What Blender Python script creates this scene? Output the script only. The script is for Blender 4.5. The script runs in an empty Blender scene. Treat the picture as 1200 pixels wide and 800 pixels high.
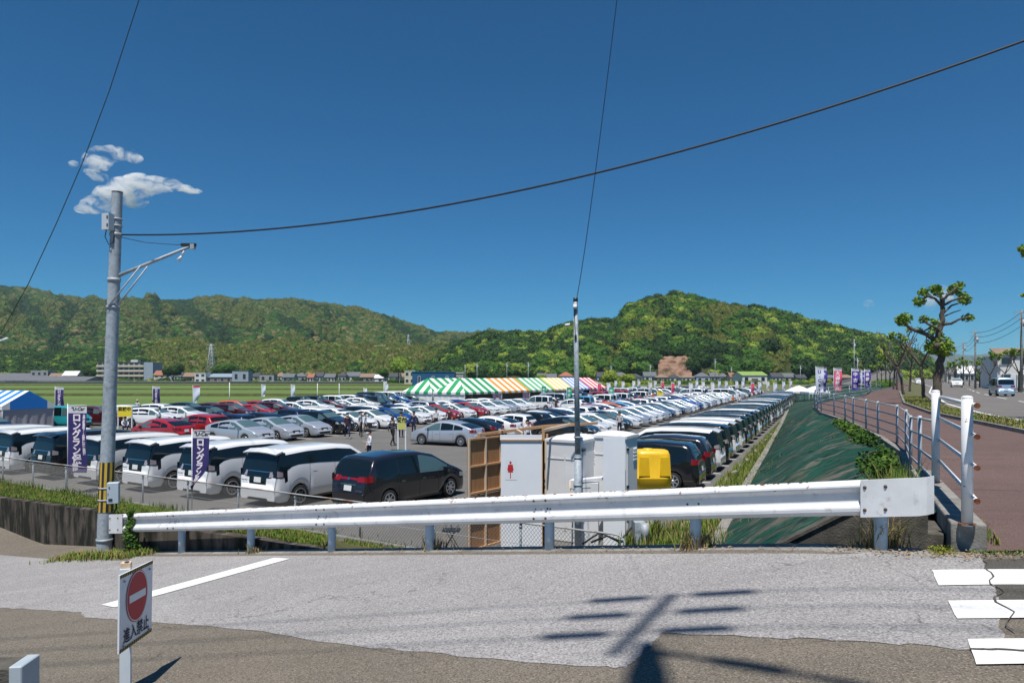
import bpy, bmesh, math, random
from mathutils import Vector, Matrix, noise
R = random.Random(7)
D = bpy.data
scene = bpy.context.scene
COL = scene.collection
rad = math.radians

# ---------------------------------------------------------------- camera
CZ = 1.65
cam_d = D.cameras.new('camera'); cam = D.objects.new('camera', cam_d); COL.objects.link(cam)
cam.location = (0, 0, CZ); cam.rotation_euler = (rad(90), 0, 0)
cam_d.sensor_width = 36; cam_d.lens = 24; cam_d.shift_y = 40/1200
cam_d.clip_start = 0.05; cam_d.clip_end = 30000
scene.camera = cam

# ---------------------------------------------------------------- light
SUN_EL, SAX, SAY = rad(69), -0.20, -0.98
world = D.worlds.new('World'); scene.world = world; world.use_nodes = True
nt = world.node_tree; bg = nt.nodes['Background']
sky = nt.nodes.new('ShaderNodeTexSky'); sky.sky_type = 'NISHITA'; sky.sun_disc = False
sky.sun_elevation = SUN_EL; sky.sun_rotation = math.atan2(SAX, SAY)
sky.air_density = 0.9; sky.dust_density = 0.15; sky.ozone_density = 3.5; sky.altitude = 600
tint = nt.nodes.new('ShaderNodeMix'); tint.data_type = 'RGBA'; tint.blend_type = 'MULTIPLY'
tint.inputs[0].default_value = 1.0; tint.inputs[7].default_value = (0.22, 0.78, 1.09, 1)
nt.links.new(sky.outputs[0], tint.inputs[6]); nt.links.new(tint.outputs[2], bg.inputs[0])
bg.inputs[1].default_value = 0.064
sun_d = D.lights.new('sun', 'SUN'); sun_d.energy = 4.7; sun_d.angle = rad(0.53); sun_d.color = (1, 0.95, 0.88)
sun = D.objects.new('sun', sun_d); COL.objects.link(sun)
sv = Vector((SAX*math.cos(SUN_EL), SAY*math.cos(SUN_EL), math.sin(SUN_EL)))
sun.rotation_euler = sv.to_track_quat('Z', 'Y').to_euler(); sun.location = (0, -5, 40)
scene.view_settings.view_transform = 'Standard'; scene.view_settings.look = 'None'
scene.view_settings.gamma = 1; scene.view_settings.exposure = 0.25
scene.cycles.max_bounces = 6; scene.cycles.transparent_max_bounces = 12
scene.cycles.volume_step_rate = 1.0; scene.cycles.volume_bounces = 8; scene.cycles.volume_max_steps = 128

# ---------------------------------------------------------------- materials
def mat(name, color, rough=.7, metal=0, coat=0, spec=.5):
    m = D.materials.new(name); m.use_nodes = True
    b = m.node_tree.nodes['Principled BSDF']
    b.inputs['Base Color'].default_value = (*color, 1); b.inputs['Roughness'].default_value = rough
    b.inputs['Metallic'].default_value = metal; b.inputs['Coat Weight'].default_value = coat
    b.inputs['Coat Roughness'].default_value = .04
    b.inputs['Specular IOR Level'].default_value = spec
    m.diffuse_color = (*color, 1)
    return m

def nmat(name, c1, c2, scale=5, rough=.85, bump=0., bscale=None, c3=None, s3=1, t3=(.5, .65), detail=8, pos=(.35, .65), metal=0, stretch=None, bdist=.02, coords='Object', spec=.3):
    """two colours mixed by noise, an optional third stain colour, optional bump"""
    m = mat(name, c1, rough, metal, 0, spec); t = m.node_tree; N = t.nodes; L = t.links; b = N['Principled BSDF']
    tc = N.new('ShaderNodeTexCoord'); src = tc.outputs[coords]
    if coords == 'World':
        pass
    if stretch:
        mp = N.new('ShaderNodeMapping'); mp.inputs['Scale'].default_value = stretch; L.new(src, mp.inputs[0]); src = mp.outputs[0]
    n = N.new('ShaderNodeTexNoise'); n.inputs['Scale'].default_value = scale; n.inputs['Detail'].default_value = detail; n.inputs['Roughness'].default_value = .62
    L.new(src, n.inputs['Vector'])
    r = N.new('ShaderNodeValToRGB'); r.color_ramp.elements[0].position = pos[0]; r.color_ramp.elements[1].position = pos[1]
    r.color_ramp.elements[0].color = (*c1, 1); r.color_ramp.elements[1].color = (*c2, 1)
    L.new(n.outputs[0], r.inputs[0]); out = r.outputs[0]
    if c3:
        n3 = N.new('ShaderNodeTexNoise'); n3.inputs['Scale'].default_value = s3; n3.inputs['Detail'].default_value = 6; n3.inputs['Roughness'].default_value = .65
        L.new(src, n3.inputs['Vector'])
        r3 = N.new('ShaderNodeMapRange'); r3.inputs[1].default_value = t3[0]; r3.inputs[2].default_value = t3[1]
        L.new(n3.outputs[0], r3.inputs[0])
        mx = N.new('ShaderNodeMix'); mx.data_type = 'RGBA'; L.new(r3.outputs[0], mx.inputs[0]); L.new(out, mx.inputs[6]); mx.inputs[7].default_value = (*c3, 1)
        out = mx.outputs[2]
    L.new(out, b.inputs['Base Color'])
    if bump:
        nb = N.new('ShaderNodeTexNoise'); nb.inputs['Scale'].default_value = bscale or scale*4; nb.inputs['Detail'].default_value = 6
        L.new(src, nb.inputs['Vector'])
        bp = N.new('ShaderNodeBump'); bp.inputs['Strength'].default_value = bump; bp.inputs['Distance'].default_value = bdist
        L.new(nb.outputs[0], bp.inputs['Height']); L.new(bp.outputs[0], b.inputs['Normal'])
    return m

M = {}
def paint(name, c, metal=.0, rough=.28):
    M[name] = mat('car_paint_'+name, c, rough, metal, 1.0)
paint('white', (.80, .81, .82)); paint('pearl', (.70, .70, .69)); paint('black', (.008, .009, .012), rough=.2)
paint('silver', (.52, .56, .62), .45, .3); paint('gray', (.09, .095, .105), .5); paint('red', (.36, .012, .018))
paint('wine', (.10, .01, .014), .3); paint('blue', (.015, .06, .28), .3); paint('teal', (.02, .30, .34)); paint('navy', (.012, .02, .06), .3)
paint('charcoal', (.017, .017, .024), .3, .25); paint('orange', (.6, .10, .02)); paint('skyblue', (.10, .33, .55))
paint('paleblue', (.35, .47, .60), .4)
M['glass'] = mat('car_glass', (.006, .012, .016), .03, 0, 0, .55)
M['glass2'] = mat('car_windscreen', (.075, .135, .145), .05, 0, 0, .7)
M['tyre'] = nmat('tyre_rubber', (.012, .012, .012), (.025, .025, .025), 20)
M['rim'] = mat('alloy_rim', (.55, .56, .58), .3, .8)
M['rimdark'] = mat('dark_rim', (.03, .03, .032), .4, .5)
M['rimgrey'] = mat('smoked_rim', (.16, .16, .17), .35, .6)
M['arch'] = mat('underbody', (.008, .008, .008), .9)
M['tail'] = mat('tail_lamp_red', (.22, .006, .01), .12, 0, .8)
M['tailclear'] = mat('tail_lamp_clear', (.42, .36, .38), .12, .3, .8)
M['head'] = mat('head_lamp', (.55, .58, .6), .08, .4, 1)
M['plate'] = nmat('number_plate', (.75, .76, .75), (.65, .67, .66), 8)
M['trim'] = mat('black_trim', (.012, .012, .013), .45)
M['chrome'] = mat('chrome', (.7, .7, .72), .15, 1)
M['galv'] = nmat('galvanised_steel', (.27, .32, .36), (.40, .45, .49), 14, .5, .12, 60, c3=(.16, .19, .22), s3=5, t3=(.52, .7), metal=.0)
M['galv2'] = nmat('dull_galvanised_steel', (.30, .34, .38), (.44, .48, .52), 9, .6, .05, 60, metal=.2)
M['whitepaint'] = nmat('white_rail_paint', (.70, .71, .72), (.60, .61, .62), 3, .45, .05, 30, c3=(.42, .42, .41), s3=9, t3=(.58, .74), spec=.5)
M['railpost'] = nmat('pale_blue_post_paint', (.38, .50, .60), (.48, .58, .66), 5, .5, .05, 30, c3=(.25, .2, .15), s3=6, t3=(.66, .72))
M['rust'] = nmat('rust', (.10, .03, .014), (.20, .085, .04), 30, .95, .3, 90)
M['bolt'] = mat('rusty_bolt', (.09, .06, .045), .7, .3)
M['whiterust'] = nmat('chipped_white_paint', (.72, .73, .74), (.66, .67, .68), 4, .45, .05, 30, c3=(.17, .07, .035), s3=16, t3=(.64, .67))
M['conc'] = nmat('concrete', (.20, .19, .17), (.30, .29, .27), 6, .95, .35, 40, c3=(.12, .115, .10), s3=2.2, t3=(.48, .7))
M['concdark'] = nmat('stained_concrete', (.045, .037, .030), (.135, .112, .092), 2.6, .95, .4, 25, c3=(.014, .015, .009), s3=1.6, t3=(.46, .56), stretch=(1.3, 1.3, .4))
M['concwall'] = nmat('old_concrete_wing_wall', (.07, .066, .056), (.13, .12, .10), 7, .95, .5, 60, c3=(.035, .033, .028), s3=2, t3=(.5, .7))
M['wood'] = nmat('raw_timber', (.42, .23, .11), (.55, .34, .18), 6, .75, .1, 40, stretch=(6, 6, .6))
M['timberpale'] = nmat('pale_timber', (.58, .42, .28), (.70, .56, .42), 6, .75, .1, 40, stretch=(6, 6, .8))
M['ply'] = nmat('plywood', (.30, .145, .062), (.38, .20, .09), 4, .7, .05, 40, stretch=(4, 4, .5))
M['navy'] = nmat('navy_banner_cloth', (.035, .028, .13), (.05, .04, .17), 3, .8)
M['bannerwhite'] = mat('white_banner_cloth', (.62, .62, .66), .85)
M['printw'] = mat('white_print', (.82, .74, .80), .8)
M['printk'] = mat('black_print', (.02, .02, .03), .8)
M['printr'] = mat('red_print', (.50, .02, .03), .6)
M['green'] = nmat('green_banner_cloth', (.02, .30, .16), (.03, .34, .2), 3)
M['signwhite'] = mat('white_sign_sheet', (.74, .77, .80), .4)
M['yellow'] = nmat('yellow_tank_plastic', (.72, .43, .01), (.80, .50, .015), 3, .4, .03, 20, spec=.5)
M['yellowpaint'] = nmat('yellow_stripe', (.60, .40, .05), (.50, .33, .05), 9, .6)
M['blackpaint'] = mat('black_stripe', (.02, .02, .02), .6)
M['cable'] = mat('black_cable', (.008, .008, .01), .6)
M['toilet'] = nmat('grey_cabin_plastic', (.68, .69, .70), (.74, .75, .76), 1.2, .5, .02, 20)
M['toiletroof'] = nmat('white_cabin_roof', (.75, .75, .77), (.68, .68, .7), 3, .5)
M['panelw'] = nmat('white_panel', (.78, .81, .85), (.73, .77, .82), 1.5, .55)
M['dark'] = mat('dark_fixture', (.02, .022, .025), .5)

# ---------------------------------------------------------------- mesh helpers
class MB:
    def __init__(s): s.v = []; s.f = []; s.m = []; s.mats = []; s.sm = []
    def mi(s, m):
        if m not in s.mats: s.mats.append(m)
        return s.mats.index(m)
    def face(s, idx, m, smooth=False): s.f.append(tuple(idx)); s.m.append(s.mi(m)); s.sm.append(smooth)
    def poly(s, pts, m, smooth=False):
        b = len(s.v); s.v += [tuple(p) for p in pts]; s.face(range(b, b+len(pts)), m, smooth)
    def box(s, c, d, m, rz=0, mtx=None, taper=1.0):
        b = len(s.v); cx, cy, cz = c; hx, hy, hz = d[0]/2, d[1]/2, d[2]/2; ca, sa = math.cos(rz), math.sin(rz)
        for z in (-hz, hz):
            k = taper if z > 0 else 1
            for x, y in ((-hx, -hy), (hx, -hy), (hx, hy), (-hx, hy)):
                x *= k; y *= k
                p = (cx+x*ca-y*sa, cy+x*sa+y*ca, cz+z)
                s.v.append(tuple(mtx @ Vector(p)) if mtx else p)
        for q in ((3, 2, 1, 0), (4, 5, 6, 7), (0, 1, 5, 4), (1, 2, 6, 5), (2, 3, 7, 6), (3, 0, 4, 7)):
            s.face([b+i for i in q], m)
    def tube(s, p0, p1, r0, m, r1=None, n=8, caps=True, smooth=True):
        r1 = r0 if r1 is None else r1
        p0 = Vector(p0); p1 = Vector(p1); d = (p1-p0)
        if d.length < 1e-6: return
        q = d.to_track_quat('Z', 'Y'); b = len(s.v)
        for p, r in ((p0, r0), (p1, r1)):
            for i in range(n):
                a = 2*math.pi*i/n; s.v.append(tuple(p + q @ Vector((r*math.cos(a), r*math.sin(a), 0))))
        for i in range(n):
            j = (i+1) % n; s.face((b+i, b+j, b+n+j, b+n+i), m, smooth)
        if caps and n > 2:
            s.face([b+i for i in reversed(range(n))], m); s.face([b+n+i for i in range(n)], m)
    def path(s, pts, r, m, n=6, radii=None):
        pts = [Vector(p) for p in pts]; b = len(s.v); K = len(pts)
        for k, p in enumerate(pts):
            d = (pts[min(k+1, K-1)]-pts[max(k-1, 0)])
            if k == 0: q = d.to_track_quat('Z', 'Y'); dp_ = d
            elif d.length > 0: q = dp_.rotation_difference(d) @ q; dp_ = d
            rr = radii[k] if radii else r
            for i in range(n):
                a = 2*math.pi*i/n; s.v.append(tuple(p + q @ Vector((rr*math.cos(a), rr*math.sin(a), 0))))
        for k in range(K-1):
            for i in range(n):
                j = (i+1) % n; s.face((b+k*n+i, b+k*n+j, b+(k+1)*n+j, b+(k+1)*n+i), m, True)
        s.face([b+i for i in reversed(range(n))], m); s.face([b+(K-1)*n+i for i in range(n)], m)
    def prism(s, pts, vec, m, m2=None):
        """closed polygon extruded by vec"""
        n = len(pts); b = len(s.v); vec = Vector(vec)
        s.v += [tuple(p) for p in pts]; s.v += [tuple(Vector(p)+vec) for p in pts]
        s.face([b+i for i in reversed(range(n))], m); s.face([b+n+i for i in range(n)], m)
        for i in range(n):
            j = (i+1) % n; s.face((b+i, b+j, b+n+j, b+n+i), m2 or m)
    def grid(s, fn, nu, nv, m, smooth=True, mfn=None):
        b = len(s.v)
        for i in range(nu+1):
            for j in range(nv+1): s.v.append(tuple(fn(i/nu, j/nv)))
        for i in range(nu):
            for j in range(nv):
                a = b+i*(nv+1)+j; s.face((a, a+nv+1, a+nv+2, a+1), mfn(i, j) if mfn else m, smooth)
    def lathe(s, prof, m, c=(0, 0, 0), ax='z', n=16, smooth=True):
        b = len(s.v)
        for (r, h) in prof:
            for i in range(n):
                a = 2*math.pi*i/n; x, y = r*math.cos(a), r*math.sin(a)
                p = (x, y, h) if ax == 'z' else (x, h, y) if ax == 'y' else (h, x, y)
                s.v.append((c[0]+p[0], c[1]+p[1], c[2]+p[2]))
        for k in range(len(prof)-1):
            for i in range(n):
                j = (i+1) % n; s.face((b+k*n+i, b+k*n+j, b+(k+1)*n+j, b+(k+1)*n+i), m, smooth)
    def add(s, o, mtx=None):
        b = len(s.v); s.v += [tuple(mtx @ Vector(v)) for v in o.v] if mtx else o.v
        for f, mi, sm in zip(o.f, o.m, o.sm): s.face([b+i for i in f], o.mats[mi], sm)
    def mesh(s, name, recalc=False):
        me = D.meshes.new(name); me.from_pydata(s.v, [], s.f)
        for m in s.mats: me.materials.append(m)
        me.polygons.foreach_set('material_index', s.m); me.polygons.foreach_set('use_smooth', s.sm)
        if recalc:
            bm = bmesh.new(); bm.from_mesh(me); bmesh.ops.recalc_face_normals(bm, faces=bm.faces); bm.to_mesh(me); bm.free()
        me.update(); return me
    def build(s, name, parent=None, recalc=True, **kw):
        o = D.objects.new(name, s.mesh(name, recalc)); COL.objects.link(o)
        if parent: o.parent = parent
        for k, v in kw.items(): o[k] = v
        return o

def thing(name, label, cat, loc=(0, 0, 0), rz=0, group=None):
    o = D.objects.new(name, None); COL.objects.link(o); o.empty_display_size = .2
    o.location = loc; o.rotation_euler = (0, 0, rz); tag(o, label, cat, group); return o
def tag(o, label=None, cat=None, group=None, kind=None):
    if label: o['label'] = label
    if cat: o['category'] = cat
    if group: o['group'] = group
    if kind: o['kind'] = kind
    return o
def copy_tree(o, parent=None):
    c = o.copy(); COL.objects.link(c)
    if parent: c.parent = parent
    for ch in o.children: copy_tree(ch, c)
    return c
def objm(name, me, parent=None, loc=None):
    o = D.objects.new(name, me); COL.objects.link(o)
    if parent: o.parent = parent
    if loc: o.location = loc
    return o
def P(px, py, Y): return Vector(((px-600)/800*Y, Y, CZ-(py-440)/800*Y))
def interp(x, pts):
    if x <= pts[0][0]: return pts[0][1]
    for (a, va), (b, vb) in zip(pts, pts[1:]):
        if x <= b: return va+(vb-va)*(x-a)/(b-a)
    return pts[-1][1]
def nz(x, y=0, z=0): return noise.noise(Vector((x, y, z)))
def sstep(a, b, x):
    t = max(0, min(1, (x-a)/(b-a))); return t*t*(3-2*t)
_tc = {}
def text_mesh(txt, size=1.0, bold=0.0, shear=0.0):
    """flat lettering as a mesh, centred"""
    k = (txt, size, bold, shear)
    if k in _tc: return _tc[k]
    cu = D.curves.new('t', 'FONT'); cu.body = txt; cu.size = size; cu.align_x = 'CENTER'; cu.align_y = 'CENTER'; cu.offset = bold; cu.shear = shear; cu.resolution_u = 3
    o = D.objects.new('t', cu); COL.objects.link(o); bpy.context.view_layer.update()
    me = D.meshes.new_from_object(o.evaluated_get(bpy.context.evaluated_depsgraph_get()))
    D.objects.remove(o); D.curves.remove(cu)
    _tc[k] = ([tuple(v.co) for v in me.vertices], [tuple(p.vertices) for p in me.polygons]); return _tc[k]
def put_text(mb, txt, size, m, fn, bold=0.0, shear=0.0, sx=1.0):
    """fn maps (u, v) of the flat letters onto the carrying surface"""
    v, f = text_mesh(txt, size, bold, shear); b = len(mb.v)
    mb.v += [tuple(fn(p[0]*sx, p[1])) for p in v]
    for q in f: mb.face([b+i for i in q], m)
# ---------------------------------------------------------------- ground
LOT = -2.55
E1 = Vector((.42, .907, 0)).normalized(); EL = Vector((-E1.y, E1.x, 0))
O0 = Vector((5.04, 16.8, LOT))
def UV(u, v, z=0): return O0 + E1*u + EL*v + Vector((0, 0, z))
def S(x, y): return -.865*(x-3.6)+.501*(y-6.75)
def G(x, y):
    s = S(x, y); sp = 0 if s < -1 else ((s+1)**2/4 if s < 1 else s)
    return max(-.04-.136*sp, LOT+.02)
def pathz(y): return -.04-.24*sstep(6.8, 13, y)-.2*sstep(40, 160, y)
def pxg(px, py):
    """picture point on the ramp surface -> ground xy (by iteration)"""
    Y = 6
    for _ in range(60):
        X = (px-600)/800*Y; Y = .5*Y+.5*(CZ-G(X, Y))*800/(py-440)
    return ((px-600)/800*Y, Y)
def clean(o): return o
def sheet(name, poly, zf, m, off=0, cuts=(), step=None, **kw):
    bm = bmesh.new(); vs = [bm.verts.new((x, y, 0)) for x, y in poly]; bm.faces.new(vs)
    for co, no in cuts:
        bmesh.ops.bisect_plane(bm, geom=bm.verts[:]+bm.edges[:]+bm.faces[:], plane_co=co, plane_no=no)
    bmesh.ops.triangulate(bm, faces=bm.faces[:])
    for v in bm.verts: v.co.z = zf(v.co.x, v.co.y)+off
    for f in bm.faces:
        if f.normal.z < 0: f.normal_flip()
        f.smooth = True
    me = D.meshes.new(name); bm.to_mesh(me); bm.free(); me.materials.append(m)
    o = D.objects.new(name, me); COL.objects.link(o); o['kind'] = 'structure'
    for k, v in kw.items(): o[k] = v
    return o
SN = Vector((-.865, .501, 0)); SO = Vector((3.6, 6.75, 0))
RAMPCUT = [(SO+SN*a, SN) for a in (-1, -.6, -.2, .2, .6, 1, 18.2, 19)]
def flat(z): return lambda x, y: z

def road_mat(name, base, dark, stone, grit=130, seam=False, patch=None, rough=.9, cscale=.55, crack=.55):
    m = mat(name, base, rough, spec=.25); t = m.node_tree; N = t.nodes; L = t.links; b = N['Principled BSDF']
    tc = N.new('ShaderNodeTexCoord')
    def noi(sc, det=3, ro=.6, vec=None):
        n = N.new('ShaderNodeTexNoise'); n.inputs['Scale'].default_value = sc; n.inputs['Detail'].default_value = det; n.inputs['Roughness'].default_value = ro
        L.new(vec or tc.outputs['Object'], n.inputs['Vector']); return n.outputs[0]
    def mr(src, a, bb, c=0, d=1):
        r = N.new('ShaderNodeMapRange'); r.inputs[1].default_value = a; r.inputs[2].default_value = bb; r.inputs[3].default_value = c; r.inputs[4].default_value = d
        L.new(src, r.inputs[0]); return r.outputs[0]
    def mix(f, a, bb, typ='MIX'):
        x = N.new('ShaderNodeMix'); x.data_type = 'RGBA'; x.blend_type = typ
        if hasattr(f, 'links'): L.new(f, x.inputs[0])
        else: x.inputs[0].default_value = f
        for s, q in ((a, 6), (bb, 7)):
            if hasattr(s, 'links'): L.new(s, x.inputs[q])
            else: x.inputs[q].default_value = (*s, 1)
        return x.outputs[2]
    c = mix(mr(noi(1.1, 5), .35, .68), base, tuple(v*.84 for v in base))
    c = mix(mr(noi(.35, 4), .45, .7), c, tuple(v*1.14 for v in base))
    mpp = N.new('ShaderNodeMapping'); mpp.inputs['Rotation'].default_value = (0, 0, rad(30)); mpp.inputs['Scale'].default_value = (.16, 1.5, 1); L.new(tc.outputs['Object'], mpp.inputs[0])
    c = mix(mr(noi(1.0, 5, .6, mpp.outputs[0]), .52, .72, 0, .75), c, tuple(v*.74 for v in base))
    c = mix(mr(noi(1.3, 3, .5, mpp.outputs[0]), .46, .30, 0, .6), c, tuple(min(1, v*1.18) for v in base))
    c = mix(mr(noi(3.5, 4, .7), .60, .70, 0, .5), c, tuple(v*.7 for v in base))
    c = mix(mr(noi(grit, 2, .7), .52, .68), c, stone)
    c = mix(mr(noi(grit*.8, 2, .7), .47, .33), c, dark)
    vo = N.new('ShaderNodeTexVoronoi'); vo.inputs['Scale'].default_value = grit*1.1; L.new(tc.outputs['Object'], vo.inputs['Vector'])
    c = mix(mr(vo.outputs[0], .55, .8, 0, .8), c, dark)
    # fine cracks
    mp = N.new('ShaderNodeMapping'); L.new(tc.outputs['Object'], mp.inputs[0])
    wn = N.new('ShaderNodeTexNoise'); wn.inputs['Scale'].default_value = 1.6; wn.inputs['Detail'].default_value = 5; L.new(tc.outputs['Object'], wn.inputs['Vector'])
    va = N.new('ShaderNodeVectorMath'); va.operation = 'MULTIPLY_ADD'; va.inputs[1].default_value = (.9, .9, .9); L.new(wn.outputs[1], va.inputs[0]); L.new(tc.outputs['Object'], va.inputs[2])
    vc = N.new('ShaderNodeTexVoronoi'); vc.feature = 'DISTANCE_TO_EDGE'; vc.inputs['Scale'].default_value = cscale; L.new(va.outputs[0], vc.inputs['Vector'])
    ck = mr(vc.outputs[0], .0, .006, 1, 0); gate = mr(noi(.5, 2), .5, .56)
    mu = N.new('ShaderNodeMath'); mu.operation = 'MULTIPLY'; L.new(ck, mu.inputs[0]); L.new(gate, mu.inputs[1])
    mu2 = N.new('ShaderNodeMath'); mu2.operation = 'MULTIPLY'; L.new(mu.outputs[0], mu2.inputs[0]); mu2.inputs[1].default_value = crack
    c = mix(mu2.outputs[0], c, tuple(v*.3 for v in dark))
    L.new(c, b.inputs['Base Color'])
    bp = N.new('ShaderNodeBump'); bp.inputs['Strength'].default_value = .6; bp.inputs['Distance'].default_value = .006
    L.new(noi(grit, 3, .7), bp.inputs['Height']); L.new(bp.outputs[0], b.inputs['Normal'])
    return m
M['asph_old'] = road_mat('old_brown_asphalt', (.175, .152, .122), (.080, .068, .054), (.32, .285, .24), 75)
M['asph_new'] = road_mat('grey_asphalt_overlay', (.315, .303, .298), (.155, .150, .150), (.50, .485, .48), 55)
M['asph_dark'] = road_mat('dark_asphalt_patch', (.095, .088, .075), (.05, .045, .04), (.16, .15, .13), 80)
M['asph_lot'] = road_mat('car_park_asphalt', (.145, .140, .132), (.115, .112, .107), (.18, .175, .165), 30, cscale=.12, crack=.3)
M['asph_main'] = road_mat('main_road_asphalt', (.165, .155, .142), (.13, .12, .11), (.19, .18, .17), 30, cscale=.15, crack=.3)
M['pathred'] = road_mat('reddish_path_paving', (.140, .092, .082), (.08, .052, .045), (.22, .16, .145), 60)
M['line'] = nmat('worn_white_road_paint', (.80, .80, .79), (.68, .68, .67), 12, .7, .2, 120, c3=(.30, .29, .28), s3=22, t3=(.62, .72))

# the whole surrounding plain, then what lies on it
base = MB(); BZ = LOT-.12
base.poly([(-8400, -370, BZ), (8400, -370, BZ), (8400, 9400, BZ), (-8400, 9400, BZ)], nmat('plain_ground', (.055, .075, .03), (.09, .09, .045), .01, 1))
base.build('ground', kind='structure')
fld = nmat('green_field_crop', (.095, .150, .034), (.125, .185, .045), .04, 1, .5, 3, c3=(.085, .130, .032), s3=.012, t3=(.45, .7), stretch=(.35, 1, 1))
sheet('field', [(-900, 20), (-60, 20), (-60, 372), (-900, 372)], flat(BZ+.03), fld)
sheet('field', [(-59.9, 60), (60, 118), (60, 372), (-59.9, 372)], flat(BZ+.03), fld)
sheet('meadow', [(60.1, 118), (235, 372), (60.1, 372)], flat(BZ+.03), nmat('rough_meadow', (.09, .12, .04), (.15, .15, .06), .1, 1))
lev = nmat('levee_weeds', (.04, .055, .018), (.08, .085, .03), .8, 1)
m_ = MB()
for i, (y0, y1, h) in enumerate(((143, 145, .55), (205, 207, .45), (292, 295, .6))):
    z = BZ+.03; X0, X1 = -700, (-16 if y0 < 100 else 40)
    if y0 < 100: X1 = -32
    k = 60
    for a in range(k):
        xa, xb = X0+(X1-X0)*a/k, X0+(X1-X0)*(a+1)/k; w = lambda x: y0+nz(x*.01, y0)*3-.02*x*.3
        ya, yb = w(xa), w(xb); d = y1-y0
        m_.poly([(xa, ya, z), (xb, yb, z), (xb, yb+d*.3, z+h), (xa, ya+d*.3, z+h)], lev)
m_.build('field_levees', kind='structure')
# car park surface (its edges follow the lot's own axes), front edge under the embankment
def uvxy(u, v): p = UV(u, v); return (p.x, p.y)
lotpoly = [uvxy(-14, 0), uvxy(178, 0), uvxy(178, 56), uvxy(-14+30, 58), uvxy(0, 60), uvxy(-14, 60)]
sheet('car_park', lotpoly, flat(LOT), M['asph_lot'], **{})
# bay lines in the car park
bl = MB()
def bay(u, v0, v1, w=.1):
    a, b, c, d = UV(u, v0, .006), UV(u+w, v0, .006), UV(u+w, v1, .006), UV(u, v1, .006); bl.poly([a, b, c, d], M['line'])
for k in range(36): bay(7.4+2.75*k, 1.7, 6.6)
for k in range(30): bay(19.6+2.75*k, 11, 20.9)
for k in range(13): bay(15.4+2.75*k, 28.6, 38)
bl.build('parking_bay_lines', kind='structure')

# embankment crest line (kerb), verge line and road lines
K = [(4.4, 6.6), (5.7, 9.2), (8.35, 14.3), (9.7, 16.8), (11.8, 22), (13.2, 26), (14.3, 29.3), (15.9, 35), (18.2, 41), (21.2, 47), (25.6, 54), (32.3, 63), (42, 80), (73, 130), (130, 235), (300, 530)]
V = [(10.3, 6.5), (17.2, 22.9), (21.2, 34.5), (26.5, 46), (36, 63), (45.5, 80), (76, 130), (133, 235), (303, 530)]
V2 = [(12.2, 6.5), (18.6, 22.9), (22.9, 34.5), (28.4, 46), (38.2, 63), (48, 80), (79, 130), (137, 235), (307, 530)]
F2 = [(26.6, 6.5), (33, 22.9), (37, 34.5), (42.2, 46), (51, 63), (61, 80), (93, 130), (153, 235), (326, 530)]
def dens(pl, ymax=140, st=2.0):
    out = []
    for (a, b) in zip(pl, pl[1:]):
        n = max(1, int((b[1]-a[1])/st)) if a[1] < ymax else 3
        for i in range(n): out.append((a[0]+(b[0]-a[0])*i/n, a[1]+(b[1]-a[1])*i/n))
    return out+[pl[-1]]
def strip(name, A, B, zf, m, off=0, za=None):
    ys = sorted(set([round(y, 2) for _, y in dens(A)+dens(B)])); ya = max(A[0][1], B[0][1]); ys = [y for y in ys if y >= ya]
    X = lambda pl, y: interp(y, [(q[1], q[0]) for q in pl])
    mb = MB(); n = len(ys)
    mb.v = [(X(A, y), y, zf(y)+off) for y in ys]+[(X(B, y), y, zf(y)+off) for y in ys]
    for i in range(n-1): mb.face((i, n+i, n+i+1, i+1), m, True)
    return mb.build(name, recalc=False, kind='structure')
XA = lambda pl, y: interp(y, [(q[1], q[0]) for q in pl])
strip('bicycle_path', K, V, pathz, M['pathred'], .0)
strip('planted_verge', V, V2, pathz, nmat('verge_dirt_and_weeds', (.13, .11, .07), (.09, .11, .035), 1.2, 1, .8, 6), .05)
strip('main_road', V2, F2, pathz, M['asph_main'], 0)
FF = [(a+4, b) for a, b in F2]; FG = [(a+900, b) for a, b in F2]
strip('far_pavement', F2, FF, pathz, nmat('pavement_slabs', (.24, .22, .2), (.3, .28, .25), 2), .13)
strip('roadside_ground', FF, FG, pathz, nmat('roadside_ground', (.14, .13, .11), (.18, .17, .14), .3), .02)
kb = MB()
for pl, d in ((V, -.14), (V2, .0), (F2, -.14)):
    for a, b in zip(dens(pl), dens(pl)[1:]):
        za, zb = pathz(a[1]), pathz(b[1])
        for q in range(1):
            kb.prism([(a[0]+d, a[1], za-.1), (a[0]+d+.14, a[1], za-.1), (a[0]+d+.14, a[1], za+.14), (a[0]+d, a[1], za+.14)], (b[0]-a[0], b[1]-a[1], zb-za), M['conc'])
kb.build('road_kerbs', kind='structure')
# markings of the main road
ml = MB()
def lineon(pl1, pl2, t, w, y0, y1, dash=None):
    y = y0
    while y < y1:
        L_ = dash[0] if dash else 4
        ya, yb = y, min(y+L_, y1)
        pa = [XA(pl1, q)+(XA(pl2, q)-XA(pl1, q))*t for q in (ya, yb)]
        ml.poly([(pa[0]-w/2, ya, pathz(ya)+.008), (pa[0]+w/2, ya, pathz(ya)+.008), (pa[1]+w/2, yb, pathz(yb)+.008), (pa[1]-w/2, yb, pathz(yb)+.008)], M['line'])
        y += (dash[0]+dash[1]) if dash else L_
lineon(V2, F2, .07, .18, 7, 400); lineon(V2, F2, .93, .18, 7, 400); lineon(V2, F2, .5, .16, 7, 300, (5, 5))
ml.build('road_lines', kind='structure')
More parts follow.
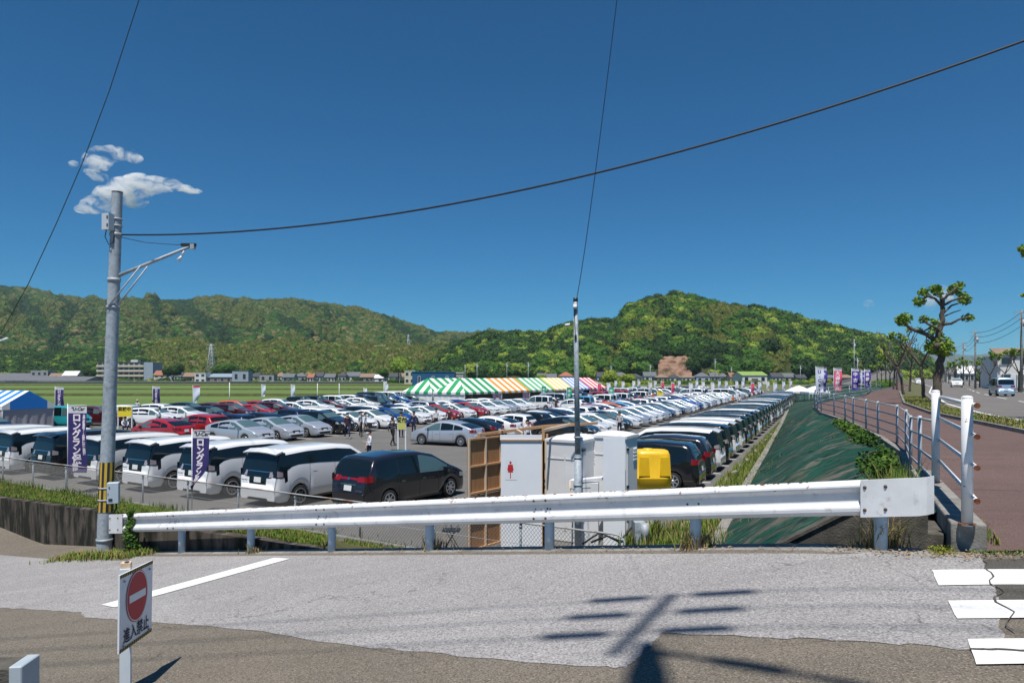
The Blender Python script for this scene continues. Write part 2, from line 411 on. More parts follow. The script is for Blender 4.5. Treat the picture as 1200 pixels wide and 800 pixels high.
# embankment crest side: solid ground below the path, ramp junction apron
# ---- ramp (old asphalt) and overlay
EX = lambda x: 8.98-.58*x
WL = [(-22.5, 24.4), (-14.2, 18.9), (-9.2, 15.05), (-7.4, 13.3), (-3.0, 10.72)]
ramp = [(-3.0, EX(-3.0)), (4.05, EX(4.05)), (4.6, 6.5), (60, 6.5), (60, -30), (-40, -30), (-60, 40), (-24, 26)]
ramp = [(x, y) for x, y in ramp] + [(x, y+.02) for x, y in WL[:-1]]
sheet('ramp_road', ramp, G, M['asph_old'], 0, RAMPCUT)
jag = lambda pts, a=.02, n=7: [((p[0]*(1-t/n)+q[0]*t/n)+(R.uniform(-a, a) if t else 0), (p[1]*(1-t/n)+q[1]*t/n)+(R.uniform(-a, a) if t else 0)) for p, q in zip(pts, pts[1:]) for t in range(n)]+[pts[-1]]
low = [pxg(*q) for q in ((-160, 706), (0, 712), (60, 715), (95, 717), (98, 723), (180, 729), (290, 738), (420, 757), (560, 771), (700, 781), (733, 783), (752, 768), (776, 741), (900, 747), (1040, 754), (1136, 761), (1150, 758), (1176, 752), (1172, 700), (1166, 688), (1158, 668))]
up = [(4.5, 6.5), (4.3, 6.42), (3.9, 6.62)]+[(x, EX(x)-.45) for x in (3.2, 1, -1, -3, -5.5, -7.0)]+[pxg(150, 657), pxg(60, 655), pxg(-30, 640), pxg(-160, 628)]
ov = jag(low, .025)+[pxg(1148, 652)]+jag(up, .015, 3)
sheet('asphalt_overlay', ov, G, M['asph_new'], .004, RAMPCUT)
# dark patch by the crossing at the right
dp = [pxg(*q) for q in ((1152, 656), (1160, 672), (1168, 692), (1176, 722), (1500, 722), (1500, 660), (1500, 650))]
sheet('asphalt_patch', jag(dp, .02), G, M['asph_dark'], .008, RAMPCUT)
# concrete edging strip behind the rail
es = MB()
for k in range(28):
    x0 = -7.2+k*.4; x1 = x0+.395
    z0, z1 = G(x0, EX(x0)), G(x1, EX(x1))
    es.prism([(x0, EX(x0)-.32, z0-.15), (x0, EX(x0)+.0, z0-.15), (x0, EX(x0)+.0, z0+.02), (x0, EX(x0)-.32, z0+.016)], (x1-x0, EX(x1)-EX(x0), z1-z0), M['conc'])
es.build('concrete_edging', kind='structure')
# white stop line and crossing
def mark(poly, name):
    p = [pxg(*q) for q in poly]; return sheet(name, jag(p, .006, 5), G, M['line'], .012, RAMPCUT)
mark(((119, 709), (135, 712), (340, 655), (321, 654)), 'stop_line')
def crack(p0, p1, amp, w0=.005, w1=.016):
    n = 16; L_, Rr = [], []
    for i in range(n+1):
        t = i/n; x = p0[0]+(p1[0]-p0[0])*t+amp*nz(t*5, p0[0]); y = p0[1]+(p1[1]-p0[1])*t+amp*.6*nz(t*6, 7+p0[0]); w = w0+(w1-w0)*abs(nz(t*9, 3))
        L_.append((x-w, y)); Rr.append((x+w, y))
    return L_+Rr[::-1]
mark(((1092, 669), (1100, 687), (1500, 687), (1500, 669)), 'crossing_stripe')
mark(((1111, 705), (1122, 726), (1500, 726), (1500, 705)), 'crossing_stripe')
mark(((1134, 750), (1144, 780), (1500, 780), (1500, 750)), 'crossing_stripe')
mark(((1160, 812), (1175, 860), (1500, 860), (1500, 812)), 'crossing_stripe')
ck = MB()
c1 = crack(pxg(1160, 666), pxg(1192, 742), .16); z = lambda p: (p[0], p[1], G(*p)+.016)
n2 = len(c1)//2
for i in range(n2-1): ck.poly([z(c1[i]), z(c1[i+1]), z(c1[len(c1)-2-i]), z(c1[len(c1)-1-i])], M['asph_dark'])
c1 = crack(pxg(1137, 762), pxg(1230, 765), .05, .01, .015)
for i in range(n2-1): ck.poly([z((c1[i][0], c1[i][1]-.012)), z((c1[i+1][0], c1[i+1][1]-.012)), z((c1[i+1][0], c1[i+1][1]+.012)), z((c1[i][0], c1[i][1]+.012))], M['asph_dark'])
ck.build('road_cracks', kind='structure')

# ---- retaining wall under the ramp edge
rw = MB()
xs = [-3.0+i*.5 for i in range(15)]+[4.3]
for a, b in zip(xs, xs[1:]):
    rw.prism([(a, EX(a), LOT-.2), (a, EX(a)+.18, LOT-.2), (a, EX(a)+.18, G(a, EX(a))-.02), (a, EX(a)+.003, G(a, EX(a))-.02)], (b-a, EX(b)-EX(a), 0), M['concdark'])
tag(rw.build('retaining_wall'), 'low concrete wall holding the ramp edge under the middle of the guardrail', 'wall')
# ---- old stained wall at the left with its berm
wt = [(-22.5, CZ-3.75), (-14.2, CZ-3.38), (-9.2, CZ-2.98), (-7.4, CZ-2.88), (-5, CZ-2.77), (-3.0, CZ-2.74)]
ow = MB(); WLd = []
for a, b in zip(WL, WL[1:]):
    n = 14
    for i in range(n): WLd.append((a[0]+(b[0]-a[0])*i/n, a[1]+(b[1]-a[1])*i/n))
WLd.append(WL[-1])
def wrel(x, z, j): return .02*nz(x*3, z*5, j)
for j, (a, b) in enumerate(zip(WLd, WLd[1:])):
    za, zb = interp(a[0], wt)+.02*nz(a[0]*2), interp(b[0], wt)+.02*nz(b[0]*2)
    ow.prism([(a[0], a[1], LOT-.2), (a[0], a[1]+.22, LOT-.2), (a[0], a[1]+.22, za), (a[0], a[1], za)], (0, 0, 0), M['concdark']) if 0 else None
    A = [(a[0], a[1], LOT-.3), (a[0], a[1], za), (a[0], a[1]+.25, za), (a[0], a[1]+.25, LOT-.3)]
    B = [(b[0], b[1], LOT-.3), (b[0], b[1], zb), (b[0], b[1]+.25, zb), (b[0], b[1]+.25, LOT-.3)]
    for q in range(3): ow.poly([A[q], B[q], B[q+1], A[q+1]], M['concdark'])
ow.poly([(-3.0, 10.72, LOT-.3), (-3.0, 10.97, LOT-.3), (-3.0, 10.97, CZ-2.74), (-3.0, 10.72, CZ-2.74)], M['concdark'])
tag(ow.build('stained_wall'), 'dark water-stained concrete wall beside the ramp, grass growing over its top', 'wall')
FL = lambda x: 14.95-.59*x
grass_soil = nmat('grassy_soil', (.055, .075, .018), (.11, .085, .04), 2.5, 1, .8, 14)
br = MB(); n = len(WLd)
for (x, y) in WLd:
    zt = interp(x, wt)-.01
    # foot of the berm just in front of the fence
    fx = x-(x+3.0)*0.0-.5; tx = x-1.6; ty = FL(tx)-.15
    br.v += [(x, y+.2, zt), (x*.7+tx*.3, (y+.2)*.7+ty*.3, zt*.72+LOT*.28+.05), (x*.3+tx*.7, (y+.2)*.3+ty*.7, zt*.33+LOT*.67+.03), (tx, ty, LOT+.01), (tx-.1, ty+.25, LOT-.1)]
for i in range(n-1):
    for j in range(4): br.face((i*5+j, i*5+j+1, i*5+5+j+1, i*5+5+j), grass_soil, True)
# end cap that runs down behind the ramp edge
cap = [(-3.0, 10.92, CZ-2.75), (-2.0, EX(-2)+.2, CZ-3.1), (-.4, EX(-.4)+.2, LOT+.0), (-2.2, FL(-2.2)-.2, LOT), (-4.6, FL(-4.6)-.15, LOT+.01)]
br.poly(cap, grass_soil)
br.build('grass_berm', kind='structure')
# ---- embankment with green sheeting
T = [(1.35, 8.2), (5.04, 16.8), (9.3, 26.7), (13.2, 35.6), (22.9, 58), (34, 84), (46, 112), (75, 180), (130, 300)]
def emb_pt(y, q):
    """row y (crest), q 0 at the crest, 1 at the toe"""
    yt = y*1.0+1.5*(1-sstep(6, 14, y)); kx = XA(K, y)-.12; tx = XA(T, yt)+.12
    kz = pathz(y)-.06+.24*(1-sstep(7, 12, y)); tz = LOT+.2
    x = kx+(tx-kx)*q; yy = y+(yt-y)*q
    z = kz+(tz-kz)*(q**1.25)
    return x, yy, z
def greensheet():
    m = mat('green_weed_sheeting', (.01, .05, .035), .75, spec=.25); t = m.node_tree; N = t.nodes; L = t.links; b = N['Principled BSDF']
    uv = N.new('ShaderNodeUVMap'); uv.uv_map = 'UVMap'
    def noi(sx, sy, det=6, ro=.6, w=0):
        mp = N.new('ShaderNodeMapping'); mp.inputs['Scale'].default_value = (sx, sy, 1); mp.inputs['Location'].default_value = (w, w*2, 0); mp.inputs['Rotation'].default_value = (0, 0, rad(-20)); L.new(uv.outputs[0], mp.inputs[0])
        n = N.new('ShaderNodeTexNoise'); n.inputs['Scale'].default_value = 1; n.inputs['Detail'].default_value = det; n.inputs['Roughness'].default_value = ro; L.new(mp.outputs[0], n.inputs['Vector']); return n.outputs[0]
    def mr(src, a, bb):
        r = N.new('ShaderNodeMapRange'); r.inputs[1].default_value = a; r.inputs[2].default_value = bb; L.new(src, r.inputs[0]); return r.outputs[0]
    def mix(f, a, bb):
        x = N.new('ShaderNodeMix'); x.data_type = 'RGBA'; L.new(f, x.inputs[0])
        for s, q in ((a, 6), (bb, 7)):
            if hasattr(s, 'links'): L.new(s, x.inputs[q])
            else: x.inputs[q].default_value = (*s, 1)
        return x.outputs[2]
    c = mix(mr(noi(.5, .7), .35, .65), (.003, .034, .022), (.007, .070, .044))
    c = mix(mr(noi(3.5, .35, 8, .7, 3), .50, .62), c, (.085, .078, .06))
    c = mix(mr(noi(.9, .22, 6, .65, 9), .55, .64), c, (.12, .108, .088))
    c = mix(mr(noi(2.2, .3, 7, .7, 14), .60, .68), c, (.17, .155, .13))
    c = mix(mr(noi(9, 1.2, 4, .6, 5), .56, .64), c, (.006, .018, .014))
    L.new(c, b.inputs['Base Color'])
    bp = N.new('ShaderNodeBump'); bp.inputs['Strength'].default_value = .9; bp.inputs['Distance'].default_value = .06
    L.new(noi(5, .7, 7, .65, 1), bp.inputs['Height']); L.new(bp.outputs[0], b.inputs['Normal'])
    return m
M['sheet'] = greensheet()
em = MB(); ys = []; y = 7.75
while y < 90: ys.append(y); y += .3 if y < 20 else .6 if y < 40 else 2
ys += [90, 100, 112, 150, 200, 280]; NQ = 18; uvs = []
for y in ys:
    for j in range(NQ+1):
        x, yy, z = emb_pt(y, j/NQ); q = j/NQ
        if 0 < j < NQ and y < 80:
            fold = nz(yy*1.9+q*5, q*.9, 4)+.5*nz(yy*4.2+q*9, q*1.5, 8)
            z += .13*fold+(.32*nz(yy*.33, q*1.6, 20)+.16)*4*q*(1-q)
        em.v.append((x, yy, z)); uvs.append((yy, q*4.6))
for i in range(len(ys)-1):
    for j in range(NQ): a = i*(NQ+1)+j; em.face((a, a+1, a+NQ+2, a+NQ+1), M['sheet'], True)
eo = em.build('embankment', recalc=False, kind='structure')
ul = eo.data.uv_layers.new(name='UVMap')
for lp in eo.data.loops: ul.data[lp.index].uv = uvs[lp.vertex_index]
# folded seams of the sheeting: raised hems
hm = MB(); hemm = nmat('green_sheet_hem', (.006, .045, .032), (.012, .075, .05), 5, .8)
for k in range(26):
    y0 = 8.2+k*1.25+R.uniform(-.3, .3); pts = []
    for i in range(12):
        q = .03+.94*i/11; x, yy, z = emb_pt(y0+q*1.6, q); z += .05+.13*(nz(yy*1.9+q*5, q*.9, 4)+.5*nz(yy*4.2+q*9, q*1.5, 8))+(.32*nz(yy*.33, q*1.6, 20)+.16)*4*q*(1-q); pts.append((x, yy, z-.035+.02*nz(i*.9, k)))
    for a, b in zip(pts, pts[1:]):
        hm.poly([a, b, (b[0]+.02, b[1]+.10, b[2]-.045), (a[0]+.02, a[1]+.10, a[2]-.045)], hemm)
        hm.poly([a, b, (b[0]-.01, b[1]-.03, b[2]-.07), (a[0]-.01, a[1]-.03, a[2]-.07)], hemm)
hm.build('sheet_hems', kind='structure')
# toe kerb
tk = MB()
for a, b in zip(dens(T, 140, 1.0), dens(T, 140, 1.0)[1:]):
    if b[1] < 9: continue
    dx, dy = b[0]-a[0], b[1]-a[1]
    tk.prism([(a[0]-.12, a[1]+.05, LOT-.1), (a[0]+.13, a[1]-.05, LOT-.1), (a[0]+.13, a[1]-.05, LOT+.22), (a[0]-.12, a[1]+.05, LOT+.22)], (dx*.99, dy*.99, 0), M['conc'])
tk.build('embankment_toe_kerb', kind='structure')
# weed strip between bays and toe kerb
strip_poly = [uvxy(-8, .25), uvxy(100, .25), uvxy(100, 1.15)]+[uvxy(100-i*2, 1.0+.45*nz(i*.6)) for i in range(1, 53)]+[uvxy(-8, 1.0)]
sheet('weed_strip', strip_poly, flat(LOT), grass_soil, .012)
# ---- wing wall at the top right of the embankment
ww = MB(); WW = lambda x: 9.55-.58*x
pts = [(1.9, CZ-3.0), (3.02, CZ-1.96), (3.70, CZ-1.45), (4.30, CZ-1.28)]
poly = [(x, WW(x), z) for x, z in pts]+[(4.30, WW(4.30), LOT), (1.9, WW(1.9), LOT)]
ww.prism(poly, (.08, .16, 0), M['concwall'])
cop = [(x, WW(x)-.03, z+.001) for x, z in pts[:3]]
for a, b in zip(cop, cop[1:]):
    ww.prism([a, (a[0]+.07, a[1]+.17, a[2]), (a[0]+.07, a[1]+.17, a[2]+.04), (a[0], a[1], a[2]+.04)], (b[0]-a[0], b[1]-a[1], b[2]-a[2]), M['concwall'])
tag(ww.build('wing_wall'), 'dark concrete wing wall sloping down behind the right end of the guardrail', 'wall')
# ---- path kerb that carries the railing
pk = MB()
KP = [(4.4, 6.6), (5.7, 9.2), (6.6, 11.0)]
d = Vector((1.3, 2.6, 0)).normalized(); nL = Vector((-d.y, d.x, 0))
a = Vector((4.43, 6.62, 0)); b = a+d*5.2; hw = .15
pk.prism([tuple(a+nL*hw+Vector((0, 0, -1.2))), tuple(a-nL*hw+Vector((0, 0, -1.2))), tuple(a-nL*hw+Vector((0, 0, CZ-1.43))), tuple(a+nL*hw+Vector((0, 0, CZ-1.43)))], (b.x-a.x, b.y-a.y, -.12), M['conc'])
a2 = a+nL*.28+d*.35; b2 = b+nL*.28
pk.prism([tuple(a2+nL*.09+Vector((0, 0, -1.4))), tuple(a2-nL*.12+Vector((0, 0, -1.4))), tuple(a2-nL*.12+Vector((0, 0, CZ-1.62))), tuple(a2+nL*.09+Vector((0, 0, CZ-1.62)))], (b2.x-a2.x, b2.y-a2.y, -.2), M['concwall'])
bev = pk.build('path_kerb_wall'); tag(bev, 'short weathered concrete kerb wall that carries the two white railing posts', 'wall')
md = bev.modifiers.new('b', 'BEVEL'); md.width = .02; md.segments = 2

# edge board that closes the path's left side
eb = MB()
for a, b in zip(dens(K, 140, 1.5), dens(K, 140, 1.5)[1:]):
    if a[1] < 11.4: continue
    za = pathz(a[1]); eb.prism([(a[0]-.14, a[1], za-.5), (a[0]+.02, a[1], za-.5), (a[0]+.02, a[1], za+.07), (a[0]-.14, a[1], za+.07)], (b[0]-a[0], b[1]-a[1], pathz(b[1])-za), M['conc'])
eb.build('path_edge_kerb', kind='structure')
# ================================================================ guardrail
gr = thing('guardrail', 'long white steel guardrail with rusty chips along its top, crossing the foreground', 'guardrail', (0, 0, 0))
GL = Vector((-7.83, 13.3, CZ-3.05)); GR = Vector((3.99, 6.45, CZ-1.30))
gd = (GR-GL); gu = gd.normalized(); gh = Vector((gu.y, -gu.x, 0)).normalized()   # toward the camera
if gh.y > 0: gh = -gh
def gp(t, d, z): return GL+gd*t+gh*d+Vector((0, 0, z))
prof = [(0, .350), (.035, .348), (.062, .335), (.082, .308), (.084, .292), (.078, .276), (.040, .244), (.034, .232), (.032, .146), (.036, .134), (.078, .096), (.084, .08), (.082, .05), (.058, .014), (.03, .002), (0, 0)]
tpx = lambda px: ((px-600)/800*GL.y-GL.x)/(gd.x-(px-600)/800*gd.y)
tl = [tpx(146), tpx(205), tpx(380), tpx(636), tpx(1012)]
topm = nmat('chipped_white_paint_with_rust', (.72, .73, .74), (.64, .65, .66), 4, .45, .05, 30, c3=(.30, .13, .05), s3=13, t3=(.60, .66))
for bi, (ta, tb) in enumerate(zip(tl, tl[1:])):
    b_ = MB(); d0 = .0 if bi % 2 else .004
    for (p, q) in zip(prof, prof[1:]):
        m = topm if p[1] > .29 else M['whitepaint']
        A = [gp(ta-.003, p[0]+d0, p[1]), gp(tb+.003, p[0]+d0, p[1]), gp(tb+.003, q[0]+d0, q[1]), gp(ta-.003, q[0]+d0, q[1])]
        b_.poly(A, m, True)
        B = [v-gh*.006+Vector((0, 0, -.003 if p[1] > .175 else .003)) for v in A]; b_.poly(B[::-1], M['whitepaint'], True)
    b_.poly([gp(ta-.003, d0, .35), gp(tb+.003, d0, .35), gp(tb+.003, d0-.006, .347), gp(ta-.003, d0-.006, .347)], topm)
    b_.build('beam', gr, recalc=False)
def endplate(ta, tb, curl):
    b_ = MB(); n = 10
    pts = []
    for i in range(n+1):
        t = ta+(tb-ta)*i/n; s = i/n; back = .0 if s < .75 else -.13*((s-.75)/.25)**2
        pts.append((t, .094+back, .02*max(0, s-.6)))
    for (a, b) in zip(pts, pts[1:]):
        for dd in (0, -.006):
            q = [gp(a[0], a[1]+dd, -.006+a[2]*0), gp(b[0], b[1]+dd, -.006+b[2]*0), gp(b[0], b[1]+dd, .356-b[2]), gp(a[0], a[1]+dd, .356-a[2])]
            b_.poly(q if dd == 0 else q[::-1], M['whitepaint'], True)
        b_.poly([gp(a[0], a[1], .356-a[2]), gp(b[0], b[1], .356-b[2]), gp(b[0], b[1]-.04, .354-b[2]), gp(a[0], a[1]-.04, .354-a[2])], M['whitepaint'], True)
        b_.poly([gp(a[0], a[1], -.006), gp(b[0], b[1], -.006), gp(b[0], b[1]-.04, -.003), gp(a[0], a[1]-.04, -.003)], M['whitepaint'], True)
    b_.build('end_plate', gr, recalc=False)
endplate(tpx(1009), 1.0, 1); endplate(tpx(149), .0, 1)
def tpx(px):
    k = (px-600)/800; return (k*GL.y-GL.x)/(gd.x-k*gd.y)
posts = [150, 209, 290, 385, 500, 641, 813, 1032]
bolt = MB(); bolt.lathe([(0, .012), (.010, .010), (.016, .003), (.017, 0)], M['bolt'], ax='z', n=8); bolt = bolt.mesh('bolt')
bq = gh.to_track_quat('Z', 'Y')
def addbolt(t, z, d=.084):
    o = objm('bolt', bolt, gr, gp(t, d, z)); o.rotation_mode = 'QUATERNION'; o.rotation_quaternion = bq
for k, px in enumerate(posts):
    t = tpx(px); p = gp(t, -.07, .30); zb = G(p.x, p.y)-.12
    b_ = MB(); b_.tube((p.x, p.y, zb), (p.x, p.y, p.z), .062, M['railpost'], n=14)
    b_.box((p.x+gh.x*.06, p.y+gh.y*.06, p.z-.12), (.10, .06, .16), M['railpost'], math.atan2(gu.y, gu.x))
    b_.build('post', gr)
    for dt in (-.0045, .0045):
        if 0 < k < 7: addbolt(t+dt, .17, .026)
for t in tl[1:-1]:
    for dt in (-.006, .006):
        for z in (.285, .065, .175): addbolt(t+dt, z, .086 if z != .175 else .028)
for t in (tpx(1014), tpx(1038)):
    for z in (.065, .285): addbolt(t, z, .096)
for t in (.012, tpx(144)):
    for z in (.065, .285): addbolt(t, z, .096)
# rust bits along the top lip
rb = MB()
for k in range(120):
    t = R.uniform(.16, .93); l = R.uniform(.0006, .003); h = R.uniform(.004, .012)
    rb.poly([gp(t, .002, .3515), gp(t+l, .002, .3515), gp(t+l*.8, R.uniform(.03, .05), .3488-.001+.0), gp(t+l*.2, R.uniform(.03, .05), .349)], M['rust'])
for t, w in ((.462, .004), (.835, .006), (.88, .004), (.52, .002)):
    rb.poly([gp(t, .0573, .337), gp(t+w, .0573, .337), gp(t+w*.8, .0715, .317), gp(t+w*.3, .069, .319)], M['rust'])
rb.build('rust_chips', gr, kind='stuff')

# ================================================================ white posts on the kerb + grey fence of the path
wr = thing('white_railing', 'two chipped white posts with four white rails on the kerb, rail ends rusted', 'railing', (4.4, 6.6, CZ-1.43))
A_ = Vector((4.4, 6.6, CZ)); B_ = Vector((5.71, 9.2, CZ)); dr = (B_-A_).normalized()
def rel(par, p): return Vector(p)-par.location
for q in (A_, B_):
    b_ = MB(); b_.tube(rel(wr, q+Vector((0, 0, -1.45))), rel(wr, q+Vector((0, 0, -.21))), .05, M['whiterust'], n=16)
    b_.lathe([(.0, .014), (.035, .010), (.050, -.002), (.0515, -.012)], M['whiterust'], c=rel(wr, q+Vector((0, 0, -.205))), n=14)
    b_.lathe([(.052, .0), (.075, .0), (.078, -.006)], M['rust'], c=rel(wr, q+Vector((0, 0, -1.424))), n=14)
    b_.build('post', wr)
for z0, z1 in ((-.28, -.285), (-.57, -.575), (-.86, -.865), (-1.17, -1.15)):
    b_ = MB(); p = A_-dr*.22+Vector((.0, 0, z0)); q = B_+Vector((0, 0, z1)); off = Vector((dr.y, -dr.x, 0))*.05
    b_.tube(rel(wr, p+off), rel(wr, q+off), .021, M['whiterust'], n=10); ro = b_.build('rail', wr)
    c = MB(); c.tube(rel(wr, p+off-dr*.03), rel(wr, p+off), .026, M['rust'], n=10); c.build('rusted_end', ro)
gf = thing('path_fence', 'grey four-rail steel fence bending along the bicycle path above the green embankment', 'fence', (8.35, 14.3, pathz(14.3)))
FPT = []
kk = [(5.78, 9.35), (7.05, 11.8), (8.35, 14.3), (9.7, 16.8), (11.0, 19.5), (11.9, 22.2), (12.55, 24.2), (13.3, 26.6), (14.3, 29.3), (15.1, 32), (15.85, 35), (17.0, 38), (18.2, 41), (19.7, 44), (21.2, 47), (23.4, 50.5), (25.6, 54), (28.9, 58.5), (32.2, 63), (37, 71), (42, 80), (48, 90), (54, 100)]
for i, (x, y) in enumerate(kk):
    zb = pathz(y)-.03; zt = CZ-.60 if i == 0 else CZ-.72 if i == 1 else zb+1.1
    FPT.append((Vector((x, y, zb)), zt))
for i, (p, zt) in enumerate(FPT):
    if i == 0: continue
    b_ = MB(); b_.tube(rel(gf, p), rel(gf, (p.x, p.y, zt+.03)), .034, M['galv2'], n=10); b_.build('post', gf)
for (p, zt), (q, zu) in zip(FPT, FPT[1:]):
    for k in range(4):
        b_ = MB(); b_.tube(rel(gf, (p.x, p.y, zt-.02-k*.27)), rel(gf, (q.x, q.y, zu-.02-k*.27)), .02, M['galv2'], n=8); b_.build('rail', gf)

# ================================================================ chain-link fence of the car park
cf = thing('chain_link_fence', 'low galvanised chain-link fence with a rusty top pipe between the minivans and the ramp', 'fence', (-7.8, FL(-7.8), LOT))
fx = [2.2-2.01*i for i in range(14)]
pipe = nmat('rusty_galvanised_pipe', (.30, .31, .31), (.36, .37, .37), 7, .6, .1, 40, c3=(.24, .13, .07), s3=3, t3=(.50, .62))
for i, x in enumerate(fx):
    b_ = MB(); b_.tube(rel(cf, (x, FL(x), LOT-.05)), rel(cf, (x, FL(x), LOT+(1.0 if i else .9))), .027, M['galv'], n=8); b_.tube(rel(cf, (x, FL(x), LOT+.9)), rel(cf, (x, FL(x), LOT+.95)), .038, M['galv'], n=8)
    b_.build('post', cf)
b_ = MB()
pts = [rel(cf, (2.25, FL(2.25), LOT+.5)), rel(cf, (2.24, FL(2.24), LOT+.9)), rel(cf, (2.15, FL(2.15), LOT+1.0))]+[rel(cf, (x, FL(x)-.03, LOT+1.02+.012*nz(x*3))) for x in [2.0-.5*k for k in range(52)]]
b_.path(pts, .022, pipe, 8); b_.build('top_pipe', cf)
b_ = MB(); b_.path([rel(cf, (x, FL(x)-.03, LOT+.1)) for x in (2.2, -8, -23.9)], .008, M['galv'], 5); b_.path([rel(cf, (x, FL(x)-.03, LOT+.55)) for x in (2.2, -8, -23.9)], .005, M['galv'], 5); b_.build('tension_wire', cf)
b_ = MB(); Lf = 26.1/.861; fdir = Vector((-.861, .508, 0)); f0 = Vector((2.2, FL(2.2)-.03, LOT)); pit = .085
wirem = mat('dark_mesh_wire', (.09, .095, .10), .5, .5)
for k in range(int(Lf/pit)+12):
    for sgn in (1, -1):
        s0 = k*pit; s1 = s0+sgn*.9*.85
        a, b = (s0, .09), (s1, .99)
        if s1 < 0: t = s0/(s0-s1); b = (0, .09+.9*t)
        if s1 > Lf or s0 > Lf: continue
        pa = rel(cf, f0+fdir*a[0]+Vector((0, 0, a[1]))); pb = rel(cf, f0+fdir*b[0]+Vector((0, 0, b[1])))
        b_.tube(pa, pb, .0038, wirem, n=3, caps=False, smooth=False)
b_.build('wire_mesh', cf, recalc=False, kind='stuff')
kbm = MB()
for k in range(20):
    x0 = 2.3-1.3*k; kbm.prism([(x0, FL(x0)-.1, LOT-.05), (x0, FL(x0)+.1, LOT-.05), (x0, FL(x0)+.1, LOT+.09), (x0, FL(x0)-.1, LOT+.09)], (-1.28, 1.28*.59, 0), M['conc'])
kbm.build('fence_footing', kind='structure')

# ================================================================ utility pole at the left
up_ = thing('utility_pole', 'tall galvanised utility pole with black and yellow striped guard by the left guardrail end', 'utility pole', (-8.36, 14.0, G(-8.36, 14.0)-.1))
ux, uy = -8.36, 14.0; up0 = up_.location.copy()
def U(px, py, dy=0): return P(px, py, uy+dy)-up0
base_, top_ = U(122, 648), U(137.5, 226)
b_ = MB(); N_ = 24
for k in range(N_):
    a, b = base_.lerp(top_, k/N_), base_.lerp(top_, (k+1)/N_); b_.tube(a, b, .145-.045*k/N_, M['galv'], .145-.045*(k+1)/N_, n=20, caps=False)
b_.tube(top_, top_+Vector((0, 0, .02)), .104, M['dark'], n=18); b_.build('shaft', up_)
def onp(py): # axis point at picture height
    t = (648-py)/(648-226); return base_.lerp(top_, t), .145-.045*t
c0, r0 = onp(599); c1, r1 = onp(541); b_ = MB(); n = 9
for i in range(n):
    for j in range(2):
        a0 = 2*math.pi*(i+j*.5)/n; a1 = a0+math.pi/n; m = (M['yellowpaint'], M['blackpaint'])[j]
        q = [(c0.x+(r0+.006)*math.cos(a0), c0.y+(r0+.006)*math.sin(a0), c0.z), (c0.x+(r0+.006)*math.cos(a1), c0.y+(r0+.006)*math.sin(a1), c0.z), (c1.x+(r1+.006)*math.cos(a1), c1.y+(r1+.006)*math.sin(a1), c1.z), (c1.x+(r1+.006)*math.cos(a0), c1.y+(r1+.006)*math.sin(a0), c1.z)]
        b_.poly(q, m, True)
b_.build('striped_guard', up_, recalc=False)
for py, h in ((632, .05), (571, .03), (585, .03), (328, .07), (360, .05), (257, .03), (265, .03), (275, .06)):
    c, r = onp(py); b_ = MB(); b_.lathe([(r+.002, -h/2), (r+.015, -h/2), (r+.015, h/2), (r+.002, h/2)], M['galv2'], c=c, n=18); b_.build('clamp', up_)
# control box with door, on the lower right
cb = MB(); bc = U(133, 577, -.2); cb.box(bc, (.21, .17, .42), mat('pale_grey_cabinet', (.42, .50, .56), .45), rad(20)); cbo = cb.build('control_box', up_)
md = cbo.modifiers.new('b', 'BEVEL'); md.width = .008
h_ = MB(); mt = Matrix.Translation(bc) @ Matrix.Rotation(rad(20), 4, 'Z')
h_.box((-.06, -.09, .12), (.022, .012, .022), M['dark'], mtx=mt); h_.box((-.04, -.09, -.13), (.07, .008, .05), M['dark'], mtx=mt); h_.box((-.085, -.09, .0), (.015, .012, .04), M['chrome'], mtx=mt); h_.build('latch', cbo)
h_ = MB(); h_.path([bc+Vector((.03, .05, -.2)), bc+Vector((.02, .06, -.33)), bc+Vector((-.05, .1, -.42)), bc+Vector((-.1, .12, -.44))], .018, M['dark'], 6); h_.build('cable_conduit', up_)
# upper box
bc = U(126.5, 260, -.16); cb = MB(); cb.box(bc, (.17, .14, .33), mat('white_grey_cabinet', (.5, .55, .6), .45), rad(-15)); cbo = cb.build('upper_box', up_)
h_ = MB(); mt = Matrix.Translation(bc) @ Matrix.Rotation(rad(-15), 4, 'Z')
for z in (.08, -.08): h_.box((.055, -.073, z), (.03, .008, .06), M['dark'], mtx=mt)
h_.build('latch', cbo)
h_ = MB(); h_.path([bc+Vector((-.03, 0, -.16)), bc+Vector((-.06, 0, -.3)), bc+Vector((.02, 0, -.46)), bc+Vector((.09, .05, -.40)), bc+Vector((.1, .05, -.1))], .009, M['cable'], 5); h_.build('cable_loop', up_)
arm0, _ = onp(325); armt = U(222, 289)
b_ = MB(); b_.tube(arm0, armt, .036, M['galv2'], .03, n=10); b_.build('arm', up_)
for a, b in (((127, 359), (165, 311)), ((137, 359), (173, 312))):
    b_ = MB(); b_.tube(U(*a, -.1 if a[0] > 130 else -.14), U(*b, -.02), .015, M['galv2'], n=6); b_.build('brace', up_)
b_ = MB(); b_.box(U(221, 287), (.3, .06, .06), M['dark']); b_.box(U(226, 289), (.08, .09, .1), M['galv2']); b_.build('arm_clamp', up_)
b_ = MB(); b_.tube(U(216, 293), U(213, 300), .018, M['signwhite'], .02); b_.tube(U(213, 300), U(209, 305), .02, M['signwhite'], .042, n=8); b_.build('hanging_lamp', up_)
b_ = MB(); b_.path([U(142, 278), U(170, 284), U(195, 286), U(214, 287)], .006, M['cable'], 4); b_.build('stay_wire', up_)

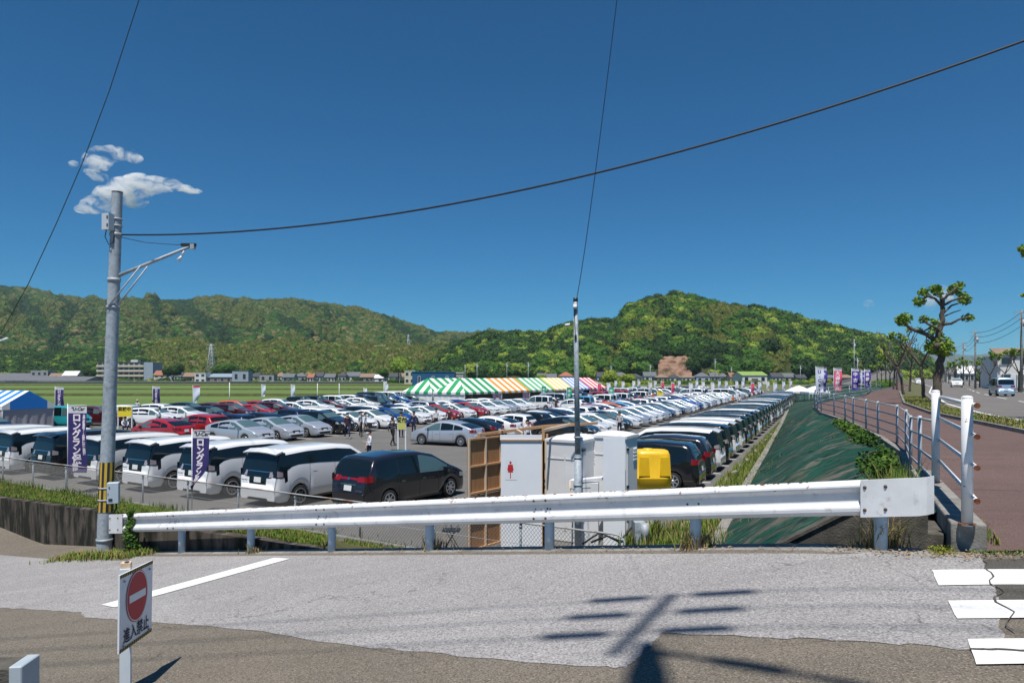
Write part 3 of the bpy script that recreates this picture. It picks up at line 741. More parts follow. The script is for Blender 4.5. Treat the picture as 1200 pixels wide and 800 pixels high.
# steel pole in the car park
sp = thing('steel_pole', 'slim grey steel pole with a small camera near its top beside the toilet cabins', 'pole', (1.53, 16.0, LOT))
p0 = sp.location.copy(); b_ = MB(); Q = lambda px, py, dy=0: P(px, py, 16+dy)-p0
b_.tube(Q(677.5, 650), Q(677, 536), .085, M['galv'], n=16); b_.tube(Q(677, 536), Q(677, 532), .085, M['galv'], .068, n=16, caps=False); b_.tube(Q(677, 532), Q(674.5, 350), .068, M['galv'], .05, n=16); b_.build('shaft', sp)
b_ = MB(); b_.tube(Q(674.5, 353), Q(674.5, 349), .056, M['dark'], n=14); b_.build('cap', sp)
b_ = MB(); b_.tube(Q(674, 357, -.06), Q(674, 362, -.06), .05, M['signwhite']); b_.build('insulator', sp); b_ = MB(); b_.tube(Q(668, 380, -.1), Q(662, 381, -.1), .03, M['signwhite']); b_.path([Q(674, 378), Q(670, 379), Q(668, 380, -.1)], .012, M['dark'], 5); b_.build('camera_bracket', sp)
b_ = MB(); b_.box(Q(674.5, 395, -.06), (.05, .04, .1), M['dark']); b_.path([Q(673.8, 358, -.06), Q(673.4, 372, -.06), Q(674.3, 392, -.06)], .009, M['dark'], 5); b_.build('junction_box', sp)
for y in (536, 512, 568):
    b_ = MB(); b_.lathe([(.086, -.02), (.093, -.02), (.093, .02), (.086, .02)], M['galv2'], c=Q(677, y), n=14); b_.build('clamp', sp)

# ================================================================ pole behind the viewpoint (its shadow falls on the ramp) and the cables
bp_ = thing('roadside_power_pole', 'concrete power pole standing behind the viewpoint, its crossarm shadow lying on the ramp', 'utility pole', (-.22, -.95, -.1))
b_ = MB(); b_.tube((0, 0, -.5), (0, 0, 13.6), .16, M['conc'], .14, n=16); b_.tube((0, 0, 13.6), (0, 0, 15), .14, M['conc'], .075, n=16); b_.build('shaft', bp_)
b_ = MB(); b_.tube((-.26, -.1, 14.9), (.46, 1.2, 14.9), .05, M['galv2']); b_.build('crossarm', bp_)
for k, t in enumerate((.30, .62, .94)):
    c = Vector((-.26, -.1, 14.95)).lerp(Vector((.46, 1.2, 14.95)), t); d = Vector((1, -.16, 0)).normalized()
    b_ = MB()
    for s in (-1, 1): b_.path([c+d*s*.16, c+d*s*.22, c+d*s*.65, c+d*s*.72], .05, M['cable'], 8, radii=[.02, .075, .075, .02])
    b_.build('insulator_sleeve', bp_)
    w = MB(); w.path([c+d*s*9+Vector((0, 0, -.25*abs(s)+0)) for s in (-2, -1, 0, 1, 2)], .012, M['cable'], 5)
    w.build('line_wire', bp_)
b_ = MB(); c = Vector((0, 0, 14.7)); d = Vector((.80, -.60, 0))
b_.path([c, c+d*.35, c+d*.5, c+d*.85, c+d*.95, c+d*1.3, c+d*4], .05, M['cable'], 8, radii=[.06, .03, .075, .075, .03, .06, .03]); b_.build('cable_closure', bp_)

def cable(label, pts, r, n=6, taper=0):
    b_ = MB(); b_.path(pts, r, M['cable'], n, radii=[max(.0016, p.y*taper) for p in pts] if taper else None); tag(b_.build('overhead_cable'), label, 'cable')
A = P(143, 275, 14); B = P(1200, 48, 9); pts = []
for i in range(49):
    t = i/32; p = A+(B-A)*t; p.z -= 2.75*t*(1-t); pts.append(p)
cable('thick black cable sagging from the striped utility pole toward the upper right', pts, .016)
pts = []; A = P(676, 349, 16); B = P(723, 0, 6)
for i in range(31):
    t = i/20*1.1; p = A+(B-A)*min(t, 9); p.x = A.x+(B.x-A.x)*t; p.z -= .75*t*(1-t); pts.append(p)
cable('thin black cable rising steeply from the top of the slim steel pole', pts, .0045, 6, .00052)
ctl = [(-60, 425, 120), (0, 392, 95), (33, 333, 75), (66, 262, 56), (97, 190, 42), (128, 107, 30), (163, 0, 21), (190, -110, 16)]
pts = [P(*c) for c in ctl]; fine = []
for a, b in zip(pts, pts[1:]): fine += [a.lerp(b, i/6) for i in range(6)]
fine.append(pts[-1]); b_ = MB(); K_ = len(fine)
b_.path(fine, .01, M['cable'], 6, radii=[p.y*.00062 for p in fine]); tag(b_.build('overhead_cable'), 'thin black cable running up the left side of the sky past the small cloud', 'cable')

# ================================================================ no-entry sign
ns = thing('no_entry_sign', 'white no-entry board with red disc and hazard-striped edges on a square post', 'sign', (-2.89, 5.13, G(-2.89, 5.13)))
s0 = ns.location.copy(); a = P(140.5, 674, 4.86)-s0; b = P(179, 656, 5.44)-s0; c = P(177.5, 739, 5.44)-s0; d = P(139.5, 766, 4.86)-s0
ex = (b-a); ez = ((a+b)-(c+d))*.5; nrm = ex.cross(ez).normalized()
if nrm.x < 0: nrm = -nrm
def SB(u, v, o=0): # u 0..1 left-right, v 0..1 bottom-top
    return d.lerp(c, u).lerp(a.lerp(b, u), v)+nrm*o
b_ = MB(); b_.prism([SB(0, 0), SB(1, 0), SB(1, 1), SB(0, 1)], -nrm*.012, M['signwhite']); bo = b_.build('board', ns)
b_ = MB()
for v0, v1 in ((.0, .045), (.955, 1.0)):
    nst = 15
    b_.poly([SB(0, v0, .002), SB(1, v0, .002), SB(1, v1, .002), SB(0, v1, .002)], M['yellowpaint'])
    for k in range(nst): u = k/nst; b_.poly([SB(u, v0, .004), SB(u+.5/nst, v0, .004), SB(min(1, u+.9/nst), v1, .004), SB(u+.4/nst, v1, .004)], M['blackpaint'])
b_.build('hazard_stripe', bo, kind='stuff')
def disc(r, o, m, b_): b_.poly([SB(.5+.86*r*math.cos(q*math.pi/24)/ex.length, .625+.86*r*math.sin(q*math.pi/24)/ez.length, o) for q in range(48)], m)
b_ = MB(); disc(.225, .003, M['printr'], b_); disc(.217, .0045, M['signwhite'], b_); disc(.208, .006, M['printr'], b_)
b_.poly([SB(.5+u, .625+v, .0075) for u, v in ((-.25, -.05), (.25, -.05), (.25, .05), (-.25, .05))], M['signwhite']); b_.build('red_disc', bo)
b_ = MB(); put_text(b_, '進入禁止', .116, M['printk'], lambda u, v: SB(.5+u/ex.length, .165+v/ez.length, .004), .0015); b_.build('lettering', bo)
b_ = MB()
for u, v in ((.1, .07), (.88, .07), (.12, .9), (.88, .9)):
    p = SB(u, v, .003); b_.tube(p, p+nrm*.008, .009, M['galv2'])
b_.build('screw', bo)
pc = SB(.5, 0, 0); pt = SB(.42, 1.02, 0); b_ = MB()
pm = nmat('pale_blue_white_post', (.55, .62, .68), (.62, .68, .73), 4, .5)
b_.prism([(-.075, -.035, -.3), (-.005, -.035, -.3), (-.005, .035, -.3), (-.075, .035, -.3)], (0, 0, pt.z+.3), pm); po = b_.build('post', ns)
po.location = (pc.x+.0, pc.y-.06, 0); po.rotation_euler.z = rad(22)
b_ = MB(); b_.box((-.04, 0, pt.z+.02), (.065, .065, .04), M['timberpale'], rad(20)); b_.box((-.03, -.01, pt.z+.043), (.025, .025, .01), M['bolt']); o = b_.build('wooden_tip', ns); o.location = po.location
# post stub at the lower left corner
bs = thing('guard_post', 'weathered square guard post with a pale blue side plate at the lower left corner', 'post', (-3.08, 4.2, G(-3.08, 4.2)))
b_ = MB(); h = CZ-1.755-bs.location.z; b_.box((-.04, 0, h/2-.105), (.17, .18, h+.2), M['concwall'], rad(6)); o = b_.build('post_body', bs); md = o.modifiers.new('b', 'BEVEL'); md.width = .012; md.segments = 2
b_ = MB(); b_.box((.088, -.01, h/2-.09), (.075, .19, h+.2), nmat('pale_blue_plate', (.34, .40, .44), (.42, .48, .52), 6, .5, c3=(.4, .42, .42), s3=12, t3=(.6, .7)), rad(6)); o = b_.build('side_plate', bs); md = o.modifiers.new('b', 'BEVEL'); md.width = .006

# ================================================================ banners
def cloth(b_, org, w, h, wave, m, curl=0, ang=0, nu=8, nv=28, top=None, topm=None):
    ca, sa = math.cos(ang), math.sin(ang)
    def fn(u, v):  # u 0..1 from the pole, v 0..1 from top
        x = u*w; z = -v*h; y = wave*math.sin(v*7+u*2.2)*u*(.3+v)
        if curl and v > .45:
            k = ((v-.45)/.55)**1.5; x = u*w*(1-.93*k*curl); y -= .20*k*u*curl; z += u*w*.55*k*curl
        return Vector((org[0]+x*ca-y*sa, org[1]+x*sa+y*ca, org[2]+z))
    b_.grid(fn, nu, nv, m, True, (lambda i, j: topm if (j+.5)/nv < top else m) if top else None)
    return fn
def nobori(label, loc, hgt, w, h, ang, chars, mcl, mtop, mtxt, curl=0, group=None, header=True, small=None, flip=False, csz=None, wave=.04, poleh=None):
    t = thing('banner', label, 'banner', loc, 0, group)
    b_ = MB(); b_.tube((0, 0, 0), (0, 0, hgt), .014, M['signwhite'], n=6); b_.build('pole', t)
    ca, sa = math.cos(ang), math.sin(ang)
    b_ = MB(); b_.tube((0, 0, hgt-.05), (w*1.04*ca, w*1.04*sa, hgt-.05), .009, M['signwhite'], n=5); b_.build('crossbar', t)
    b_ = MB(); org = (.02*ca, .02*sa, hgt-.08)
    fn = cloth(b_, org, w, h, wave, mcl, curl, ang, top=.09 if header else None, topm=mtop)
    cl = b_.build('cloth', t, recalc=False)
    off = Vector((sa, -ca, 0))*.006
    if chars:
        cz = csz or min(.42*w*1.25, h*.86/len(chars)); b_ = MB()
        for k, ch in enumerate(chars):
            cy = .12+(.86*(k+.5)/len(chars))
            put_text(b_, ch, cz*1.12, mtxt, lambda u, v, cy=cy: fn(.46+u/w, cy-v/h)+off, .012)
        b_.build('lettering', cl)
    if header and hgt > 1.5 and group is None:
        b_ = MB(); put_text(b_, '"U-Car', .17, M['printk'], lambda u, v: fn(.5+u/w, .045-v/h)+off, .004, .3); b_.build('header_print', cl)
    if small:
        b_ = MB()
        for k, ch in enumerate(small):
            put_text(b_, ch, .1, mtxt, lambda u, v, k=k: fn(.86+u/w, .15+.6*k/len(small)-v/h)+off, .004)
        b_.build('small_print', cl)
    return t
nobori('fully spread navy banner with white vertical lettering on the fence left of the striped pole', (-15.85, FL(-15.85)+.05, LOT), 3.2, .68, 2.38, rad(-3), 'ロングラン保証', M['navy'], M['bannerwhite'], M['printw'], small='全国の販売店で・1年間走行距離無制限')
nobori('navy banner with its lower end curled to the pole, right of the striped pole', (-9.72, FL(-9.72)+.05, LOT), 2.6, .55, 1.95, rad(-8), 'ロングラン保証', M['navy'], M['bannerwhite'], M['printw'], curl=1)

# ================================================================ toilets and screens
def toilet(label, C, w, dd, h, ang):
    t = thing('toilet_cabin', label, 'portable toilet', (C[0], C[1], LOT), 0)
    ax = Vector((math.cos(ang), math.sin(ang), 0)); ay = Vector((-ax.y, ax.x, 0))   # ax to the right-back face, ay leftwards
    def W(a, b, z): return tuple(ax*a+ay*b+Vector((0, 0, z)))
    b_ = MB(); b_.prism([W(0, 0, 0), W(dd, 0, 0), W(dd, w, 0), W(0, w, 0)], (0, 0, h-.08), M['toilet']); o = b_.build('body', t); md = o.modifiers.new('b', 'BEVEL'); md.width = .04; md.segments = 3
    b_ = MB()
    b_.grid(lambda u, v: W(-.02+u*(dd+.04), -.02+v*(w+.04), h-.06+.09*(1-(2*u-1)**4)*(1-(2*v-1)**4)+.018*nz(u*9, v*8, w*9)), 12, 12, M['toiletroof'])
    b_.prism([W(-.03, -.03, h-.12), W(dd+.03, -.03, h-.12), W(dd+.03, w+.03, h-.12), W(-.03, w+.03, h-.12)], (0, 0, .065), M['toilet']); b_.build('roof', t)
    b_ = MB()
    for k in range(4): b_.prism([W(dd*.58, -.012, h-.42-k*.09), W(dd*.85, -.012, h-.42-k*.09), W(dd*.85, -.03, h-.45-k*.09), W(dd*.58, -.03, h-.45-k*.09)], (0, 0, .035), M['signwhite'])
    b_.build('vent', t)
    b_ = MB(); b_.prism([W(dd*.06, -.004, .15), W(dd*.2, -.004, .15), W(dd*.2, -.022, .15), W(dd*.06, -.022, .15)], (0, 0, h-.5), M['toiletroof']); b_.build('corner_trim', t)
    b_ = MB(); b_.prism([W(-.004, w*.42, .3), W(-.004, w*.46, .3), W(-.014, w*.46, .3), W(-.014, w*.42, .3)], (0, 0, h-.75), M['toilet']); b_.prism([W(-.004, .06, h-.55), W(-.004, w-.06, h-.55), W(-.014, w-.06, h-.55), W(-.014, .06, h-.55)], (0, 0, .02), M['toilet']); b_.build('panel_seam', t)
    for z in (.55, 1.35, 2.3):
        b_ = MB(); b_.prism([W(dd*.03, -.004, z), W(dd*.16, -.004, z), W(dd*.16, -.034, z), W(dd*.03, -.034, z)], (0, 0, .07), M['dark']); b_.build('hinge', t)
    return t
ang = math.atan2(.86, .5)
toilet('grey portable toilet cabin with louvred side directly behind the slim steel pole', (1.72, 17.0), 1.0, 1.35, 2.64, ang)
toilet('smaller grey portable toilet cabin beside the yellow tank, rightmost of the cabins', (2.88, 17.25), .95, .86, 2.72, ang)
# loose white panel in front of the second cabin
b_ = MB(); a, b = P(707, 513, 16.95), P(732.5, 512, 16.9); b_.prism([(a.x, a.y, LOT), (b.x, b.y, LOT), (b.x, b.y, b.z), (a.x, a.y, a.z)], (.01, .04, 0), M['panelw'])
tag(b_.build('screen_panel'), 'narrow blank bluish-white panel standing in front of the rightmost toilet cabin', 'panel')
# screen with pictogram
sc = thing('toilet_screen', 'white timber-framed screen panel with a red woman pictogram', 'screen', (-.27, 16.7, LOT)); s0 = sc.location.copy()
Qs = lambda px, py, dy=0: P(px, py, 16.7+dy)-s0
b_ = MB(); b_.prism([Qs(587, 641.5), Qs(635, 641.5), Qs(635, 516), Qs(587, 516)], (0, .02, 0), M['panelw']); b_.build('panel', sc)
b_ = MB(); b_.prism([Qs(586, 515), Qs(636, 515), Qs(636, 509.5), Qs(586, 509.5)], (0, .05, 0), M['panelw']); b_.build('top_board', sc)
for a, b, m in (((586.5, 516.3), (636, 514.8), 'wood'), ((635, 641.5), (638.3, 502), 'wood'), ((636, 641.5), (640.5, 516), 'timberpale')):
    b_ = MB(); b_.prism([Qs(a[0], a[1], -.03), Qs(b[0], a[1], -.03), Qs(b[0], b[1], -.03), Qs(a[0], b[1], -.03)], (0, .06, 0), M[m]); b_.build('timber', sc)
b_ = MB()
for y in (543, 546.5, 562, 569): b_.tube(Qs(638, y, -.03), Qs(638, y, -.05), .02, M['dark'])
b_.build('hinge', sc)
pg = MB(); f = lambda pts, o, m: pg.poly([Qs(x, y, o) for x, y in pts], m)
f([(592, 538.5), (605.5, 538.5), (605.5, 562), (592, 562)], -.004, M['signwhite'])
hx, hy = 598.2, 541.7; f([(hx+1.25*math.cos(k*.5236), hy+1.45*math.sin(k*.5236)) for k in range(12)], -.008, M['printr'])
f([(595.6, 544), (600.8, 544), (601.9, 550.5), (600.9, 551), (600.1, 547.5), (601.3, 553), (598.7, 553), (598.7, 560), (597.7, 560), (597.7, 553), (595.1, 553), (596.3, 547.5), (595.5, 551), (594.5, 550.5)], -.008, M['printr'])
pg.build('pictogram', sc)
# plywood screen, its studs toward us
ps = thing('plywood_screen', 'brown plywood screen with pale studs left of the pictogram panel', 'screen', (-1.06, 16.3, LOT)); s0 = ps.location.copy()
a0 = Vector((-1.06, 16.3, 0)); a1 = Vector((-.29, 17.25, 0)); dd_ = (a1-a0).normalized(); nn = Vector((dd_.y, -dd_.x, 0)); LL = (a1-a0).length; H_ = CZ-1.50-LOT
def PS(s, z, o=0): return dd_*s+nn*o+Vector((0, 0, z))
for k, (s_, e_) in enumerate(((0.0, .60), (.605, LL))):
    for (za, zb) in ((.03, H_*.48), (H_*.485, H_-.02)):
        b_ = MB(); b_.prism([PS(s_, za), PS(e_, za), PS(e_, zb), PS(s_, zb)], nn*-.012, M['ply']); b_.build('plywood_sheet', ps)
for s_ in (0.0, .60, LL-.04):
    b_ = MB(); b_.prism([PS(s_, 0, .004), PS(s_+.045, 0, .004), PS(s_+.045, H_, .004), PS(s_, H_, .004)], nn*.045, M['timberpale']); b_.build('stud', ps)
for z in (0.0, H_*.27, H_*.5, H_*.74, H_-.045):
    for s_, e_ in ((.047, .598), (.647, LL-.042)):
        b_ = MB(); b_.prism([PS(s_, z, .004), PS(e_, z, .004), PS(e_, z+.042, .004), PS(s_, z+.042, .004)], nn*.05, M['wood']); b_.build('batten', ps)
# top frame behind
tf = thing('timber_frame', 'open timber frame laid over the top of the toilet screens', 'frame', (.1, 17.6, LOT)); s0 = tf.location.copy()
Qt = lambda px, py, Y: P(px, py, Y)-s0
for a, b, m in (((560, 511, 17), (642, 500.5, 18.3), 'wood'), ((586, 508, 17), (590, 506, 18), 'wood'), ((637, 506, 16.9), (668, 498.5, 18.8), 'timberpale'), ((606, 506, 17.6), (612, 509.5, 17), 'timberpale'), ((642, 500.5, 18.3), (700, 497, 19.2), 'wood')):
    b_ = MB(); p, q = Qt(*a), Qt(*b); d_ = (q-p).normalized(); sd = d_.cross(Vector((0, 0, 1))).normalized()*.03; b_.prism([p-sd, p+sd, p+sd+Vector((0, 0, .07)), p-sd+Vector((0, 0, .07))], q-p, M[m]); b_.build('beam', tf)
for px, Y in ((561, 17), (641, 18.3), (668, 18.8)):
    b_ = MB(); p = Qt(px, 508, Y); b_.box((p.x, p.y, p.z/2), (.06, .06, p.z), M['wood']); b_.build('post', tf)
# hand-wash basin, tank, generator, chair
hb = thing('hand_wash_unit', 'low white hand-wash stand fixed in front of the louvred toilet cabin', 'wash stand', (1.75, 16.75, LOT)); s0 = hb.location.copy()
Qh = lambda px, py, dy=0: P(px, py, 16.75+dy)-s0
b_ = MB(); b_.prism([Qh(672, 641), Qh(701, 641), Qh(701, 566), Qh(672, 566)], (.05, .2, 0), M['toilet']); b_.build('cabinet', hb)
b_ = MB(); b_.prism([Qh(667, 566.5, -.1), Qh(705, 563, .1), Qh(705, 559.5, .1), Qh(667, 563, -.1)], (.1, .3, 0), M['toiletroof']); b_.build('counter', hb)
b_ = MB(); b_.tube(Qh(668, 572, -.12), Qh(692, 571, -.12), .02, M['galv2']); b_.tube(Qh(668, 564, -.1), Qh(668, 600, -.1), .02, M['timberpale']); b_.build('tap_pipe', hb)
yt = thing('water_tank', 'bright yellow plastic water tank standing between the toilets and the black minivans', 'tank', P(763, 572, 20.5).xyz[:]); yt.location.z = LOT
x0, x1 = -.55, .56; b_ = MB()
def tank(u, v):
    a = u*2*math.pi; c, s = math.cos(a), math.sin(a); e = .42
    rx = (abs(c)**e)*(1 if c > 0 else -1)*.56; ry = (abs(s)**e)*(1 if s > 0 else -1)*.42
    zs = [.78, .80, 1.14, 1.16, 1.18, 1.20, 1.85, 1.97, 1.985, 1.9]; ks = [.90, .97, 1.0, 1.02, 1.02, .99, .93, .84, .60, .0]
    i = v*9; j = int(min(8, i)); f_ = i-j; z = zs[j]+(zs[j+1]-zs[j])*f_; k = ks[j]+(ks[j+1]-ks[j])*f_
    return Vector((rx*k, ry*k, z))
b_.grid(tank, 40, 9, M['yellow']); b_.build('tank_body', yt)
for x in (-.28, .33):
    b_ = MB(); b_.prism([(x-.16, -.40, 1.25), (x+.16, -.40, 1.25), (x+.13, -.385, 1.8), (x-.13, -.385, 1.8)], (0, -.03, 0), M['yellow']); b_.build('moulded_rib', yt)
b_ = MB(); b_.lathe([(.0, .06), (.14, .06), (.15, 0)], M['yellow'], c=(-.1, 0, 1.96), n=16); b_.build('lid', yt)
b_ = MB(); b_.prism([(-.6, -.45, 0), (.6, -.45, 0), (.6, .45, 0), (-.6, .45, 0)], (0, 0, .76), M['galv2']); b_.build('stand', yt)
wc = thing('white_cooler_unit', 'small white slatted box just left below the yellow tank', 'box', (3.62, 18.9, LOT))
b_ = MB(); b_.box((0, 0, .5), (.42, .4, 1.0), M['toiletroof']); b_.build('body', wc)
for k in range(3):
    b_ = MB(); b_.box((0, -.21, .93-k*.07), (.34, .012, .035), M['dark']); b_.build('slot', wc)
gen = thing('pump_unit', 'grey pump box with hoses at the foot of the rightmost toilet cabin', 'pump', (3.12, 16.85, LOT)); b_ = MB()
b_.box((0, 0, .35), (.26, .5, .55), M['galv']); b_.build('housing', gen); b_ = MB(); b_.tube((.1, -.3, .2), (.1, -.3, .62), .1, M['galv2'], n=12); b_.build('canister', gen)
b_ = MB(); b_.path([(-.1, -.2, .1), (-.4, -.35, .12), (-.8, -.2, .3), (-1.2, -.25, .15)], .03, M['dark'], 6); b_.path([(-.2, -.2, .5), (-.5, -.3, .2), (-1.0, -.3, .4), (-1.4, -.2, .1)], .025, M['dark'], 6); b_.build('hose', gen)
fc = thing('folding_stool', 'dark folding stool standing behind the guardrail left of the plywood screen', 'stool', (-1.45, 16.3, LOT)); b_ = MB()
for y in (-.15, .15):
    b_.tube((-.2, y, 0), (.17, y, .62), .012, M['dark']); b_.tube((.2, y, 0), (-.17, y, .62), .012, M['dark'])
b_.build('legs', fc); b_ = MB(); b_.box((0, 0, .52), (.42, .34, .03), M['dark']); b_.build('seat', fc)
b_ = MB(); b_.tube((0, .0, .52), (0, 0, .95), .014, M['galv2']); b_.build('backrest_rod', fc)
# ================================================================ cars
PAINT = mat('car_paint_base', (.5, .5, .5), .3, 0, 1)
SPEC = dict(
 minivan=dict(L=4.9, W=.925, wb=(.95, 3.9), wr=.345, gc=.22, th=.14, belt=[(0, 1.02), (.30, 1.12), (.6, 1.30), (1.0, 1.37), (1.7, 1.35), (3.0, 1.26), (3.6, 1.16), (4.0, 1.08), (4.9, .8)],
   top=[(0, .62), (.02, .85), (.04, 1.0), (.08, 1.12), (.17, 1.5), (.24, 1.74), (.32, 1.84), (1.3, 1.90), (2.6, 1.88), (3.3, 1.80), (3.95, 1.40), (4.2, 1.14), (4.6, 1.04), (4.8, .92), (4.88, .72), (4.9, .5)],
   sw=[(.32, 3.92, .03, .05)], rw=(.075, .225), ws=(3.36, 4.12), pill=[1.35, 2.45, 3.35], rimd=True),
 wagon=dict(L=4.8, W=.90, wb=(.93, 3.88), wr=.33, gc=.2, th=.17, belt=[(0, .98), (.4, 1.02), (2.2, 1.0), (3.9, .93), (4.8, .7)],
   top=[(0, .60), (.03, .78), (.05, .96), (.10, 1.06), (.26, 1.40), (.40, 1.62), (.55, 1.69), (1.6, 1.75), (2.5, 1.71), (3.1, 1.58), (3.9, 1.15), (4.3, 1.0), (4.6, .86), (4.76, .66), (4.8, .45)],
   sw=[(.44, 3.72, .03, .06)], rw=(.11, .38), ws=(3.12, 3.86), pill=[1.35, 2.3], rimd=False),
 liftback=dict(L=4.5, W=.875, wb=(.85, 3.55), wr=.31, gc=.17, th=.20, belt=[(0, .93), (.6, .96), (2.2, .90), (3.4, .86), (4.5, .7)],
   top=[(0, .60), (.03, .80), (.06, .96), (.16, 1.05), (.5, 1.19), (1.0, 1.34), (1.7, 1.465), (2.2, 1.49), (2.6, 1.45), (3.5, 1.04), (3.7, .97), (4.1, .86), (4.38, .70), (4.47, .58), (4.5, .42)],
   sw=[(.72, 3.3, .03, .07)], rw=(.2, .95), ws=(2.66, 3.46), pill=[1.35, 2.25], rimd=False),
 hatch=dict(L=4.0, W=.85, wb=(.7, 3.25), wr=.3, gc=.17, th=.17, belt=[(0, .95), (1.5, .92), (3.0, .86), (4.0, .7)],
   top=[(0, .55), (.03, .8), (.07, .98), (.15, 1.07), (.38, 1.35), (.55, 1.44), (1.4, 1.51), (1.9, 1.49), (2.3, 1.41), (3.05, 1.02), (3.5, .92), (3.82, .76), (3.96, .6), (4.0, .42)],
   sw=[(.5, 2.9, .03, .06)], rw=(.16, .36), ws=(2.34, 2.98), pill=[1.2, 2.0], rimd=False),
 suv=dict(L=4.4, W=.91, wb=(.82, 3.48), wr=.35, gc=.22, th=.17, belt=[(0, 1.05), (2, 1.02), (3.5, .98), (4.4, .85)],
   top=[(0, .62), (.03, .85), (.07, 1.08), (.2, 1.2), (.45, 1.47), (.62, 1.57), (1.5, 1.64), (2.1, 1.62), (2.6, 1.52), (3.25, 1.16), (3.7, 1.07), (4.15, .96), (4.35, .78), (4.4, .5)],
   sw=[(.62, 3.1, .03, .06)], rw=(.21, .43), ws=(2.64, 3.18), pill=[1.4, 2.3], rimd=True),
 box=dict(L=3.4, W=.74, wb=(.45, 2.95), wr=.28, gc=.17, th=.08, belt=[(0, 1.0), (3.0, .95), (3.4, .8)],
   top=[(0, .5), (.015, .8), (.03, 1.0), (.05, 1.1), (.13, 1.6), (.22, 1.74), (.8, 1.79), (2.0, 1.78), (2.4, 1.68), (2.85, 1.15), (3.0, 1.02), (3.25, .93), (3.37, .75), (3.4, .45)],
   sw=[(.22, 2.75, .03, .06)], rw=(.05, .125), ws=(2.42, 2.84), pill=[.95, 1.8], rimd=False),
 van=dict(L=4.7, W=.85, wb=(1.0, 3.6), wr=.32, gc=.2, th=.07, belt=[(0, 1.08), (4.2, 1.02), (4.7, .8)],
   top=[(0, .5), (.015, .8), (.03, 1.05), (.05, 1.15), (.12, 1.72), (.22, 1.92), (.9, 1.98), (2.8, 1.97), (3.5, 1.88), (4.15, 1.22), (4.35, 1.06), (4.6, .92), (4.68, .7), (4.7, .45)],
   sw=[(.25, 3.95, .04, .06)], rw=(.055, .115), ws=(3.55, 4.12), pill=[1.5, 2.7], rimd=False),
)
def car_model(kind, lod):
    """returns list of (part name, MB, parent name) in a frame: x 0 rear .. L front, y left, z up"""
    c = SPEC[kind]; L, W, th = c['L'], c['W'], c['th']; top = c['top']; Hm = max(z for _, z in top); gc = c['gc']
    zt = lambda x: interp(x, top)
    def wid(x):
        e = min(x, L-x)
        if kind in ('minivan', 'box', 'van') and x < L/2: return W*(1-.09*max(0, 1-e/.16)**2.2-.02*max(0, 1-e/.9)**2)
        return W*(1 - .17*max(0, 1-e/.30)**2.2 - (.05*max(0, 1-e/1.1)**2))
    belt = lambda x: min(interp(x, c['belt']), zt(x)-.05)
    wr = c['wr']; aR = wr+.055
    def zb(x):
        z = gc+(.05 if x < .12 or x > L-.12 else 0)
        for wx in c['wb']:
            d = abs(x-wx)
            if d < aR: z = max(z, wr+math.sqrt(max(0, aR*aR-d*d)))
        return z
    def ring(x):
        w = wid(x); b, t, z0 = belt(x), zt(x), zb(x); k = min(1, max(0, (t-b-.06)/(Hm-b-.06))); sh = .07*k+.025
        ts = t-sh; tw = w*(.985-th*k)
        zl = [z0, z0+.3*(b-z0), z0+.65*(b-z0), b]; yl = [w*(.955 if z0 < wr*1.3 else .985), w*.995, w*1.0, w*.975]
        pts = [(0, z0), (w*.8, z0)]+list(zip(yl, zl))
        for u in (.33, .66, 1): pts.append((yl[3]+(tw-yl[3])*u**1.25, b+(ts-b)*u))
        pts += [(tw-.035*(1+k), ts+sh*.55), (tw-.13*(1+k), ts+sh*.85), (tw*.45, t-.004), (0, t)]
        return pts
    def side(x, z):
        r = ring(x)[2:9]
        return interp(z, [(p[1], p[0]) for p in r])
    def topy(x): r = ring(x); return r[8][0]
    xs = set([0, L]); dense = lod == 0
    for x, _ in top: xs.add(x)
    for wx in c['wb']:
        for q in ((-1, -.97, -.85, -.6, -.3, 0, .3, .6, .85, .97, 1) if dense else (-1, -.8, -.3, .3, .8, 1)): xs.add(wx+aR*q)
    st = .22 if dense else .5
    k = 0
    while k*st < L: xs.add(k*st); k += 1
    for e in (.06, .13, .22): xs.add(e); xs.add(L-e)
    xs = sorted(xs); xs = [x for i, x in enumerate(xs) if i == 0 or x-xs[i-1] > .007]
    body = MB(); n = 13
    rings = [ring(x) for x in xs]
    for s in (1, -1):
        b0 = len(body.v)
        for x, r in zip(xs, rings): body.v += [(x, s*y, z) for y, z in r]
        for i in range(len(xs)-1):
            for j in range(n-1):
                a = b0+i*n+j; q = (a, a+n, a+n+1, a+1); cz_ = sum(body.v[w_][2] for w_ in q)/4; cx_ = sum(body.v[w_][0] for w_ in q)/4
                dk = kind == 'minivan' and .03 < cx_ < .42 and 1.0 < cz_ < 1.735
                body.face(q if s < 0 else q[::-1], M['arch'] if j == 0 else M['glass'] if dk else PAINT, True)
        for i in (0, len(xs)-1):
            q = [b0+i*n+j for j in range(n)]; body.face(q if (s > 0) == (i == 0) else q[::-1], PAINT)
    out = [['body', body, None]]
    def sidepatch(mb, x0, x1, zlo, zhi, m, o=.006, nx=6, nzv=3):
        for s in (1, -1):
            mb.grid(lambda u, v: (x0+(x1-x0)*u, s*(side(x0+(x1-x0)*u, zlo(x0+(x1-x0)*u)+(zhi(x0+(x1-x0)*u)-zlo(x0+(x1-x0)*u))*v)+o), zlo(x0+(x1-x0)*u)+(zhi(x0+(x1-x0)*u)-zlo(x0+(x1-x0)*u))*v), nx, nzv, m)
    K0 = 1 if not dense else 3
    # side glass, with pillars left between panes
    a, b, lo, hi = c['sw'][0]
    cuts = [a]+c['pill']+[b]; 
    zlo = lambda x: min(belt(x)+lo, zt(x)-.1)+.0
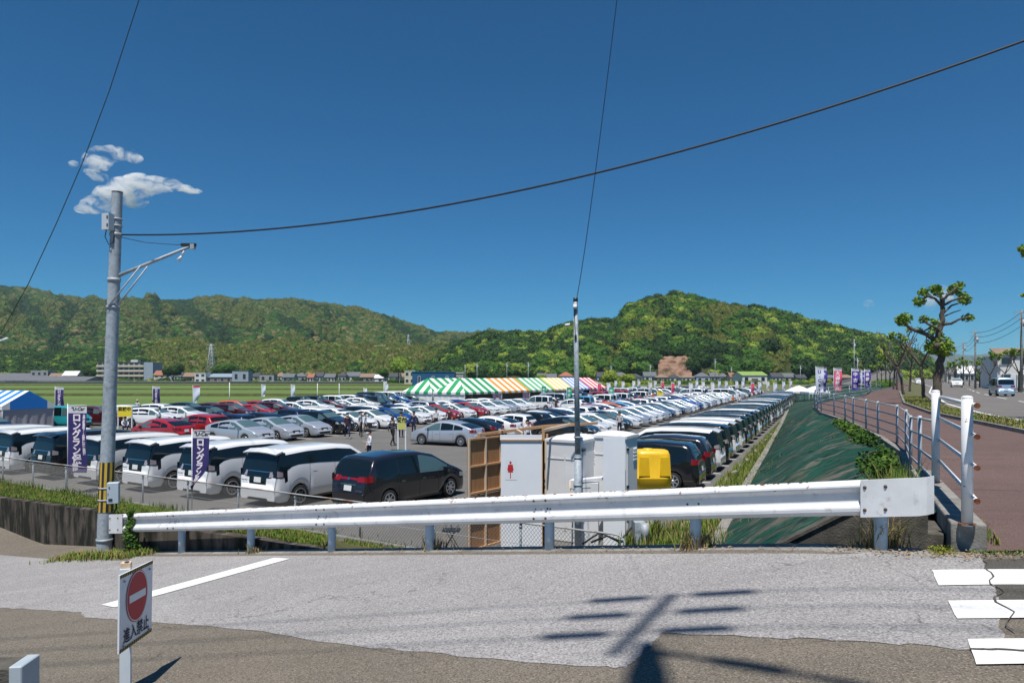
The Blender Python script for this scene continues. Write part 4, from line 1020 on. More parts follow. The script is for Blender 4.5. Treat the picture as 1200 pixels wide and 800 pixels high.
    zhi = lambda x: max(zlo(x)+.004, zt(x)-(.145 if kind == 'minivan' else .10)-hi*.4)
    names = []
    if kind == 'minivan': g = MB(); sidepatch(g, .14, 4.0, lambda x: belt(x)-(.02 if x > 1 else 0), zhi, M['glass'], .004, 16 if dense else 8, 2); out.append(['side_glass_band', g, None])
    for i, (x0, x1) in enumerate(zip(cuts, cuts[1:])):
        g = MB(); gap = .028; sidepatch(g, x0+(gap if i else 0), x1-(gap if i < len(cuts)-2 else 0), zlo, zhi, M['glass2'] if i == len(cuts)-2 and kind != 'minivan' else M['glass'], .008, 8 if dense else 3, 2 if dense else 1); out.append(['side_window', g, None])
    def toppatch(mb, x0, x1, f0, f1, m, o=.006, nx=6, ny=6, sym=False):
        for s in ((1, -1) if sym else (1,)):
            def fn(u, v):
                x = x0+(x1-x0)*u; f = f0+(f1-f0)*v; dx = .01; sl = (zt(x+dx)-zt(x-dx))/(2*dx); nrm = Vector((-sl, 0, 1)).normalized()
                r = ring(x); ymax = r[8][0]; y = s*f*ymax; crown = (zt(x)-r[8][1])*max(0, (abs(f)-.5)/.5)**2*.8
                return (x+nrm.x*o, y, zt(x)+nrm.z*o-crown)
            mb.grid(fn, nx, ny, m)
    g = MB(); toppatch(g, *c['rw'], -.9, .9, M['glass'], .01, 6, 8); out.append(['rear_window', g, None])
    g = MB(); toppatch(g, *c['ws'], -.9, .9, M['glass2'], .008, 6, 8); out.append(['windscreen', g, None])
    if dense:
        g = MB(); toppatch(g, c['ws'][1]-.02, c['ws'][1]+.06, -.86, .86, M['trim'], .01, 2, 6); out.append(['wiper_cowl', g, None])
    # rear face: x as function of height
    rear = [(z, x) for x, z in top if z < Hm-.05 and x < 1]; front = sorted([(z, x) for x, z in top if x > c['ws'][1]-.1])
    xr = lambda z: interp(z, rear) if z > rear[0][0] else 0
    xf = lambda z: interp(z, front) if z > front[0][0] else L
    def endpatch(mb, back, y0, y1, z0, z1, m, o=.012, sym=False, ny=4, nzv=2, zf=None):
        for s in ((1, -1) if sym else (1,)):
            def fn(u, v):
                z = z0+(z1-z0)*v; y = y0+(y1-y0)*u; xx = xr(z) if back else xf(z); 
                xx += 0 if abs(y) < .55 else (1 if back else -1)*.16*((abs(y)-.55)/.35)**2*.9
                return ((xx-o if back else xx+o), s*y, z)
            mb.grid(fn, ny, nzv, m)
    wz = wid(.03)
    if kind == 'minivan':
        g = MB(); endpatch(g, True, -wz*.97, wz*.97, .98, 1.16, M['glass'], .012, ny=10); sidepatch(g, .04, .34, lambda x: .99, lambda x: 1.2, M['glass'], .009, 3, 1); out.append(['dark_garnish', g, None])
        g = MB(); endpatch(g, True, -.40, .40, .78, .99, M['glass'], .013); out.append(['plate_recess', g, None])
        g = MB(); endpatch(g, True, wz*.62, wz*.97, 1.0, 1.17, M['tailclear'], .02, True); sidepatch(g, .05, .26, lambda x: 1.02, lambda x: 1.22-.3*(x-.05), M['tailclear'], .014, 3, 1); tl_ = g
        g2 = MB(); endpatch(g2, True, -.72, .72, 1.15, 1.17, M['chrome'], .024); out.append(['chrome_strip', g2, None])
        g2 = MB(); endpatch(g2, True, wz*.93, wz*.985, .36, .56, M['tail'], .012, True, 1, 1); out.append(['reflector', g2, None])
        g2 = MB(); toppatch(g2, .14, .36, -.98, .98, PAINT, .03, 3, 6)
        b0 = len(g2.v); sp0 = [(.07, y*.80, 1.775-.05*abs(y)**2) for y in (-1, -.5, 0, .5, 1)]; sp1 = [(.36, y*.80, 1.875-.05*abs(y)**2) for y in (-1, -.5, 0, .5, 1)]
        g2 = MB(); 
        for q in range(4):
            g2.poly([sp0[q], sp1[q], sp1[q+1], sp0[q+1]], PAINT, True); g2.poly([(x+.02, y, z-.035) for x, y, z in (sp0[q+1], sp1[q+1], sp1[q], sp0[q])], PAINT, True)
            g2.poly([sp0[q], sp0[q+1], (sp0[q+1][0]+.02, sp0[q+1][1], sp0[q+1][2]-.035), (sp0[q][0]+.02, sp0[q][1], sp0[q][2]-.035)], PAINT)
        out.append(['roof_spoiler', g2, None])
    else:
        z0 = {'wagon': .96, 'liftback': .82, 'hatch': .82, 'suv': .9, 'box': .85, 'van': .75}[kind]; z1 = z0+(.16 if kind != 'van' else .3)
        g = MB(); endpatch(g, True, wz*.52, wz*.97, z0, z1, M['tail'], .014, True); sidepatch(g, .03, .26, lambda x: z0, lambda x: z1+.02+x*.12, M['tail'], .010, 3, 1); tl_ = g
        if kind == 'wagon':
            g2 = MB(); endpatch(g2, True, -wz*.56, wz*.56, z0+.05, z0+.12, M['tail'], .013); out.append(['red_garnish', g2, None])
            g2 = MB(); endpatch(g2, True, -.35, .35, .86, .89, M['chrome'], .02); out.append(['chrome_strip', g2, None])
    out.append(['tail_light', tl_, None])
    pz = {'minivan': .90, 'wagon': .76, 'liftback': .76, 'hatch': .7, 'suv': .8, 'box': .62, 'van': .6}[kind]
    g = MB(); endpatch(g, True, -.165, .165, pz-.083, pz+.083, M['plate'], .024, ny=1, nzv=1); out.append(['rear_plate', g, None])
    g = MB(); endpatch(g, False, -.165, .165, .42, .585, M['plate'], .03, ny=1, nzv=1); out.append(['front_plate', g, None])
    hz = {'minivan': .84, 'wagon': .72, 'liftback': .68, 'hatch': .68, 'suv': .82, 'box': .78, 'van': .76}[kind]
    g = MB(); endpatch(g, False, W*.42, W*.88, hz-.09, hz+.05, M['head'], .016, True); sidepatch(g, L-.42, L-.10, lambda x: hz-.05, lambda x: min(hz+.10, zt(x)-.07), M['head'], .010, 3, 1); out.append(['head_light', g, None])
    g = MB(); endpatch(g, False, -W*.6, W*.6, .26, .40, M['trim'], .014); endpatch(g, False, -W*.38, W*.38, hz-.12, hz-.02, M['trim'], .014); out.append(['grille', g, None])
    if dense:
        g = MB(); endpatch(g, True, -W*.93, W*.93, .27, .34, M['trim'], .010); sidepatch(g, c['wb'][0]+aR+.04, c['wb'][1]-aR-.04, lambda x: gc+.005, lambda x: gc+.05, M['trim'], .005, 4, 1); out.append(['lower_trim', g, None])
        for x in [c['pill'][0]]+c['pill'][1:2]+[c['ws'][0]+.12]:
            g = MB(); sidepatch(g, x-.006, x+.006, lambda x: zb(x)+.1, lambda x: belt(x)-.01, M['trim'], .003, 1, 5); out.append(['door_seam', g, None])
        for x in (c['pill'][0]+.08, c['pill'][1]+.12):
            g = MB(); sidepatch(g, x, x+.17, lambda x: belt(x)-.16, lambda x: belt(x)-.13, M['chrome'] if kind == 'wagon' else PAINT, .03, 2, 1); out.append(['door_handle', g, None])
        if kind == 'wagon':
            g = MB(); endpatch(g, True, -.05, .05, 1.0, 1.08, M['chrome'], .03); out.append(['round_emblem', g, None])
            g = MB(); put_text(g, 'ESTIMA', .07, M['chrome'], lambda u, v: (.0-.02+.0, -.52-u, .70+v), .003, 0, 1.3); out.append(['rear_lettering', g, None])
        if kind == 'minivan':
            g = MB(); put_text(g, 'VELLFIRE', .055, M['trim'], lambda u, v: (-.016, .60-u, .86+v), .002, 0, 1.3); out.append(['rear_lettering', g, None])
    for s in (1, -1):
        g = MB(); mx = c['ws'][0]+.42; mz = belt(mx)+.08; g.box((mx, s*(W+.09), mz), (.10, .2, .15), PAINT); g.box((mx-.052, s*(W+.09), mz), (.006, .16, .11), M['glass']); out.append(['door_mirror', g, None])
    # wheels
    for wx in c['wb']:
        for s in (1, -1):
            nn_ = 20 if dense else 12; y = s*(W-.115)
            t = MB(); t.lathe([(wr*.66, -.10), (wr*.95, -.10), (wr, -.07), (wr, .07), (wr*.95, .10), (wr*.68, .105)], M['tyre'], (wx, y, wr), 'y', nn_)
            r = MB(); ro = M['rimdark'] if c['rimd'] else M['rim']
            r.lathe([(0, s*.05), (wr*.5, s*.04), (wr*.62, s*.06), (wr*.69, s*.10)], M['rimdark'], (wx, y, wr), 'y', nn_)
            r.lathe([(wr*.60, s*.095), (wr*.69, s*.108), (wr*.71, s*.10)], M['rim'], (wx, y, wr), 'y', nn_)
            ns_ = 7 if dense else 5
            for q in range(ns_):
                a = 2*math.pi*q/ns_; ca, sa = math.cos(a), math.sin(a); px_, pz_ = -sa, ca; h0, h1 = wr*.10, wr*.06
                pts = [(wx+ca*.03+px_*h0, y+s*.085, wr+sa*.03+pz_*h0), (wx+ca*wr*.66+px_*h1, y+s*.1, wr+sa*wr*.66+pz_*h1), (wx+ca*wr*.66-px_*h1, y+s*.1, wr+sa*wr*.66-pz_*h1), (wx+ca*.03-px_*h0, y+s*.085, wr+sa*.03-pz_*h0)]
                r.poly(pts, M['rim'] if not c['rimd'] else M['rimgrey'])
            r.lathe([(0, s*.10), (wr*.14, s*.095), (wr*.16, s*.08)], ro, (wx, y, wr), 'y', 8)
            out.append(['wheel', t, None]); out.append(['rim', r, 'wheel'])
    # shift so that the origin is the middle of the footprint
    for o in out: o[1].v = [(x-L/2, y, z) for x, y, z in o[1].v]
    return out
_lib = {}
def splitlr(parts):
    """left and right pieces become parts of their own"""
    out = []
    for n_, p, par in parts:
        if n_ in ('body', 'wheel', 'rim') or not p.f: out.append([n_, p, par]); continue
        def sgn(f):
            y = [p.v[i][1] for i in f]; return 1 if min(y) > .02 else -1 if max(y) < -.02 else 0
        sg = [sgn(f) for f in p.f]
        if 0 in sg or len(set(sg)) < 2: out.append([n_, p, par]); continue
        for s in (1, -1):
            q = MB(); mp = {}
            for f, m, sm, g in zip(p.f, p.m, p.sm, sg):
                if g != s: continue
                idx = []
                for i in f:
                    if i not in mp: mp[i] = len(q.v); q.v.append(p.v[i])
                    idx.append(mp[i])
                q.face(idx, p.mats[m], sm)
            out.append([n_, q, par])
    return out
def car_lib(kind, lod):
    if (kind, lod) in _lib: return _lib[kind, lod]
    parts = car_model(kind, lod)
    if lod < 2: parts = splitlr(parts)
    if lod == 2:
        mb = MB()
        for n_, p, _ in parts: mb.add(p)
        me = mb.mesh('car', False); _lib[kind, lod] = [('car', me, None)]; return _lib[kind, lod]
    out = []
    if lod == 1:   # fewer objects: glass panes, lamps and wheels stay apart
        acc = {}
        keep = []
        for n_, p, par in parts:
            if n_ in ('body', 'grille', 'lower_trim', 'door_mirror', 'roof_spoiler', 'front_plate', 'rear_plate', 'dark_garnish', 'plate_recess', 'chrome_strip', 'reflector', 'wiper_cowl', 'side_glass_band', 'red_garnish'):
                acc.setdefault('body', MB()).add(p)
            else: keep.append((n_, p, par))
        parts = [['body', acc['body'], None]]+keep
    for n_, p, par in parts: out.append((n_, p.mesh(n_, n_ in ('door_mirror',)), par))
    _lib[kind, lod] = out; return out
NCAR = {}
def set_paint(o, m):
    for i, sl in enumerate(o.material_slots):
        if sl.material is PAINT: sl.link = 'OBJECT'; sl.material = m
KN = dict(minivan='parked_minivan', wagon='parked_wagon', liftback='parked_car', hatch='parked_car', suv='parked_suv', box='parked_kei_car', van='parked_van')
KC = dict(minivan='minivan', wagon='wagon', liftback='car', hatch='car', suv='suv', box='kei car', van='van')
def car(kind, col, loc, heading, lod, label, group=None, cat=None, name=None, scale=1):
    NCAR[kind] = NCAR.get(kind, 0)+1; lib = car_lib(kind, lod); pm_ = M.get('p_'+col) or D.materials['car_paint_'+col]
    if lod == 2:
        o = objm(name or KN[kind], lib[0][1]); o.location = loc; o.rotation_euler.z = heading; tag(o, label, cat or KC[kind], group); set_paint(o, pm_); return o
    t = thing(name or KN[kind], label, cat or KC[kind], loc, heading, group); last = None
    for n_, me, par in lib:
        o = objm(n_, me, last if par else t)
        if n_ == 'wheel': last = o
        set_paint(o, pm_)
    return t
HU = math.atan2(E1.y, E1.x); HV = math.atan2(EL.y, EL.x)
ORD = ['nearest', 'second', 'third', 'fourth', 'fifth', 'sixth', 'seventh', 'eighth', 'ninth', 'tenth', 'eleventh', 'twelfth', 'thirteenth', 'fourteenth', 'fifteenth', 'sixteenth', 'seventeenth', 'eighteenth', 'nineteenth', 'twentieth']
TEN = {2: 'twenty', 3: 'thirty', 4: 'forty', 5: 'fifty'}
def ordn(k):
    if k < 20: return ORD[k]
    n = k+1; t, u = divmod(n, 10)
    return (TEN[t]+'-'+['', 'first', 'second', 'third', 'fourth', 'fifth', 'sixth', 'seventh', 'eighth', 'ninth'][u]) if u else {2: 'twentieth', 3: 'thirtieth', 4: 'fortieth', 5: 'fiftieth'}[t]
CN = dict(white='white', pearl='pearl white', black='black', silver='silver', gray='dark grey', red='red', wine='dark red', blue='blue', teal='turquoise', navy='navy', charcoal='charcoal', orange='orange', skyblue='sky blue', paleblue='pale blue')
KL = dict(minivan='minivan', wagon='wagon', liftback='hatchback', hatch='small hatchback', suv='suv', box='boxy kei car', van='cargo van')
def lodof(y): return 0 if y < 42 else 1 if y < 74 else 2
# --- front row by the fence (tails toward the ramp)
ax = Vector((.52, .854, 0)); hx_ = math.atan2(ax.y, ax.x)
frow = [(-8.1, 21.7, 'white', 'white minivan with dark glass band parked just left of the charcoal wagon'),
        (-10.9, 23.2, 'white', 'white minivan behind the curled navy banner, second from the charcoal wagon'),
        (-13.65, 24.7, 'white', 'white minivan directly right of the striped utility pole, tail toward the fence'),
        (-16.4, 26.2, 'pearl', 'white minivan mostly hidden between the spread navy banner and the striped pole'),
        (-19.15, 27.7, 'black', 'black minivan just left of the spread navy banner, only dark one in its row'),
        (-21.9, 29.2, 'white', 'white minivan left of the black one in the front row by the fence'),
        (-24.65, 30.7, 'pearl', 'white minivan at the left edge of the picture by the fence')]
for x, y, c, lb in frow:
    car('minivan', c, (x+ax.x*2.45, y+ax.y*2.45, LOT), hx_, 0, lb, 'minivans parked along the fence')
hw_ = math.atan2(.826, .565)
car('wagon', 'charcoal', (-5.05+.565*2.4, 20.95+.826*2.4, LOT), hw_, 0, 'charcoal grey wagon with red tail lamps, seen from its rear right corner')
# --- rows of the lot
rows = []
def row(name, us, vs, heads, kinds, cols, desc, gname, skip=()):
    for k, u in enumerate(us):
        if k in skip: continue
        jj = R.Random(hash((desc, k)) & 0xffff) if False else None
        kd = kinds[k] if isinstance(kinds, (list, tuple)) and k < len(kinds) else R.choice(kinds[-4:] if isinstance(kinds, (list, tuple)) else kinds)
        c = cols[k] if k < len(cols) else R.choice(cols[-8:])
        L_ = SPEC[kd]['L']; v = vs+(L_/2)
        p = UV(u+R.uniform(-.08, .08), v+R.uniform(-.12, .12))
        rows.append((kd, c, p, heads+R.uniform(-.012, .012), '%s %s, %s in the %s' % (CN[c], KL[kd], ordn(k), desc), gname))
# A: minivans along the embankment, tails toward it
colA = ['black', 'charcoal', 'white', 'black', 'white', 'pearl', 'black', 'gray', 'black', 'white', 'black', 'gray', 'black', 'white', 'black', 'black', 'white', 'gray', 'white', 'black', 'black', 'gray', 'black', 'black', 'white', 'wine']
for k in range(35):
    c = colA[k] if k < len(colA) else R.choice(['black', 'gray', 'black', 'white'])
    kd = 'wagon' if k < 2 else 'minivan'
    p = UV(8.7+2.72*k, 1.75+SPEC[kd]['L']/2)
    rows.append((kd, c, p, HV+R.uniform(-.01, .01), '%s %s, %s in the row along the green embankment' % (CN[c], KL[kd], ordn(k)), 'vehicles backed up to the embankment'))
mixc = ['white', 'white', 'silver', 'black', 'pearl', 'white', 'gray', 'silver']
W4 = ['liftback', 'liftback', 'liftback', 'hatch']
row('B', [22.6+2.7*k for k in range(30)], 11.0, HV+math.pi, ['liftback']*13+['liftback', 'hatch', 'liftback', 'suv', 'liftback'], ['white', 'black', 'white', 'white', 'black', 'white', 'silver', 'white', 'white', 'silver', 'navy', 'white', 'black', 'silver', 'white', 'white', 'blue', 'white', 'gray', 'white', 'silver', 'white', 'black', 'white', 'pearl'], 'first row left of the embankment aisle', 'hatchbacks facing the embankment vans', skip=(0,))
row('C', [18.9+2.7*k for k in range(31)], 16.3, HV, W4, ['silver', 'black', 'white', 'white', 'black', 'white', 'navy', 'white', 'white', 'silver', 'red', 'white', 'orange', 'skyblue', 'white', 'black', 'white', 'red', 'silver', 'white', 'white', 'gray', 'white', 'black', 'pearl', 'white'], 'row starting with the silver hatchback on the aisle', 'cars in the middle rows')
row('E', [14.2+2.7*k for k in range(17)], 28.8, HV+math.pi, ['liftback', 'liftback', 'liftback', 'suv', 'liftback', 'liftback', 'liftback', 'hatch', 'liftback', 'liftback'], ['silver', 'silver', 'silver', 'black', 'white', 'white', 'blue', 'white', 'white', 'red', 'white', 'red', 'white', 'white', 'silver', 'white', 'white'], 'row behind the olive notice board', 'cars in the middle rows')
row('F', [13.0+2.7*k for k in range(17)], 34.0, HV, ['liftback', 'suv', 'hatch', 'liftback'], ['red', 'red', 'navy', 'black', 'navy', 'white', 'white', 'black', 'white', 'navy', 'white', 'silver', 'white', 'white', 'blue', 'white', 'white'], 'row whose near end is the red hatchback', 'cars in the middle rows')
row('H1', [21.0+2.75*k for k in range(18)], 45.5, HV+math.pi+.35, ['suv', 'suv', 'hatch', 'suv', 'liftback', 'suv', 'hatch', 'suv', 'hatch', 'liftback', 'suv', 'box', 'suv', 'suv'], ['white', 'white', 'black', 'wine', 'red', 'wine', 'white', 'white', 'wine', 'white', 'white', 'navy', 'black', 'blue', 'black', 'white', 'white', 'white'], 'second row from the green field', 'cars by the green field')
row('H2', [17.5+3.0*k for k in range(17)], 51.5, HV+math.pi+.35, ['box', 'suv', 'suv', 'suv', 'suv', 'hatch', 'suv', 'hatch', 'suv', 'box', 'box', 'box', 'box', 'box', 'van', 'van', 'van'], ['teal', 'wine', 'white', 'white', 'black', 'wine', 'orange', 'red', 'white', 'black', 'black', 'white', 'white', 'navy', 'black', 'white', 'white'], 'row along the edge of the green field', 'cars by the green field')
# far part of the lot
for ri, (v, h, dsc) in enumerate(((1.75, HV, 'far row beyond the embankment vans'), (11, HV+math.pi, 'far row in line with the middle hatchbacks'), (17, HV, 'third far row'), (24, HV+math.pi, 'fourth far row'), (30, HV, 'fifth far row'), (36, HV, 'sixth far row'))):
    n = (0, 12, 13, 15, 13, 11)[ri]
    row('far', [104+4.3*k for k in range(n)], v, h, ['van', 'minivan', 'liftback', 'suv', 'box', 'hatch'], ['white', 'silver', 'wine', 'white', 'gray', 'white', 'black', 'white', 'blue', 'pearl'], dsc, 'cars at the far end of the lot')
row('D', [58+2.7*k for k in range(15)], 23.0, HV, ['hatch', 'box', 'suv', 'liftback'], ['white', 'skyblue', 'white', 'red', 'white', 'silver', 'blue', 'white', 'white', 'gray', 'wine', 'white'], 'row in front of the striped tents', 'cars in front of the striped tents')
row('D2', [60+2.7*k for k in range(14)], 28.0, HV, ['box', 'hatch', 'van', 'liftback'], ['white', 'white', 'silver', 'blue', 'white', 'navy', 'pearl', 'white', 'red', 'white'], 'row nearest the striped tents', 'cars in front of the striped tents')
row('L', [4.5+2.7*k for k in range(3)], 47.5, HV+math.pi, ['hatch', 'suv', 'liftback'], ['white', 'black', 'navy'], 'short row in front of the blue and white tent', 'cars by the green field')
for kd, c, p, h, lb, g in rows:
    px = 600+800*p.x/p.y
    if px < -40: continue
    car(kd, c, (p.x, p.y, LOT), h, lodof(p.y), lb, g)
# --- vehicles on the main road
for kd, c, px, Y, h, lb, lod in (('box', 'paleblue', 1173.5, 66, math.atan2(1, .42), 'pale blue boxy kei van driving away on the main road', 1), ('suv', 'white', 1121, 125, math.atan2(-1, -.6), 'small white suv far along the main road', 2), ('hatch', 'white', 1077, 170, math.atan2(1, .6), 'white car between the tree trunks far down the main road', 2)):
    x = (px-600)/800*Y; car(kd, c, (x, Y, pathz(Y)+.01), h, lod, lb, None, None, 'driving_car')
# ================================================================ vegetation helpers
def leafmat(name, c1, c2, c3=None, s=.6, rough=.8, trans=.0):
    m = mat(name, c1, rough, spec=.2); t = m.node_tree; N = t.nodes; L = t.links; b = N['Principled BSDF']
    oi = N.new('ShaderNodeObjectInfo'); tc = N.new('ShaderNodeTexCoord')
    n = N.new('ShaderNodeTexNoise'); n.inputs['Scale'].default_value = s; n.inputs['Detail'].default_value = 5; L.new(tc.outputs['Object'], n.inputs['Vector'])
    r = N.new('ShaderNodeMapRange'); r.inputs[1].default_value = .35; r.inputs[2].default_value = .65; L.new(n.outputs[0], r.inputs[0])
    ad = N.new('ShaderNodeMath'); ad.operation = 'MULTIPLY_ADD'; ad.inputs[1].default_value = .7; L.new(oi.outputs['Random'], ad.inputs[0])
    mu = N.new('ShaderNodeMath'); mu.operation = 'MULTIPLY'; mu.inputs[1].default_value = .4; L.new(r.outputs[0], mu.inputs[0]); L.new(mu.outputs[0], ad.inputs[2])
    x = N.new('ShaderNodeMix'); x.data_type = 'RGBA'; x.inputs[6].default_value = (*c1, 1); x.inputs[7].default_value = (*c2, 1); L.new(ad.outputs[0], x.inputs[0])
    L.new(x.outputs[2], b.inputs['Base Color']); return m
LM = [leafmat('dark_evergreen_leaves', (.016, .040, .010), (.032, .075, .016)),
      leafmat('mid_green_leaves', (.036, .098, .013), (.075, .160, .024)),
      leafmat('bright_spring_leaves', (.13, .21, .022), (.25, .31, .05)),
      leafmat('bamboo_leaves', (.095, .125, .024), (.15, .165, .038)),
      leafmat('buff_blossom_leaves', (.15, .15, .05), (.24, .22, .09))]
CC = D.collections.new('crown_shapes')
def lump(name, m, seed, tall=1.0, sub=3, rough=.35):
    bm = bmesh.new(); bmesh.ops.create_icosphere(bm, subdivisions=sub, radius=1)
    for v in bm.verts:
        d = v.co.normalized(); k = 1+rough*noise.noise(d*1.7+Vector((seed*9.1, 0, 0)))+rough*.75*abs(noise.noise(d*4.2+Vector((0, seed*5.3, 0))))+rough*.5*noise.noise(d*9+Vector((0, 0, seed*3)))+rough*.4*noise.noise(d*18+Vector((seed, 0, 0)))
        v.co = d*k; v.co.z *= tall*.85
    rr = random.Random(seed); fs = list(bm.faces); cards = []
    for _ in range(620 if tall < 1.4 else 760):
        f = rr.choice(fs); c = f.calc_center_median()*rr.uniform(.90, 1.10); nn_ = (f.normal+Vector((rr.gauss(0, .55), rr.gauss(0, .55), rr.gauss(0, .45)+.25))).normalized()
        a = nn_.orthogonal().normalized(); a = (a*math.cos(rr.uniform(0, 3.1))+nn_.cross(a)*math.sin(rr.uniform(0, 3.1))).normalized(); b = nn_.cross(a); s = rr.uniform(.07, .17); k = .55
        if tall > 1.4: a = Vector((rr.gauss(0, .25), rr.gauss(0, .25), 1)).normalized(); b = a.cross(nn_).normalized(); s *= 1.5; k = .28
        cards.append([c-a*s, c-b*s*k, c+a*s, c+b*s*k])
    for v in bm.verts: v.co *= .90
    for q in cards: bm.faces.new([bm.verts.new(p) for p in q])
    me = D.meshes.new(name); bm.to_mesh(me); bm.free(); me.materials.append(m); o = D.objects.new(name, me); CC.objects.link(o); return o
VAR = []
for i, (mi, tall) in enumerate(((0, 1), (0, 1.1), (1, 1), (1, .9), (2, .9), (2, 1), (3, 1.5), (3, 1.7), (4, .9))):
    VAR.append(lump('%02d_crown' % i, LM[mi], i+1, tall, 3, .38 if mi != 3 else .55))
def forest(name, pts, label=None, cat=None, **kw):
    """pts: (x, y, z, scale, variant)"""
    me = D.meshes.new(name); me.from_pydata([p[:3] for p in pts], [], [])
    a = me.attributes.new('sc', 'FLOAT', 'POINT'); a.data.foreach_set('value', [p[3] for p in pts])
    a = me.attributes.new('vr', 'INT', 'POINT'); a.data.foreach_set('value', [p[4] for p in pts])
    a = me.attributes.new('ro', 'FLOAT', 'POINT'); a.data.foreach_set('value', [R.uniform(0, 6.28) for p in pts])
    o = D.objects.new(name, me); COL.objects.link(o)
    g = D.node_groups.get('scatter_crowns')
    if not g:
        g = D.node_groups.new('scatter_crowns', 'GeometryNodeTree')
        g.interface.new_socket('Geometry', in_out='INPUT', socket_type='NodeSocketGeometry'); g.interface.new_socket('Geometry', in_out='OUTPUT', socket_type='NodeSocketGeometry')
        N = g.nodes; L = g.links; gi = N.new('NodeGroupInput'); go = N.new('NodeGroupOutput')
        ip = N.new('GeometryNodeInstanceOnPoints'); ci = N.new('GeometryNodeCollectionInfo'); ci.inputs['Collection'].default_value = CC; ci.inputs['Separate Children'].default_value = True; ci.inputs['Reset Children'].default_value = True
        def na(nm, ty):
            n = N.new('GeometryNodeInputNamedAttribute'); n.data_type = ty; n.inputs['Name'].default_value = nm; return [q for q in n.outputs if q.enabled][0]
        L.new(gi.outputs[0], ip.inputs['Points']); L.new(ci.outputs[0], ip.inputs['Instance']); ip.inputs['Pick Instance'].default_value = True
        L.new(na('vr', 'INT'), ip.inputs['Instance Index']); L.new(na('sc', 'FLOAT'), ip.inputs['Scale'])
        cx = N.new('ShaderNodeCombineXYZ'); L.new(na('ro', 'FLOAT'), cx.inputs[2]); L.new(cx.outputs[0], ip.inputs['Rotation'])
        L.new(ip.outputs[0], go.inputs[0])
    md = o.modifiers.new('scatter', 'NODES'); md.node_group = g
    o['kind'] = 'stuff'; tag(o, label, cat); return o

# ================================================================ hills
GB = BZ
def hill(name, ridge, Yr, Y0, spur, m, seed, px0, px1, n1=150, n2=60, back=1.25, pw=.8):
    def H(px, t):   # t 0 foot .. 1 ridge .. >1 behind
        y = interp(px, ridge); top = CZ+(440-y)/800*Yr; h = top-GB
        w = nz(px*.020+t*1.5, seed)+.45*nz(px*.055-t*1.9, seed+5)
        s = t**pw if t <= 1 else max(0, 1-(t-1)*2)
        k = 4*t*(1-t) if t < 1 else 0
        return GB+h*max(0, s+spur*w*k)+2.5*nz(px*.2, t*9, seed)*(t if t < 1 else 1)*.4
    mb = MB()
    def fn(u, v):
        px = px0+(px1-px0)*u; t = v*back; Y = Y0+(Yr-Y0)*t; return ((px-600)/800*Y, Y, H(px, t))
    mb.grid(fn, n1, n2, m); mb.build(name, recalc=False, kind='structure')
    return lambda px, t: ((px-600)/800*(Y0+(Yr-Y0)*t), Y0+(Yr-Y0)*t, H(px, t))
hm_ = nmat('wooded_hillside', (.030, .052, .016), (.085, .085, .032), .012, 1, 1, .12, c3=(.022, .045, .015), s3=.006, t3=(.5, .62))
ridgeL = [(-160, 325), (0, 337), (40, 341), (80, 351), (110, 355), (150, 353), (210, 354), (260, 350), (300, 354), (345, 353), (380, 358), (420, 365), (450, 371), (480, 381), (510, 391), (540, 394), (575, 392), (620, 394), (680, 402), (760, 412), (840, 425)]
fl = hill('left_mountain', ridgeL, 1650, 800, .27, hm_, 3, -160, 860)
ridgeM = [(-100, 418), (60, 415), (160, 408), (200, 402), (260, 408), (330, 404), (400, 407), (470, 410), (520, 408), (560, 404), (600, 402), (660, 410)]
fm = hill('foothill', ridgeM, 720, 520, .15, hm_, 9, -100, 700, 80, 20)
ridgeR = [(500, 437), (512, 424), (530, 412), (548, 401), (570, 393), (600, 392), (640, 392), (662, 382), (685, 377), (718, 378), (728, 373), (738, 363), (757, 354), (775, 350), (800, 348), (830, 355), (862, 361), (905, 367), (930, 372), (955, 382), (980, 388), (1012, 395), (1045, 402), (1075, 420), (1095, 438)]
ridgeR = [(x, y+(6.5 if x < 733 else 4)) if 505 < x < 1080 else (x, y) for x, y in ridgeR]
fr = hill('right_hill', ridgeR, 560, 425, .16, nmat('hill_soil', (.03, .04, .012), (.06, .06, .025), .05, 1), 15, 500, 1095, 120, 40, pw=.62)
hmb = nmat('distant_blue_mountain', (.03, .05, .025), (.05, .065, .03), .002, 1)
hill('distant_mountains', [(850, 430), (930, 424), (1000, 421), (1060, 417), (1100, 414), (1140, 416), (1175, 412), (1210, 418), (1300, 426), (1500, 420)], 7000, 5200, .15, hmb, 31, 850, 1500, 80, 14)
# crowns
pts = []
for k in range(21000):
    px = R.uniform(-30, 640); t = R.random()**.8*1.02+.01; x, y, z = fl(px, t)
    if y < 0: continue
    n_ = nz(px*.02, t*3.1, 2)+.6*nz(px*.06, t*6, 8); n2 = nz(px*.035+t*2, t*2, 40)
    rav = nz(px*.020+t*1.5, 3)+.45*nz(px*.055-t*1.9, 8)
    if rav < -.20+.06*R.random() or n2 > .30: v = R.choice((0, 0, 1, 0, 2))
    elif n_ > .12: v = R.choice((3, 2, 4, 8, 2, 3))
    elif n_ > -.15: v = R.choice((2, 3, 2, 6, 8, 3, 1))
    else: v = R.choice((6, 3, 2, 2, 3, 8, 6))
    pts.append((x, y, z+2, R.uniform(3.4, 6.6), v))
pts = [(a, b, c, d, {4: 8, 5: 8}.get(v, v)) for a, b, c, d, v in pts]
forest('mountain_forest', pts, 'mottled woodland covering the long mountain at the left', 'forest')
pts = []
